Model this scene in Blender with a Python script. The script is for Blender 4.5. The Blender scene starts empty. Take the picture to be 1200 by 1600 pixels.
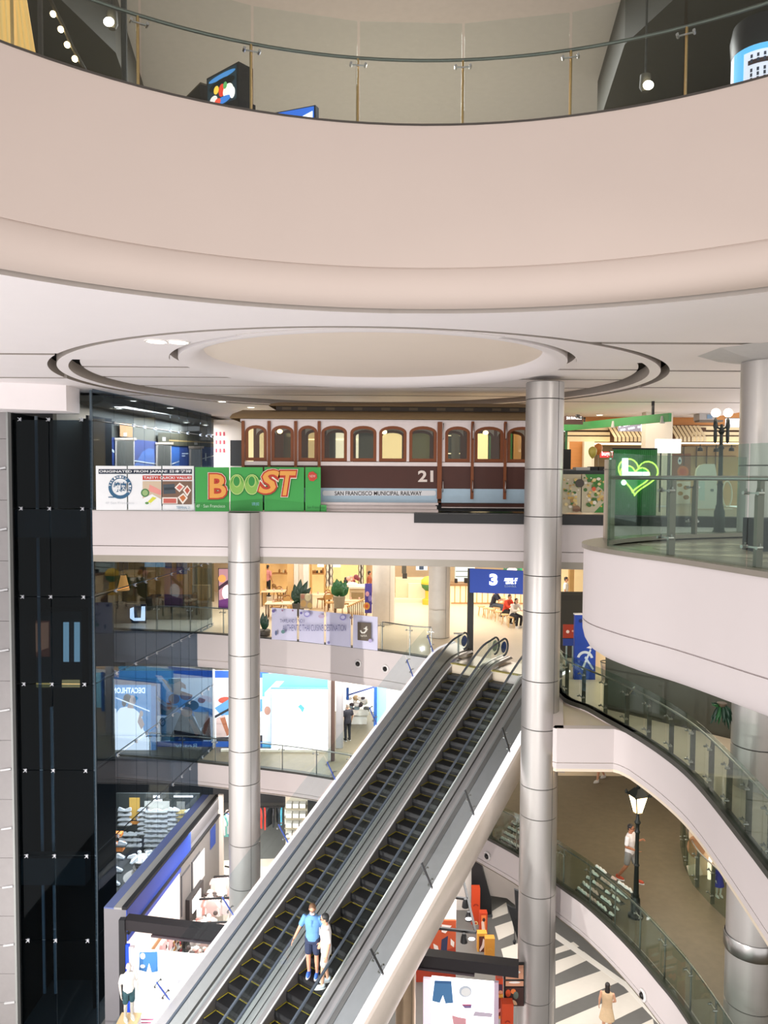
import bpy, bmesh, math, random
from mathutils import Vector, Matrix
random.seed(7)
SC = bpy.context.scene
COL = SC.collection
PI = math.pi

# ------------------------------------------------------------------ camera
F_PX, EYE = 1200.0, 1.15                     # focal length in pixels of the 1200x1600 frame, eye height above level 4
PITCH, ROLL = math.atan(56.0 / F_PX), math.radians(0.35)
_fw = Vector((0, math.cos(PITCH), -math.sin(PITCH)))
_u0 = Vector((0, math.sin(PITCH), math.cos(PITCH)))
_r0 = Vector((1, 0, 0))
_rt = math.cos(ROLL) * _r0 + math.sin(ROLL) * _u0
_up = -math.sin(ROLL) * _r0 + math.cos(ROLL) * _u0
cd = bpy.data.cameras.new('camera')
cd.sensor_fit = 'VERTICAL'; cd.sensor_height = 32.0; cd.lens = 32.0 * F_PX / 1600.0
cd.clip_start = 0.05; cd.clip_end = 300
cam = bpy.data.objects.new('camera', cd); COL.objects.link(cam)
cam.matrix_world = Matrix(((_rt.x, _up.x, -_fw.x, 0), (_rt.y, _up.y, -_fw.y, 0), (_rt.z, _up.z, -_fw.z, EYE), (0, 0, 0, 1)))
SC.camera = cam
CAM = Vector((0, 0, EYE))
def _ray(x, y): return _fw + _rt * ((x - 600) / F_PX) - _up * ((y - 800) / F_PX)
def PY(x, y, Y):
    d = _ray(x, y); return CAM + d * (Y / d.y)
def PZ(x, y, z):
    d = _ray(x, y); return CAM + d * ((z - EYE) / d.z)
def RY(x0, y0, x1, y1, Y):
    """rectangle measured in the photograph -> X0, X1, Z0, Z1 of an upright rectangle standing at depth Y"""
    a, b, c, d = PY(x0, y0, Y), PY(x1, y0, Y), PY(x0, y1, Y), PY(x1, y1, Y)
    return (a.x + c.x) / 2, (b.x + d.x) / 2, (c.z + d.z) / 2, (a.z + b.z) / 2

# ------------------------------------------------------------------ world, exposure, lights
SC.view_settings.view_transform = 'Standard'
SC.view_settings.look = 'None'
SC.view_settings.gamma = 1.0
SC.view_settings.exposure = 0.22
SC.view_settings.use_curve_mapping = False
W = bpy.data.worlds.new('world'); SC.world = W; W.use_nodes = True
W.node_tree.nodes['Background'].inputs[0].default_value = (1.0, 0.962, 0.955, 1)
W.node_tree.nodes['Background'].inputs[1].default_value = 1.32
SC.cycles.use_denoising = True
SC.cycles.max_bounces = 8; SC.cycles.diffuse_bounces = 3; SC.cycles.glossy_bounces = 3
SC.cycles.transparent_max_bounces = 24; SC.cycles.transmission_bounces = 4
SC.cycles.caustics_reflective = False; SC.cycles.caustics_refractive = False
SC.cycles.sample_clamp_indirect = 4.0

def area(name, loc, sx, sy, power, col=(1, .95, .88), aim=(0, 0, -1)):
    l = bpy.data.lights.new(name, 'AREA'); l.shape = 'RECTANGLE'; l.size = sx; l.size_y = sy
    l.energy = power; l.color = col
    o = bpy.data.objects.new(name, l); COL.objects.link(o); o.location = loc
    o.rotation_euler = Vector(aim).to_track_quat('-Z', 'Y').to_euler()
    return o
WARM = (1, .86, .68); NEUT = (1, .96, .92); COOL = (.9, .95, 1)
area('atrium_fill_light', (0.5, 12, 16), 12, 14, 3000, NEUT)  # added overhead fill light
def spot(name, loc, power, col=(1, .95, .9), aim=(0, .5, -1), cone=165):
    l = bpy.data.lights.new(name, 'SPOT'); l.energy = power; l.color = col; l.spot_size = math.radians(cone); l.spot_blend = .6; l.shadow_soft_size = .08
    o = bpy.data.objects.new(name, l); COL.objects.link(o); o.location = loc; o.rotation_euler = Vector(aim).to_track_quat('-Z', 'Y').to_euler(); return o
for _x, _y in ((-8.6, 5.5), (-9.4, 9.5), (8.8, 6.0), (9.6, 10.5)):      # added fill spots beside the void, out of view, without fittings
    spot('ceiling_fill_spot', (_x, _y, 3.6), 320, aim=(-.25 if _x > 0 else .35, 1, -.8))
for _z in (-4.6, -9.4):                                                               # further added fill spots that brighten the lower balcony fronts
    spot('lower_fill_spot', (-9.6, 11.5, _z), 3600, aim=(.55, 1, -.62), cone=104); spot('lower_fill_spot', (-3.5, 3.0, _z), 2400, aim=(.25, 1, -.6), cone=100)
area('lobby_lamp', (-8.5, 30, 3.4), 1.0, 9, 800, NEUT)
area('level_four_lamp', (6.5, 29, 3.6), 9, 6, 420, WARM)
area('level_three_lamp', (0.5, 36.5, -1.75), 17, 9, 1250, (1, .9, .77))
area('level_three_edge_lamp', (9.5, 22, -1.75), 5, 9, 350, WARM)
area('level_two_lamp', (-2.5, 32.6, -6.9), 9, 2.4, 500, NEUT)
area('level_two_shop_lamp', (0.6, 36, -6.9), 4, 5, 700, NEUT)
area('level_two_walk_lamp', (9.2, 22, -6.9), 4, 8, 200, WARM)
area('level_one_shoe_shop_lamp', (-9.2, 32, -12.2), 5, 8, 1100, NEUT)
area('level_one_shop_lamp', (-4.6, 28.0, -11.85), 3.5, 6, 520, NEUT)
area('level_one_box_shop_lamp', (3.2, 26.0, -11.85), 4, 5, 330, NEUT)
area('level_one_hall_lamp', (8.0, 22, -12.3), 4, 6, 200, NEUT)
area('level_five_lamp', (0.0, 20, 10.7), 7, 6, 1500, (1, .97, .95))

# ------------------------------------------------------------------ materials (all procedural)
def lin(c):
    return tuple((x / 255 / 12.92) if x / 255 <= .04045 else ((x / 255 + .055) / 1.055) ** 2.4 for x in c)
_M = {}
def mat(name, rgb=(200, 200, 200), rough=.55, metal=0.0, emit=0.0, var=.06, scale=6.0, bump=0.0, spec=.5, aniso=None, alpha=None):
    if name in _M: return _M[name]
    m = bpy.data.materials.new(name); m.use_nodes = True
    nt = m.node_tree; b = nt.nodes['Principled BSDF']
    c = lin(rgb)
    b.inputs['Base Color'].default_value = (*c, 1); b.inputs['Roughness'].default_value = rough
    b.inputs['Metallic'].default_value = metal; b.inputs['Specular IOR Level'].default_value = spec
    if emit:
        b.inputs['Emission Color'].default_value = (*c, 1); b.inputs['Emission Strength'].default_value = emit
    if var or bump:
        tc = nt.nodes.new('ShaderNodeTexCoord'); n = nt.nodes.new('ShaderNodeTexNoise')
        n.inputs['Scale'].default_value = scale; n.inputs['Detail'].default_value = 3
        src = tc.outputs['Object']
        if aniso:
            mp = nt.nodes.new('ShaderNodeMapping'); mp.inputs['Scale'].default_value = aniso
            nt.links.new(src, mp.inputs[0]); src = mp.outputs[0]
        nt.links.new(src, n.inputs['Vector'])
        if var:
            r = nt.nodes.new('ShaderNodeMapRange'); r.inputs[3].default_value = 1 - var; r.inputs[4].default_value = 1 + var
            nt.links.new(n.outputs['Fac'], r.inputs[0])
            mx = nt.nodes.new('ShaderNodeMix'); mx.data_type = 'RGBA'; mx.blend_type = 'MULTIPLY'
            mx.inputs[0].default_value = 1; mx.inputs[6].default_value = (*c, 1)
            nt.links.new(r.outputs[0], mx.inputs[7]); nt.links.new(mx.outputs[2], b.inputs['Base Color'])
            if emit: nt.links.new(mx.outputs[2], b.inputs['Emission Color'])
        if bump:
            bp = nt.nodes.new('ShaderNodeBump'); bp.inputs['Strength'].default_value = bump
            nt.links.new(n.outputs['Fac'], bp.inputs['Height']); nt.links.new(bp.outputs[0], b.inputs['Normal'])
    _M[name] = m; return m
def glass(name, tint=(225, 238, 235), refl=.08, rough=.02, edge=.32):
    if name in _M: return _M[name]
    m = bpy.data.materials.new(name); m.use_nodes = True; nt = m.node_tree
    nt.nodes.clear()
    out = nt.nodes.new('ShaderNodeOutputMaterial'); tr = nt.nodes.new('ShaderNodeBsdfTransparent')
    gl = nt.nodes.new('ShaderNodeBsdfGlossy'); mx = nt.nodes.new('ShaderNodeMixShader')
    lw = nt.nodes.new('ShaderNodeLayerWeight'); lw.inputs[0].default_value = .5
    pw = nt.nodes.new('ShaderNodeMath'); pw.operation = 'POWER'; pw.inputs[1].default_value = 4.0
    ad = nt.nodes.new('ShaderNodeMath'); ad.operation = 'MULTIPLY_ADD'; ad.inputs[1].default_value = edge; ad.inputs[2].default_value = refl * .4
    nt.links.new(lw.outputs[1], pw.inputs[0])
    tr.inputs[0].default_value = (*lin(tint), 1); gl.inputs[1].default_value = rough
    gl.inputs[0].default_value = (.9, .95, .95, 1)
    nt.links.new(pw.outputs[0], ad.inputs[0]); nt.links.new(ad.outputs[0], mx.inputs[0])
    nt.links.new(tr.outputs[0], mx.inputs[1]); nt.links.new(gl.outputs[0], mx.inputs[2]); nt.links.new(mx.outputs[0], out.inputs[0])
    _M[name] = m; return m
ORD = ['first', 'second', 'third', 'fourth', 'fifth', 'sixth', 'seventh', 'eighth', 'ninth', 'tenth', 'eleventh', 'twelfth', 'thirteenth', 'fourteenth', 'fifteenth', 'sixteenth', 'seventeenth', 'eighteenth', 'nineteenth', 'twentieth']
def C(r, g, b, rough=.6, emit=0.0):
    """plain painted or printed colour"""
    return mat('paint_%d_%d_%d_%d_%d' % (r, g, b, rough * 100, emit * 100), (r, g, b), rough, emit=emit, var=.03)
def E(r, g, b, s): return C(r, g, b, .6, s)

WHITE = mat('white_plaster', (208, 199, 198), .6, var=.02, scale=1.5)
CEIL = mat('ceiling_plaster', (248, 241, 241), .65, var=.02, scale=1.2)
BEIGE = mat('beige_plaster', (206, 190, 180), .7, var=.02, scale=1.0)
DOME = mat('dome_plaster', (250, 236, 222), .75, var=.02, scale=1.0)
GREYCAP = mat('grey_cap', (120, 116, 108), .5)
DARK = mat('groove_shade', (40, 38, 37), .8)
BLACK = mat('black_paint', (22, 22, 24), .5)
STEEL = mat('brushed_steel', (176, 174, 172), .28, 1.0, var=.08, scale=9, aniso=(1, 1, .03))
CHROME = mat('chrome', (215, 215, 215), .12, 1.0, var=0)
CLAD = mat('column_cladding', (186, 182, 179), .38, .62, var=.05, scale=14, aniso=(6, 6, .05))
GLASS = glass('clear_glass', (246, 250, 249), .04)
GGLASS = glass('green_glass', (227, 236, 231), .05)
DGLASS = glass('dark_curtain_glass', (200, 211, 221), .05)
SGLASS = glass('shaft_glass', (158, 172, 182), .02)

# ------------------------------------------------------------------ mesh collector
class MB:
    def __init__(s): s.v = []; s.f = []; s.mi = []; s.cm = 0
    def add(s, vs, fs):
        k = len(s.v); s.v += [Vector(p) for p in vs]
        s.f += [[i + k for i in f] for f in fs]; s.mi += [s.cm] * len(fs); return s
    def box(s, x0, x1, y0, y1, z0, z1):
        return s.add([(x0, y0, z0), (x1, y0, z0), (x1, y1, z0), (x0, y1, z0), (x0, y0, z1), (x1, y0, z1), (x1, y1, z1), (x0, y1, z1)],
                     [(3, 2, 1, 0), (4, 5, 6, 7), (0, 1, 5, 4), (1, 2, 6, 5), (2, 3, 7, 6), (3, 0, 4, 7)])
    def obox(s, c, a, b, d):
        c, a, b, d = Vector(c), Vector(a), Vector(b), Vector(d)
        return s.add([c - a - b - d, c + a - b - d, c + a + b - d, c - a + b - d, c - a - b + d, c + a - b + d, c + a + b + d, c - a + b + d],
                     [(3, 2, 1, 0), (4, 5, 6, 7), (0, 1, 5, 4), (1, 2, 6, 5), (2, 3, 7, 6), (3, 0, 4, 7)])
    def bar(s, p, q, w, h, up=(0, 0, 1)):
        p, q = Vector(p), Vector(q); d = q - p; t = d.normalized(); u = Vector(up)
        if abs(t.dot(u)) > .98: u = Vector((0, 1, 0))
        sd = t.cross(u).normalized(); u = sd.cross(t).normalized()
        return s.obox((p + q) / 2, d / 2, sd * w / 2, u * h / 2)
    def tube(s, pts, r, n=8, closed=False):
        pts = [Vector(p) for p in pts]; m = len(pts); k = len(s.v); rs = r if isinstance(r, (list, tuple)) else [r] * m
        prev = None; vs = []
        for i, p in enumerate(pts):
            a = pts[i - 1] if (i > 0 or closed) else p; b = pts[(i + 1) % m] if (i < m - 1 or closed) else p
            t = (b - a).normalized()
            if prev is None:
                u = Vector((0, 0, 1)) if abs(t.z) < .9 else Vector((1, 0, 0))
                nrm = (u - t * u.dot(t)).normalized()
            else: nrm = (prev - t * prev.dot(t)).normalized()
            prev = nrm; bi = t.cross(nrm)
            for j in range(n):
                a2 = 2 * PI * j / n; vs.append(p + (nrm * math.cos(a2) + bi * math.sin(a2)) * rs[i])
        fs = []
        for i in range(m if closed else m - 1):
            i2 = (i + 1) % m
            for j in range(n): fs.append((i * n + j, i * n + (j + 1) % n, i2 * n + (j + 1) % n, i2 * n + j))
        if not closed: fs += [tuple(range(n))[::-1], tuple(range((m - 1) * n, m * n))]
        return s.add(vs, fs)
    def lathe(s, prof, c=(0, 0, 0), n=20, a0=0.0, a1=2 * PI, cap=True):
        c = Vector(c); full = abs(a1 - a0 - 2 * PI) < 1e-6; m = n if full else n + 1; vs = []; fs = []
        for r, z in prof:
            for j in range(m):
                a = a0 + (a1 - a0) * j / n; vs.append(c + Vector((r * math.cos(a), r * math.sin(a), z)))
        for i in range(len(prof) - 1):
            for j in range(n):
                j2 = (j + 1) % m; fs.append((i * m + j, i * m + j2, (i + 1) * m + j2, (i + 1) * m + j))
        if full and cap:
            if prof[0][0] > 1e-5: fs.append(tuple(range(m))[::-1])
            if prof[-1][0] > 1e-5: fs.append(tuple(range((len(prof) - 1) * m, len(prof) * m)))
        return s.add(vs, fs)
    def extr(s, pts, vec):
        vec = Vector(vec); pts = [Vector(p) for p in pts]; n = len(pts)
        return s.add(pts + [p + vec for p in pts], [tuple(range(n))[::-1], tuple(range(n, 2 * n))] + [(i, (i + 1) % n, n + (i + 1) % n, n + i) for i in range(n)])
    def prism(s, p2, z0, z1): return s.extr([(p[0], p[1], z0) for p in p2], (0, 0, z1 - z0))
    def sweep(s, path, prof, close_prof=False):
        """profile of (offset towards the right of the path, z) swept along a plan path"""
        P = [Vector((p[0], p[1], 0)) for p in path]; m = len(P); k = len(prof); vs = []; fs = []
        for i in range(m):
            t = (P[min(i + 1, m - 1)] - P[max(i - 1, 0)]).normalized(); n = Vector((t.y, -t.x, 0))
            for o, z in prof: vs.append(P[i] + n * o + Vector((0, 0, z)))
        for i in range(m - 1):
            for j in range(k if close_prof else k - 1):
                j2 = (j + 1) % k; fs.append((i * k + j, (i + 1) * k + j, (i + 1) * k + j2, i * k + j2))
        if close_prof: fs += [tuple(range(k)), tuple(range((m - 1) * k, m * k))[::-1]]
        return s.add(vs, fs)
    def ell(s, c, r, nu=12, nv=8, rot=None):
        c = Vector(c); r = (r, r, r) if isinstance(r, (int, float)) else r; vs = []; fs = []
        for i in range(nv + 1):
            th = PI * i / nv
            for j in range(nu):
                ph = 2 * PI * j / nu; p = Vector((r[0] * math.sin(th) * math.cos(ph), r[1] * math.sin(th) * math.sin(ph), r[2] * math.cos(th)))
                if rot: p = rot @ p
                vs.append(c + p)
        for i in range(nv):
            for j in range(nu): fs.append((i * nu + j, (i + 1) * nu + j, (i + 1) * nu + (j + 1) % nu, i * nu + (j + 1) % nu))
        return s.add(vs, fs)
    def disc(s, c, ax, ay, n=20, depth=None):
        c, ax, ay = Vector(c), Vector(ax), Vector(ay)
        pts = [c + ax * math.cos(2 * PI * i / n) + ay * math.sin(2 * PI * i / n) for i in range(n)]
        if depth is None: return s.add(pts, [tuple(range(n))])
        return s.extr(pts, depth)

_WM = {}
def _inv(p):
    return _WM[p].inverted() if p in _WM else Matrix()
def ob(name, mb, mats, parent=None, smooth=False, label=None, weld=True):
    me = bpy.data.meshes.new(name); vs = mb.v
    org = Vector((0, 0, 0))
    if parent is None and vs:
        xs = [v.x for v in vs]; ys = [v.y for v in vs]; zs = [v.z for v in vs]
        org = Vector(((min(xs) + max(xs)) / 2, (min(ys) + max(ys)) / 2, min(zs)))
        vs = [v - org for v in vs]
    elif parent in _WM:
        iv = _WM[parent].inverted(); vs = [iv @ v for v in vs]
    me.from_pydata([tuple(v) for v in vs], [], [tuple(f) for f in mb.f])
    for m in (mats if isinstance(mats, (list, tuple)) else [mats]): me.materials.append(m)
    if any(mb.mi): me.polygons.foreach_set('material_index', mb.mi)
    if smooth is not False:
        me.polygons.foreach_set('use_smooth', [True] * len(me.polygons))
        if smooth is not True: me.set_sharp_from_angle(angle=math.radians(smooth))
    me.update()
    o = bpy.data.objects.new(name, me); COL.objects.link(o); o.location = org
    if parent is not None: o.parent = parent; _WM[o] = _WM.get(parent, Matrix())
    else: _WM[o] = Matrix.Translation(org)
    if label: o['label'] = label
    return o
def tag(o, label, cat, group=None, kind=None):
    o['label'] = label; o['category'] = cat
    if group: o['group'] = group
    if kind: o['kind'] = kind
    return o
def thing(name, label, cat, loc=(0, 0, 0), group=None, rz=0.0, kind=None):
    o = bpy.data.objects.new(name, None); COL.objects.link(o); o.empty_display_size = .2
    o.location = loc; o.rotation_euler = (0, 0, rz); _WM[o] = Matrix.Translation(Vector(loc)) @ Matrix.Rotation(rz, 4, 'Z')
    return tag(o, label, cat, group, kind)
def copy_tree(o, loc=None, rz=None, label=None, parent=None, scale=None):
    c = o.copy(); COL.objects.link(c); c.parent = parent
    if loc is not None: c.location = loc
    if rz is not None: c.rotation_euler = (0, 0, rz)
    if scale is not None: c.scale = (scale,) * 3
    if label: c['label'] = label
    for ch in o.children: copy_tree(ch, parent=c)
    return c
def inst(o, name, parent, loc):
    """a further piece that shares the mesh of piece o"""
    c = o.copy(); COL.objects.link(c); c.parent = parent; c.location = loc; return c

# ------------------------------------------------------------------ plan curves
def smooth_path(pts, n=8):
    P = [Vector((p[0], p[1])) for p in pts]; out = []
    for i in range(len(P) - 1):
        a, b, c, d = P[max(i - 1, 0)], P[i], P[i + 1], P[min(i + 2, len(P) - 1)]
        for k in range(n):
            t = k / n
            out.append(.5 * ((2 * b) + (c - a) * t + (2 * a - 5 * b + 4 * c - d) * t * t + (3 * b - a - 3 * c + d) * t ** 3))
    out.append(P[-1]); return [(p.x, p.y) for p in out]
def offset(path, o):
    P = [Vector((p[0], p[1])) for p in path]; out = []
    for i in range(len(P)):
        t = (P[min(i + 1, len(P) - 1)] - P[max(i - 1, 0)]).normalized(); out.append((P[i].x + t.y * o, P[i].y - t.x * o))
    return out
def resample(path, step=None, n=None):
    P = [Vector((p[0], p[1])) for p in path]; L = [0]
    for i in range(1, len(P)): L.append(L[-1] + (P[i] - P[i - 1]).length)
    k = n or max(1, round(L[-1] / step)); out = []
    for j in range(k + 1):
        s = L[-1] * j / k; i = 1
        while i < len(L) - 1 and L[i] < s: i += 1
        t = (s - L[i - 1]) / max(L[i] - L[i - 1], 1e-9); p = P[i - 1].lerp(P[i], min(max(t, 0), 1)); out.append((p.x, p.y))
    return out

# ------------------------------------------------------------------ text and flat print
_FONTC = {}
def text_mesh(s, extrude=0.0, bold=0.0, shear=0.0, space=1.0):
    cu = bpy.data.curves.new('txt', 'FONT'); cu.body = s; cu.extrude = extrude; cu.offset = bold; cu.shear = shear
    cu.space_character = space; cu.resolution_u = 3
    o = bpy.data.objects.new('txt', cu); COL.objects.link(o)
    dg = bpy.context.evaluated_depsgraph_get(); me = bpy.data.meshes.new_from_object(o.evaluated_get(dg))
    vs = [Vector(v.co) for v in me.vertices]; fs = [list(p.vertices) for p in me.polygons]
    bpy.data.objects.remove(o); bpy.data.meshes.remove(me); return vs, fs
def text(name, s, box, fr, m, parent, w=.004, depth=0.004, bold=0.0, shear=0.0, mirror=False, keep=False, space=1.0):
    """lettering stretched to box (u0,v0,u1,v1) in frame fr"""
    vs, fs = text_mesh(s, 0, bold, shear, space)
    if not vs: return None
    x0, x1 = min(v.x for v in vs), max(v.x for v in vs); y0, y1 = min(v.y for v in vs), max(v.y for v in vs)
    u0, v0, u1, v1 = box; mb = MB(); pts = []
    for v in vs:
        a = (v.x - x0) / max(x1 - x0, 1e-6); b = (v.y - y0) / max(y1 - y0, 1e-6)
        if mirror: a = 1 - a
        pts.append(fr(u0 + (u1 - u0) * a, v0 + (v1 - v0) * b, w + depth))
    mb.add(pts, [f[::-1] for f in fs] if mirror else fs)
    return ob(name, mb, m, parent)
def frame3(o, ux, uz, n=None):
    o, ux, uz = Vector(o), Vector(ux), Vector(uz); n = (ux.cross(uz)).normalized() if n is None else Vector(n)
    return lambda u, v, w=0.0: o + ux * u + uz * v + n * w
def frame_px(Y):
    """upright plane at depth Y, addressed by the place where it shows in the photograph"""
    return lambda u, v, w=0.0: (lambda p: Vector((p.x, Y - w, p.z)))(PY(u, v, Y))
def prints(name, fr, shapes, parent, w0=.004, dw=.0015):
    """flat printed shapes on a board: ('r',mat,x0,y0,x1,y1) ('e',mat,cx,cy,rx,ry) ('p',mat,[(x,y)..])"""
    mb = MB(); ms = []; w = w0
    for sh in shapes:
        m = sh[1]
        if m not in ms: ms.append(m)
        mb.cm = ms.index(m)
        if sh[0] == 'r': q = [(sh[2], sh[3]), (sh[4], sh[3]), (sh[4], sh[5]), (sh[2], sh[5])]
        elif sh[0] == 'e': q = [(sh[2] + sh[4] * math.cos(a * PI / 9), sh[3] + sh[5] * math.sin(a * PI / 9)) for a in range(18)]
        else: q = sh[2]
        mb.add([fr(a, b, w) for a, b in q], [tuple(range(len(q)))]); w += dw
    return ob(name, mb, ms, parent) if mb.f else None
def ring_poly(cx, cy, r0, r1, a0, a1, n=14):
    P = [(cx + r1 * math.cos(a0 + (a1 - a0) * i / n), cy + r1 * math.sin(a0 + (a1 - a0) * i / n)) for i in range(n + 1)]
    return P + [(cx + r0 * math.cos(a1 + (a0 - a1) * i / n), cy + r0 * math.sin(a1 + (a0 - a1) * i / n)) for i in range(n + 1)]
def board(name, x0, y0, x1, y1, Y, m, parent=None, th=.05, **k):
    X0, X1, Z0, Z1 = RY(x0, y0, x1, y1, Y); return ob(name, MB().box(X0, X1, Y, Y + th, Z0, Z1), m, parent, **k)

def frame_pl(p, d):
    """upright plane through plan point p along plan direction d, addressed by place in the photograph"""
    p = Vector((p[0], p[1], 0)); d = Vector((d[0], d[1], 0)).normalized(); n = Vector((d.y, -d.x, 0))
    if n.dot(-p) < 0: n = -n
    def f(u, v, w=0.0):
        r = _ray(u, v); t = (p - CAM).dot(n) / r.dot(n); return CAM + r * t + n * w
    return f
# ================================================================== THE BUILDING
Z5, Z4, Z3, Z2, Z1 = 6.4, 0.0, -5.4, -10.8, -16.2
ZC = 3.75                                                        # ceiling of level 4
P4 = smooth_path([(-8.85, 23.3), (-1.91, 22.95), (5.49, 22.05), (11.5, 20.9)])
P3L = smooth_path([(-12.5, 32.3), (-9.5, 31.75), (-6.77, 31.13), (-3.5, 30.0), (-.21, 28.44), (1.62, 27.3)])
P3C = smooth_path([(5.42, 24.45), (5.3, 23.2), (5.32, 21.98), (5.71, 21.2), (5.98, 20.25), (6.28, 19.19), (6.53, 17.97), (6.66, 16.78), (6.65, 15.71), (6.53, 14.23), (6.3, 12.0), (6.0, 9.5)])
P3R = [(5.42, 24.45), (5.2, 23.0), (4.95, 21.9), (4.74, 21.0), (4.45, 19.7), (4.52, 19.65), (6.0, 19.64), (6.14, 19.5)] + [p for p in P3C if p[1] < 19.2]
P2 = smooth_path([(-12.5, 32.3), (-9.5, 31.75), (-7.07, 31.19), (-2.99, 30.04), (0, 28.6), (2.0, 26.6), (3.49, 24.71), (4.4, 23.41), (5.2, 21.78), (5.64, 20.92), (6.03, 19.85), (6.33, 18.78), (6.55, 17.68), (6.72, 16.59), (6.8, 14.2), (6.5, 11)])
PP = smooth_path([(13.5, 16.0), (10, 15.85), (7.2, 15.2), (5.32, 14.46), (4.1, 13.6), (3.4, 12.75), (3.22, 11.9), (3.45, 11.0), (3.83, 10.17), (4.12, 9.35), (4.36, 8.63), (4.9, 7.2), (6.0, 5.2), (7.5, 3.5)])
C5, R5 = (.55, 4.4), 7.6                                         # round void of level 5
def arc5(r, a0=-112, a1=112, n=72):
    return [(C5[0] + r * math.sin(math.radians(a0 + (a1 - a0) * i / n)), C5[1] + r * math.cos(math.radians(a0 + (a1 - a0) * i / n))) for i in range(n + 1)]
A5 = arc5(R5)

TILE3 = mat('pale_floor', (226, 212, 190), .3, var=.05, scale=1.5)
TILE4 = mat('taupe_floor', (150, 142, 128), .28, var=.08, scale=2)
OLIVE = mat('olive_floor', (116, 107, 88), .4, var=.18, scale=5)
GREY1 = mat('grey_hall_floor', (112, 110, 106), .4, var=.08, scale=4)
def slab(path, back, z, th, m, label, name='floor'):
    o = ob(name, MB().prism(list(path) + list(back), z - th, z), m); return tag(o, label, 'floor', kind='structure')
slab(P4, [(14, 20.4), (14, 46), (-14, 46), (-14, 33.6), (-7.6, 33.6)], Z4, 1.5, TILE4, 'taupe floor of the level with the tram and food kiosks')
slab(PP, [(14, 3.5)], Z4, .25, TILE4, 'striped grey floor of the curved balcony on the right')
slab(P3L + P3R, [(14, 9.5), (14, 46), (-14, 46)], Z3, 1.1, TILE3, 'pale glossy floor of the restaurant level behind the escalators')
slab(P2, [(14, 10.5), (14, 46), (-14, 46)], Z2, .93, OLIVE, 'olive brown floor of the walkway with the lantern')
tag(ob('floor', MB().box(-14, 14, 6, 46, Z1 - .3, Z1), GREY1), 'grey ground floor with white stripes at the bottom', 'floor', kind='structure')
g5 = MB().prism(arc5(R5 + .06) + [(13, -2), (13, 34), (-13, 34), (-13, -2)], Z5 - .25, Z5)
tag(ob('floor', g5, TILE4), 'floor of the top level behind the highest balcony', 'floor', kind='structure')
# wavy pale inlays on the balcony floor
fl = [o for o in COL.objects if o.name.startswith('floor')]
PENF = [o for o in fl if 'curved balcony' in o['label']][0]; FLOOR1 = [o for o in fl if 'ground floor' in o['label']][0]
OLVF = [o for o in fl if 'olive' in o['label']][0]
pale = mat('pale_inlay', (196, 186, 168), .25, var=.04)
for k, (y0, a) in enumerate(((9.6, .10), (10.5, .13), (11.4, .10), (12.3, .12), (13.2, .1))):
    top = [(4.4 + .3 * i + (.7 if k < 2 else 0), y0 + .22 + a * math.sin(i * .9 + k)) for i in range(22)]; bot = [(x, y - .34 - .08 * math.sin(x * 2 + k)) for x, y in top]
    ob('floor_inlay', MB().prism(top + bot[::-1], Z4 + .001, Z4 + .006), pale, PENF)

FAS = [(-.25, .06), (.02, .06), (.02, -1.0), (0.0, -1.0), (0.0, -1.025), (.02, -1.025), (.015, -1.16), (-.0, -1.3), (-.035, -1.42), (-.09, -1.5), (-.2, -1.53), (-1.2, -1.53)]
FAS2 = [(-.25, .04), (.02, .04), (.02, -.98), (0, -.98), (0, -1.0), (.02, -1.0), (.015, -1.12), (-.01, -1.22), (-.06, -1.29), (-.3, -1.31)]
_tn = [0]
def fascia(path, z, prof, m, label, cap=GREYCAP, capw=(-.2, .05), caph=(.055, .1)):
    _tn[0] += 1
    o = tag(ob('trim_%d' % _tn[0], MB().sweep(path, [(a, b + z) for a, b in prof]), m, smooth=35), label, 'balcony front', kind='structure')
    if cap: ob('edge_cap', MB().sweep(path, [(capw[0], z + caph[0]), (capw[1], z + caph[0]), (capw[1], z + caph[1]), (capw[0], z + caph[1])], True), cap, o)
    return o
fascia(P4, Z4, FAS, WHITE, 'white balcony front under the tram and the food banners', cap=mat('thin_edge', (140, 136, 130), .5), caph=(.055, .075))
fs = lambda k: [(a, b if b > 0 else b * k) for a, b in FAS2]
fascia(P3L, Z3, fs(1.06), WHITE, 'white curved balcony front under the lavender restaurant banner', cap=BLACK, caph=(.035, .07))
fascia(P3R, Z3, fs(.87), WHITE, 'white curved balcony front beside the steel column, second from the bottom', cap=None)
_tn[0] += 1
_k = tag(ob('trim_%d' % _tn[0], MB().sweep([p for p in P3C if p[1] > 18.9], [(.03, Z3), (.03, Z3 + .16), (-.12, Z3 + .16), (-.12, Z3)], True), WHITE), 'white kerb under the walkway balustrade by the steel column', 'kerb', kind='structure')
ob('edge_cap', MB().sweep(P3C, [(-.16, Z3 + .035), (.04, Z3 + .035), (.04, Z3 + .16), (-.16, Z3 + .16)], True), mat('dark_shoe', (58, 58, 52), .45), _k)
fascia(P2, Z2, fs(.76), WHITE, 'lowest white curved balcony front around the escalators', cap=mat('dark_shoe'), capw=(-.16, .04), caph=(.035, .12))
FASP = [(-.3, .06), (.03, .06), (.03, -1.1), (0.0, -1.1), (0.0, -1.12), (.03, -1.12), (.025, -1.28), (-.01, -1.42), (-.08, -1.54), (-.22, -1.63), (-.5, -1.68), (-1.6, -1.68)]
fascia(PP, Z4, FASP, WHITE, 'large white curved balcony front jutting in from the right', cap=mat('stone_cap', (128, 120, 108), .35), capw=(-.34, .06), caph=(.03, .1))
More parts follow.
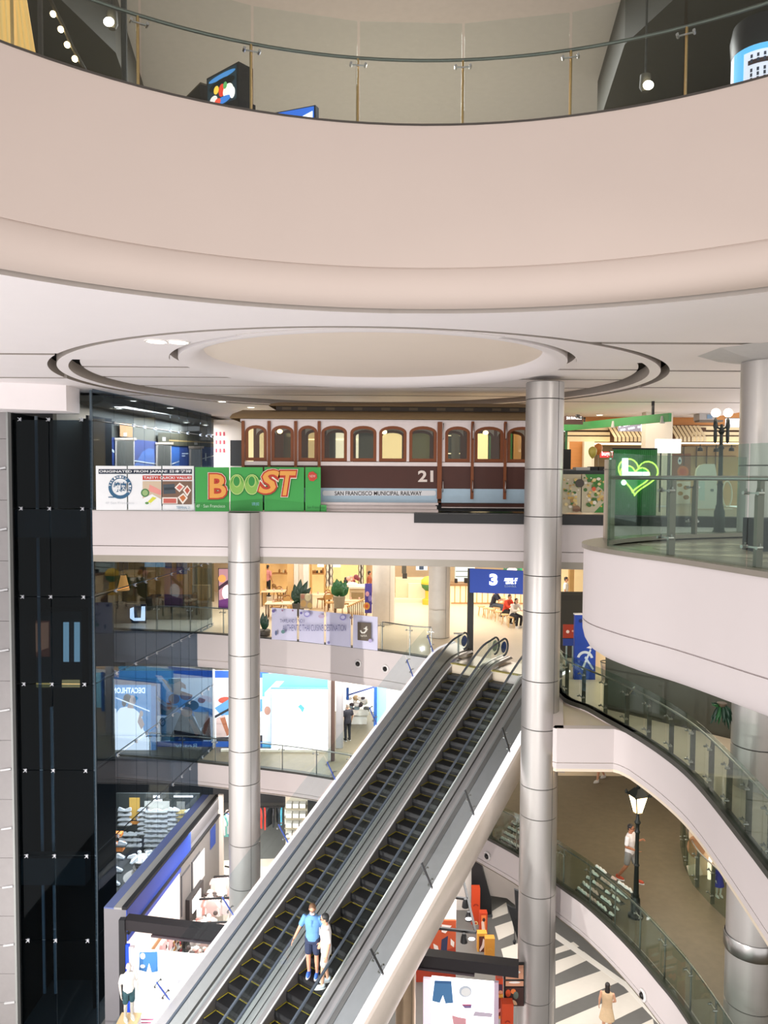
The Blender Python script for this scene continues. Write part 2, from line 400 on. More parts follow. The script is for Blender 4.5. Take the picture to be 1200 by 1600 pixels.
# black strip under the tram on the balcony front
pth = [p for p in P4 if p[0] > .15]
_tn[0] += 1
ob_ = tag(ob('trim_%d' % _tn[0], MB().sweep(pth, [(-.2, .08), (.05, .08), (.05, -.22), (-.2, -.22)], True), BLACK), 'black edge strip on the balcony front right of the tram step', 'trim', kind='structure')
# escalator landing edge
_tn[0] += 1
tag(ob('trim_%d' % _tn[0], MB().extr([(1.62, 27.32, Z3 - 1.3), (5.42, 24.44, Z3 - 1.3), (5.42, 24.44, Z3 - .02), (1.62, 27.32, Z3 - .02)], (.12, .16, 0)), WHITE), 'slab edge behind the escalator heads', 'trim', kind='structure')
# top ring: tall front with a swollen lower cove
r5 = [(-.3, 6.5), (.0, 6.5), (.0, 4.36), (-.02, 4.36), (-.02, 4.335), (0, 4.335), (.03, 4.25), (.03, 4.1), (-.01, 3.97), (-.09, 3.88), (-.2, 3.82), (-.32, 3.8), (-.32, 4.2)]
fascia(A5, 0, r5, BEIGE, 'tall beige round balcony front of the top level', cap=mat('dark_edge', (70, 64, 58), .5), capw=(-.2, .01), caph=(6.5, 6.53))

# ------------------------------------------------------------------ level 4 ceiling: planks, rings and the shallow dome
HO, RO = (-.63, 21.5), 8.02
HB, RB = (-.63, 21.4), 7.78
HI, RI = (-.27, 18.38), 4.68
ceil = tag(ob('ceiling', MB().box(-14, 14, 12.75, 46, 4.32, 4.42), DARK), 'white ceiling of round grooves over the tram level', 'ceiling', kind='structure')  # dark backing board above the gaps gives the grooves their shade
REVEAL = mat('reveal_shade_grey', (176, 166, 158), .7)  # grey put on the groove sides to stand for shade
def cx_l(c, r, y): return c[0] - math.sqrt(max(r * r - (y - c[1]) ** 2, 0))
def cx_r(c, r, y): return c[0] + math.sqrt(max(r * r - (y - c[1]) ** 2, 0))
def ys(a, b, n=40): return [a + (b - a) * (.5 - .5 * math.cos(PI * i / n)) for i in range(n + 1)]
def plank(xl, xr, y0, y1, m=CEIL, z0=ZC, th=.32, name='ceiling_panel'):
    Y = ys(y0, y1); P = [(xl(y), y) for y in Y] + [(xr(y), y) for y in reversed(Y)]
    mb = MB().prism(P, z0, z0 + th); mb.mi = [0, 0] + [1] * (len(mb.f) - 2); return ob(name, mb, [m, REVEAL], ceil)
R5C = R5 + .42
def near_l(y):
    if y < C5[1] + R5C - 1e-6: return cx_l(C5, R5C, y) if y > C5[1] else -8
    return HO[0]
def near_r(y):
    if y < C5[1] + R5C - 1e-6: return cx_r(C5, R5C, y) if y > C5[1] else 9
    return HO[0]
G = .22
YH = HO[1] - RO
plank(lambda y: -14, near_l, 3.0, C5[1] + R5C); plank(lambda y: -14, near_l, C5[1] + R5C, YH); plank(lambda y: -14, lambda y: cx_l(HO, RO, y), YH, 16.7); plank(near_r, lambda y: 14, 3.0, C5[1] + R5C); plank(near_r, lambda y: 14, C5[1] + R5C, YH); plank(lambda y: cx_r(HO, RO, y), lambda y: 14, YH, 14.9)
LJ = [16.7, 20.8, 25.2, 30.5, 40]
for a, b in zip(LJ, LJ[1:]):
    if a + G < HO[1] + RO: plank(lambda y: -14, lambda y: cx_l(HO, RO, y), a + G, min(b, HO[1] + RO))
RJ = [14.9, 18.7, 22.2, 26.5, 30.5, 40]
for a, b in zip(RJ, RJ[1:]):
    if a + G < HO[1] + RO: plank(lambda y: cx_r(HO, RO, y), lambda y: 14, a + G, min(b, HO[1] + RO))
plank(lambda y: -14, lambda y: 14, HO[1] + RO, 40)
# ring band, closed with the near half of the disc
def ann(c, r0, r1, a0, a1, n, z0, z1, m, nm='ceiling_ring'):
    P = ring_poly(c[0], c[1], r0, r1, a0, a1, n)
    k = n + 1; mb = MB(); q = [(p[0], p[1], z0) for p in P] + [(p[0], p[1], z1) for p in P]; N = 2 * k; fs = []
    for i in range(n):
        j = N - 1 - i
        fs += [(i, i + 1, j - 1, j), (N + i, N + j, N + j - 1, N + i + 1), (i, N + i, N + i + 1, i + 1), (j, j - 1, N + j - 1, N + j)]
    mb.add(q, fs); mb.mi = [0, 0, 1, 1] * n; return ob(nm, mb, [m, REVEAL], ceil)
ann(HB, RB - .26, RB, 0, 2 * PI, 120, ZC, ZC + .3, CEIL)
RP = RB - .26 - .26
YN = 17.55
def inl(y): return cx_l(HI, RI, y)
def inr(y): return cx_r(HI, RI, y)
yn0 = HB[1] - (RB - .26)
plank(lambda y: cx_l(HB, RB - .26, y), lambda y: max(inl(y), cx_l(HB, RB - .26, y)), yn0, YN - .0)
plank(lambda y: min(inr(y), cx_r(HB, RB - .26, y)), lambda y: cx_r(HB, RB - .26, y), yn0, YN)
DJ = [YN, 19.6, 21.6, 23.7, 26.2, HB[1] + RP]
GG = .2; ZI = ZC + .14
for a, b in zip(DJ, DJ[1:]):
    e = min(b, HI[1] + RI)
    if a + GG < HI[1] + RI:
        plank(lambda y: cx_l(HB, RP, y), inl, a + GG, e, z0=ZI); plank(inr, lambda y: cx_r(HB, RP, y), a + GG, e, z0=ZI)
        if e < b: plank(lambda y: cx_l(HB, RP, y), lambda y: cx_r(HB, RP, y), e, b, z0=ZI)
    else: plank(lambda y: cx_l(HB, RP, y), lambda y: cx_r(HB, RP, y), a + GG, b, z0=ZI)
rd = RI - .2
ob('dome_rim', MB().lathe([(rd, ZC + .3), (rd, ZC), (rd - .2, ZC + .01), (rd - .38, ZC + .06), (rd - .5, ZC + .15), (rd - .56, ZC + .24)], (HI[0], HI[1] - .02, 0), 96, cap=False), CEIL, ceil, smooth=50)
ob('dome', MB().lathe([(rd - .56, ZC + .24), (rd - 1.4, ZC + .28), (rd - 2.6, ZC + .31), (0.001, ZC + .33)], (HI[0], HI[1] - .02, 0), 96, cap=False), DOME, ceil, smooth=True)
ann((HI[0], HI[1] - .02), RI - .21, RI + .03, math.radians(238), math.radians(302), 40, ZC - .006, ZC + .3, CEIL)
# bulkhead over the lift shaft
def prismz(name, pts, z0, z1, m, par): return ob(name, MB().prism(pts, z0, z1), m, par)
prismz('bulkhead', [(-14, 20.6), (-9.32, 22.6), (-9.32, 23.6), (-14, 23.6)], 3.0, ZC, CEIL, ceil)
# downlights
DL = E(255, 244, 225, 9)
def downlight(p, r=.16, label='', emit=DL, zc=ZC):
    t = thing('downlight', label, 'ceiling light', (p[0], p[1], zc - .02), 'round downlights in the ceiling')
    ob('trim_ring', MB().lathe([(r + .04, zc - .0), (r + .04, zc - .015), (r, zc - .02), (r - .01, zc - .005)], (p[0], p[1], 0), 20, cap=False), C(235, 230, 225), t)
    ob('lens', MB().disc((p[0], p[1], zc - .012), (r, 0, 0), (0, r, 0)), emit, t)
for x, y, lb in ((245, 533, 'cool white downlight, left of the pair beside the ceiling dome'), (278, 534, 'cool white downlight, right of the pair beside the ceiling dome'),
                 (347, 627, 'warm downlight glowing in the ceiling left of the tram roof'), (392, 636, 'warm downlight nearest to the left end of the tram roof'),
                 (207, 626, 'small downlight over the glass wall beside the lift lobby'), (266, 637, 'small downlight second along the glass wall by the lift lobby'),
                 (937, 648, 'small downlight above the green kiosk beam')):
    p = PZ(x, y, ZC); downlight((p.x, p.y), .14 if y > 600 else .2, lb)
# ------------------------------------------------------------------ columns
JOINT = C(60, 58, 56)
def column(x, y, r, z0, z1, joints, label, m=CLAD, extra=None):
    t = thing('column', label, 'column', (x, y, z0)); zs = [z0] + sorted(j for j in joints if z0 < j < z1) + [z1]
    ob('core', MB().lathe([(r - .015, z0), (r - .015, z1)], (x, y, 0), 40), JOINT, t, smooth=40)
    for a, b in zip(zs, zs[1:]):
        ob('cladding', MB().lathe([(r - .014, a + .008), (r, a + .014), (r, b - .014), (r - .014, b - .008)], (x, y, 0), 48, cap=False), m, t, smooth=30)
    ob('seam', MB().box(x + r * .55 - .004, x + r * .55 + .004, y - r * .84 - .004, y - r * .8, z0, z1), JOINT, t)
    return t
zj = lambda ylist, Y, x=850: [PY(x, y, Y).z for y in ylist]
column(4.42, 21.31, .52, Z1, ZC, zj([622, 733, 808, 901, 958, 1067, 1143, 1235, 1283, 1405, 1478, 1572], 20.8), 'tall steel clad column right of the escalators reaching the ceiling')
column(-4.2, 23.0, .475, Z1, .05, zj([879, 929, 1026, 1092, 1176, 1228, 1324, 1392, 1500], 22.55, 385), 'steel clad column below the green banner, left of the escalators')
cr = column(8.02, 16.2, .52, Z1, ZC - .16, zj([727, 1004, 1175, 1250, 1362, 1500, 1588], 15.7, 1170), 'steel clad column at the right edge behind the curved balcony')
cpb = MB().lathe([(.62, ZC - .17), (1.0, ZC - .1), (1.5, ZC + .01)], (8.02, 16.0, 0), 8, a0=PI / 8, a1=2 * PI + PI / 8)
ob('capital', cpb, mat('grey_capital', (200, 198, 198), .6), cr)
ob('collar', MB().lathe([(.54, -9.05), (.56, -9.0), (.56, -8.75), (.54, -8.7)], (8.02, 16.2, 0), 40, cap=False), STEEL, cr, smooth=40)
column(2.28, 31.2, .44, Z3, Z4 - 1.5, [], 'plain white column behind the escalator heads', m=mat('white_column', (226, 219, 210), .5))
column(0.0, 34.0, .5, Z3, Z4 - 1.5, [], 'cream white column beside the purple standee', m=mat('white_column'))
column(.66, 19.9, .27, Z1, Z1 + 4.6, [Z1 + 2.6], 'slim bronze column under the escalator soffit', m=mat('bronze_clad', (190, 165, 138), .35, .7))
# ------------------------------------------------------------------ outer walls
def wall(name, pts, z0, z1, m, label, th=.15):
    (xa, ya), (xb, yb) = pts; d = Vector((xb - xa, yb - ya, 0)).normalized(); n = Vector((d.y, -d.x, 0)) * -th
    o = ob(name, MB().extr([(xa, ya, z0), (xb, yb, z0), (xb, yb, z1), (xa, ya, z1)], n), m); return tag(o, label, 'wall', kind='structure')
SAND = mat('sand_wall', (214, 190, 158), .6)
wall('wall_back', ((-3.9, 44), (13.5, 44)), Z4, ZC, mat('dim_back', (120, 108, 92), .7), 'dim back wall of the tram level')
wall('wall_back', ((-14, 43), (14, 43)), Z3, Z4 - 1.5, SAND, 'sand coloured back wall of the restaurant level')
wall('wall_back', ((-14, 41), (14, 41)), Z2, Z3 - 1.28, mat('white_wall', (222, 218, 212), .6), 'white back wall of the sports shop level')
wall('wall_back', ((-14, 40), (14, 40)), Z1, Z2 - 1.28, mat('charcoal_wall', (70, 70, 72), .6), 'charcoal back wall of the ground level')
wall('wall_right', ((13.8, 44), (13.8, 8)), Z1, Z3 - 1.3, mat('taupe_wall', (150, 140, 125), .6), 'taupe side wall at the right of the lower levels')
wall('wall_right', ((13.8, 44), (13.8, 8)), Z3, Z4 - .3, mat('taupe_wall'), 'taupe side wall at the right of the restaurant level')
wall('wall_left', ((-13.9, 24), (-13.9, 44)), Z1, ZC, mat('charcoal_wall'), 'charcoal side wall behind the lift shaft')
# top level room
G5 = mat('grey_ceiling_top', (190, 184, 180), .7)
tag(ob('ceiling', MB().box(-13, 13, -2, 34, 10.95, 11.1), G5), 'plain grey ceiling of the top level', 'ceiling', kind='structure')
wall('wall_back', ((-13, 27), (13, 27)), Z5, 11, mat('grey_wall_top', (196, 190, 186), .7), 'plain grey back wall of the top level')
wall('wall_right', ((5.6, 19.2), (13, 13.2)), Z5, 11, mat('dark_green_wall', (66, 63, 54), .6), 'dark olive wall at the right of the top level')
wall('wall_left', ((-10.5, 14.5), (-6.3, 20.5)), Z5, 11, mat('dark_green_wall'), 'dark olive wall at the left of the top level')  # dark tone stands for the lack of light on this side

tag(ob('ceiling', MB().prism([(5.2, 19.4), (4.7, 15.6), (6.2, 10.5), (12.9, 7), (12.9, 19.4)], 9.7, 10.9), mat('dark_green_wall')), 'dark olive dropped ceiling at the right of the top level', 'ceiling', kind='structure')
tag(ob('ceiling', MB().prism([(-6.2, 20.4), (-5.5, 16.0), (-6.6, 11.0), (-12.9, 8), (-12.9, 20.4)], 9.7, 10.9), mat('dark_green_wall')), 'dark olive dropped ceiling at the left of the top level', 'ceiling', kind='structure')  # dropped ceiling added to darken the unlit upper left
# ================================================================== GLASS BALUSTRADES
def balustrade(name, label, path, z, joints, gh, rh, gm=GLASS, inset=-.06, rail_in=-.16, rail_r=.025, post='rod', post_m=STEEL, gap=.03, rail_m=STEEL, gz=.05, posts=None, skip=()):
    """joints: plan points; one pane between two joints"""
    pth = [Vector((p[0], p[1], 0)) for p in joints]
    t = thing(name, label, 'railing', (pth[len(pth) // 2].x, pth[len(pth) // 2].y, z))
    for i in range(len(pth) - 1):
        if i in skip: continue
        a, b = pth[i], pth[i + 1]; d = (b - a).normalized(); n = Vector((d.y, -d.x, 0))
        a2, b2 = a + d * gap / 2 + n * inset, b - d * gap / 2 + n * inset
        ob('glass_pane', MB().extr([a2 + Vector((0, 0, z + gz)), b2 + Vector((0, 0, z + gz)), b2 + Vector((0, 0, z + gh)), a2 + Vector((0, 0, z + gh))], n * .014), gm, t)
    op = offset([(p.x, p.y) for p in pth], rail_in)
    rp = smooth_path(op, 5) if len(op) > 2 else op
    ob('handrail', MB().tube([(p[0], p[1], z + rh) for p in rp], rail_r, 10), rail_m, t, smooth=True)
    for i, p in enumerate(pth):
        if posts is not None and i not in posts: continue
        q0 = pth[max(i - 1, 0)]; q1 = pth[min(i + 1, len(pth) - 1)]; d = (q1 - q0).normalized(); n = Vector((d.y, -d.x, 0)); c = p + n * rail_in
        if post == 'rod':
            ob('post', MB().tube([c + Vector((0, 0, z)), c + Vector((0, 0, z + rh))], .022, 8), post_m, t, smooth=40)
        else:
            m = MB(); m.extr([c + n * -.05 + Vector((0, 0, z)), c + n * .05 + Vector((0, 0, z)), c + n * .05 + Vector((0, 0, z + rh * .8)), c + n * .015 + Vector((0, 0, z + rh * .9)), c + n * .015 + Vector((0, 0, z + rh)), c + n * -.05 + Vector((0, 0, z + rh))], d * .05)
            ob('post', m, post_m, t)
        for zz in ((.84, .25) if post != 'rod' else (.86,)):
            k = MB(); e = z + rh * zz
            k.bar(c + d * -.11 + n * .06 + Vector((0, 0, e)), c + d * .11 + n * .06 + Vector((0, 0, e)), .02, .02)
            for s in (-1, 1): k.tube([c + d * .11 * s + n * .03 + Vector((0, 0, e)), c + d * .11 * s + n * .12 + Vector((0, 0, e))], .022, 8); k.bar(c + d * .11 * s + n * .06 + Vector((0, 0, e - .01)), c + d * .11 * s + n * .06 + Vector((0, 0, e + .05)), .015, .02)
            ob('clamp', k, STEEL, t)
    return t
BRASS = mat('warm_brass', (190, 160, 110), .3, .9)
j5 = [(C5[0] + 7.55 * math.sin(math.radians(-7.4 + 12 * k)), C5[1] + 7.55 * math.cos(math.radians(-7.4 + 12 * k))) for k in range(-5, 7)]
balustrade('glass_balustrade', 'round glass balustrade of the top level with brass posts', j5, Z5 + .13, j5, 1.48, 1.0, post_m=BRASS, gz=0, rail_m=mat('dull_rail', (104, 106, 98), .35, .6))
jp = [(7.0, 15.0), (5.75, 14.62), (4.6, 13.95), (3.72, 12.95), (3.34, 11.75), (3.7, 10.45), (4.22, 9.05), (4.95, 7.1), (6.1, 5.1)]
def toward(path, pts): return pts
balustrade('glass_balustrade', 'green tinted glass balustrade of the curved balcony on the right', jp, Z4 + .06, jp, 1.5, 1.09, gm=GGLASS, inset=-.1, rail_in=-.24, post='flat', post_m=mat('grey_post', (112, 108, 98), .45, .4), rail_r=.03, posts=(1, 5, 6, 7), gz=.02)
j3 = resample([p for p in P3C if p[1] > 9.6], step=1.0)
balustrade('glass_balustrade', 'glass balustrade of the curved walkway right of the steel column', j3, Z3 + .06, j3, 1.32, 1.08, gm=GGLASS, post='flat', post_m=mat('dark_post', (74, 74, 66), .45, .4), inset=-.04)
j2 = resample([p for p in P2 if p[0] > 3.4], step=1.15)
balustrade('glass_balustrade', 'glass balustrade of the lowest walkway below the lantern', j2, Z2 + .06, j2, 1.3, 1.08, gm=GGLASS, post='rod', inset=-.04)
j2l = resample([p for p in P2 if -10 < p[0] < 1.2], step=1.45)
balustrade('glass_balustrade', 'glass balustrade in front of the blue sports posters', j2l, Z2 + .06, j2l, 1.15, 1.0, post='rod', inset=-.04)
j3l = [PZ(x, y, Z3) for x, y in ((593, 1019), (637, 1027), (672, 1030))]
j3l = [(p.x, p.y) for p in j3l]
balustrade('glass_balustrade', 'short glass balustrade between the restaurant banner and the escalators', j3l, Z3 + .04, j3l, 1.1, 1.08, post='rod', inset=0)
j3m = resample([p for p in P3L if -9.6 < p[0] < -5.0], step=1.5)
balustrade('glass_balustrade', 'glass balustrade behind the curtain wall on the restaurant level', j3m, Z3 + .04, j3m, 1.15, 1.05, post='rod', inset=0)
# curved rail round the far void of the lowest walkway, at the right
jr = [PZ(x, y, Z2) for x, y in ((1060, 1322), (1066, 1355), (1080, 1385), (1104, 1412), (1140, 1447))]
jr = [(p.x, p.y) for p in jr]
balustrade('glass_balustrade', 'curved glass balustrade round the small void beside the right column', smooth_path(jr, 2), Z2, smooth_path(jr, 2)[::2], 1.15, 1.1, gm=GGLASS, post='flat', post_m=mat('grey_post'))
# ================================================================== ESCALATORS
TH, TAN = math.radians(37.2), math.tan(math.radians(29.86))
EDH = Vector((math.sin(TH), math.cos(TH), 0)); ER = Vector((math.cos(TH), -math.sin(TH), 0)); EB = Vector((4.116, 25.429, 0)); EW = 1.612
def znose(t):
    x = t + .21; return Z3 - TAN * (x + math.sqrt(x * x + .16)) / 2
def ep(s, t, h): 
    p = EB + ER * s - EDH * t; p.z = znose(t) + h; return p
def epn(s, t, h):
    """h measured square to the incline"""
    d = (-EDH - Vector((0, 0, TAN))).normalized(); nn = ER.cross(d); nn = nn if nn.z > 0 else -nn
    return ep(s, t, 0) + nn * h
TB = 18.6                                                                      # horizontal run built (down to the ground level)
TS = [-1.5, -1.2, -.9, -.6, -.4, -.2, 0, .2, .4, .7, 1.0, 1.5, 2.2, 3] + [3 + .92 * i for i in range(1, 18)]
def estrip(prof, ts, closed=False):
    mb = MB(); k = len(prof); vs = []; fs = []
    for t in ts:
        for s, h in prof: vs.append(ep(s, t, h))
    for i in range(len(ts) - 1):
        for j in range(k if closed else k - 1):
            j2 = (j + 1) % k; fs.append((i * k + j, i * k + j2, (i + 1) * k + j2, (i + 1) * k + j))
    if closed: fs += [tuple(range(k)), tuple(range((len(ts) - 1) * k, len(ts) * k))[::-1]]
    return mb.add(vs, fs)
RUBBER = mat('handrail_rubber', (66, 76, 88), .22, spec=.8)
STEPM = mat('step_black', (26, 27, 30), .5, .2, var=.2, scale=30, aniso=(1, 1, 1))
YEL = mat('step_yellow', (150, 138, 40), .5)
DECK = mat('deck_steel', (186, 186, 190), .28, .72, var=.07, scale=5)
DECKD = mat('deck_dark_steel', (128, 124, 124), .35, .6)  # darker steel for the skirts and one deck joint
STICK = C(40, 74, 150)
def esc(s0, label, lwide, rwide, tag_disc):
    t0 = thing('escalator', label, 'escalator', tuple(ep(s0, 0, 0)))
    # steps
    proto = None; pl = None; n = int((TB - .3) / .4)
    for k in range(n):
        t = .3 + .4 * k; z = znose(t); o = EB + ER * s0 - EDH * t; o.z = z
        hi = znose(t - .4) if t > .8 else znose(t - .4)
        if proto is None or k < 4:
            m = MB(); a = ER * .5; f = EDH
            q = lambda s, u, w: o + ER * s + EDH * u + Vector((0, 0, w))
            rise = z - znose(t + .4)
            m.extr([q(-.5, .0, 0), q(-.5, .4, 0), q(-.5, .4, -.03), q(-.5, .03, -.03), q(-.5, .05, -rise + .02), q(-.5, .0, -rise + .02), q(-.5, -.012, -rise * .5), q(-.5, 0, -.03)], ER * 1.0)
            st = ob('step', m, STEPM, t0); st.location = (0, 0, 0)
            y = MB()
            y.extr([q(-.49, .02, .002), q(-.465, .02, .002), q(-.465, .39, .002), q(-.49, .39, .002)], (0, 0, .004))
            y.extr([q(.465, .02, .002), q(.49, .02, .002), q(.49, .39, .002), q(.465, .39, .002)], (0, 0, .004))
            y.extr([q(-.45, .37, .002), q(.45, .37, .002), q(.45, .39, .002), q(-.45, .39, .002)], (0, 0, .004))
            yl = ob('edge_line', y, YEL, st)
            proto, pl, po = st, yl, o.copy()
        else:
            st = inst(proto, 'step', t0, o - po); inst(pl, 'edge_line', st, (0, 0, 0))
    for sg, side in ((-1, 'l'), (1, 'r')):
        e = lambda s: s0 + sg * s
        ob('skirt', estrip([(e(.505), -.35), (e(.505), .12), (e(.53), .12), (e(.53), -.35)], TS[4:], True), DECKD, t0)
        ob('skirt_trim', estrip([(e(.5), .118), (e(.5), .15), (e(.535), .15), (e(.535), .118)], TS[4:], True), C(225, 225, 228, .25), t0)
        ob('inner_deck', estrip([(e(.53), .14), (e(.6), .2), (e(.66), .2), (e(.66), .1)], TS, True), DECK, t0, smooth=30)
        # glass panels
        tb = [-.75, .9] + [.9 + 1.5 * i for i in range(1, 12)]
        for a, b in zip(tb, tb[1:]):
            ts = [a + .006 + (b - a - .012) * i / 6 for i in range(7)] if a < 1 else [a + .006, b - .006]
            ob('balustrade_pane', estrip([(e(.626), .16), (e(.626), .86), (e(.634), .86), (e(.634), .16)], ts, True), GLASS, t0)
        # handrail loop with newel
        pts = [ep(e(.63), t, .88) for t in reversed(TS) if t >= -.6]
        top = ep(e(.63), -.6, .88)
        R = .3; c = ep(e(.63), -1.0, .88) - Vector((0, 0, R)); c.z = Z3 + .9 - R + .0
        for i in range(0, 11):
            a = PI / 2 - PI * i / 10; pts.append(c + EDH * R * math.cos(a) + Vector((0, 0, R * math.sin(a))))
        ob('handrail', MB().tube(pts, .036, 8), RUBBER, t0, smooth=True)
        ds = MB().disc(c + ER * (.0), EDH * (R - .02), Vector((0, 0, R - .02)), 24, ER * .008)
        ds.extr([c + Vector((0, 0, R - .02)), c - Vector((0, 0, R - .02)), c - EDH * .5 - Vector((0, 0, R - .02)), c - EDH * .5 + Vector((0, 0, R - .02))], ER * .008)
        ob('newel_glass', ds, GLASS, t0)
        if (sg == -1 and tag_disc) or (sg == 1 and s0 < -1):
            n = -ER; cc = c + EDH * .02 + n * .012
            fr = frame3(cc, EDH, (0, 0, 1), n)
            if sg == -1:
                d = ob('sticker', MB().disc(cc, EDH * .2, Vector((0, 0, .2)), 24), STICK, t0, label='round blue sticker with white writing')
                if tag_disc == '3':
                    text('sticker_text', '3', (-.06, -.02, .06, .15), fr, C(250, 250, 250), d, .003, bold=.02)
                    text('sticker_text', 'ISTANBUL', (-.15, -.11, .15, -.06), fr, C(250, 250, 250), d, .003)
                else:
                    text('sticker_text', '4', (-.06, .04, .05, .16), fr, C(250, 250, 250), d, .003, bold=.02)
                    prints('sticker_print', fr, [('r', C(250, 250, 250), -.15, -.03, .15, .01), ('r', C(250, 250, 250), -.08, -.15, -.03, -.06), ('r', C(250, 250, 250), .04, -.15, .09, -.06)], d)
            else: ob('sticker', MB().disc(cc, EDH * .2, Vector((0, 0, .2)), 24), C(205, 220, 208), t0, label='pale back of a round sticker')
    # head plate and comb
    ob('landing_plate', MB().obox(EB + ER * s0 + EDH * .65 + Vector((0, 0, Z3 + .012)), ER * .52, EDH * .75, Vector((0, 0, .01))), STEEL, t0)
    ob('comb', MB().obox(EB + ER * s0 + EDH * -.03 + Vector((0, 0, Z3 + .015)), ER * .5, EDH * .09, Vector((0, 0, .012))), YEL, t0)
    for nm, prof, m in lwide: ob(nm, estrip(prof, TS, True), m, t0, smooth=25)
    for nm, prof, m in rwide: ob(nm, estrip(prof, TS, True), m, t0, smooth=25)
    return t0
BLK = mat('joint_black', (40, 38, 38), .5)
esc(-EW, 'left escalator of the long pair, its steps empty',
    [('outer_deck', [(-EW - .66, .2), (-EW - .66, .1), (-2.95, .28), (-2.95, .40)], DECK), ('deck_joint', [(-EW - .9, .235), (-EW - .9, .262), (-EW - .95, .27), (-EW - .95, .24)], BLK),
     ('deck_joint', [(-EW - .7, .205), (-EW - .7, .222), (-EW - .76, .232), (-EW - .76, .21)], BLK),
     ('white_glow_edge', [(-2.93, .38), (-2.93, .42), (-3.02, .42), (-3.02, -.5), (-2.98, -.5), (-2.98, .38)], E(240, 240, 246, .5)),  # edge given a slight glow so that it reads bright white
     ('side_cladding', [(-2.97, -.4), (-3.0, -.4), (-2.8, -1.3), (-.8, -1.42), (-.8, -1.3), (-2.7, -1.2)], mat('warm_cladding', (222, 212, 202), .3, .3))],
    [('middle_deck', [(-EW + .66, .2), (-EW + .66, .1), (-.66, .1), (-.66, .2)], DECK), ('deck_joint', [(-EW + .70, .198), (-EW + .70, .207), (-EW + .725, .207), (-EW + .725, .198)], BLK), ('deck_joint', [(-.725, .198), (-.725, .207), (-.70, .207), (-.70, .198)], BLK)], '4')
LEDM = E(255, 250, 250, 1.5)
E2 = esc(0.0, 'right escalator of the long pair, carrying the two men', [],
    [('outer_deck', [(.66, .2), (.66, .1), (1.54, -.02), (1.54, .06)], DECK), ('deck_joint', [(.74, .186), (.74, .198), (.78, .192), (.78, .18)], BLK), ('deck_joint', [(1.0, .15), (1.0, .162), (1.12, .145), (1.12, .133)], DECKD),
     ('led_strip', [(1.54, .08), (1.62, .06), (1.64, -.16), (1.54, -.14)], LEDM),
     ('side_cladding', [(1.62, -.15), (1.70, -.22), (1.76, -.4), (1.78, -.75), (1.7, -1.1), (1.5, -1.32), (1.2, -1.4), (-.8, -1.42), (-.8, -1.3), (1.4, -1.2), (1.6, -.7), (1.58, -.15)], mat('warm_cladding'))], '3')
# slanted glass fences on both outer edges
BLUEF = C(84, 112, 206, .35); 
def fence(s, h0, ts, label, pm, lean):
    t0 = thing('escalator_fence', label, 'glass fence', tuple(ep(s, ts[0], h0)))
    up = (epn(s, 5, 1) - epn(s, 5, 0)).normalized()
    H = 1.05
    for i, t in enumerate(ts):
        b = ep(s, t, h0)
        ob('post', MB().bar(b - up * .1, b + up * H * (.72 if lean < 0 else .95), .035 if lean < 0 else .06, .022, ER), pm, t0)
        k = MB(); dd = (ep(s, t + .2, h0) - b).normalized()
        for hh in (.25, .68): k.bar(b + up * H * hh - dd * .1, b + up * H * hh + dd * .1, .02, .02); k.bar(b + up * H * hh - dd * .1, b + up * H * hh - dd * .1 + ER * .05, .03, .03); k.bar(b + up * H * hh + dd * .1, b + up * H * hh + dd * .1 + ER * .05, .03, .03)
        ob('clamp', k, STEEL, t0)
    for a, b in zip(ts, ts[1:]):
        p, q = ep(s, a + .02, h0), ep(s, b - .02, h0)
        ob('glass_pane', MB().extr([p + up * .1, q + up * .1, q + up * H, p + up * H], ER * .012), glass('fence_glass', (244, 249, 250), .03, edge=.12), t0)
    return t0
fence(-2.99, .42, [-.1] + [1.15 + 2.05 * i for i in range(9)], 'slanting glass fence with blue wrapped posts left of the escalators', BLUEF, -1)
fence(1.58, .06, [.6 + 2.05 * i for i in range(9)], 'slanting glass fence with steel posts along the white light strip', mat('dark_steel', (96, 98, 102), .3, .7), 1)
# ================================================================== LEVEL 4: TRAM, BANNERS, KIOSKS, LIFT LOBBY
YC = 23.7
xc = lambda x: PY(x, 740, YC).x
zc = lambda y: PY(600, y, YC).z
WOOD = mat('varnished_wood', (124, 64, 22), .55, var=.15, scale=4, aniso=(8, 8, 1))
MAROON = mat('maroon_panel', (70, 30, 17), .55, var=.1, scale=3)
PALEB = mat('pale_blue_panel', (170, 196, 214), .45)
CWHITE = mat('tram_white', (228, 216, 214), .5)
ROOFB = mat('roof_brown', (138, 114, 80), .7, var=.12, scale=3)
tram = thing('tram_car', 'maroon and white tram car with arched windows and number 21', 'tram', ((xc(378) + xc(850)) / 2, YC + 1, .06))
YB = YC + 2.1
def archpts(x0, x1, z0, zs, zt, n=10):
    """outline of a window: straight sides to zs, flat arch up to zt"""
    c = (x0 + x1) / 2; a = (x1 - x0) / 2
    return [(x0, z0), (x1, z0)] + [(c + a * math.cos(PI * i / n), zs + (zt - zs) * math.sin(PI * i / n)) for i in range(n + 1)]
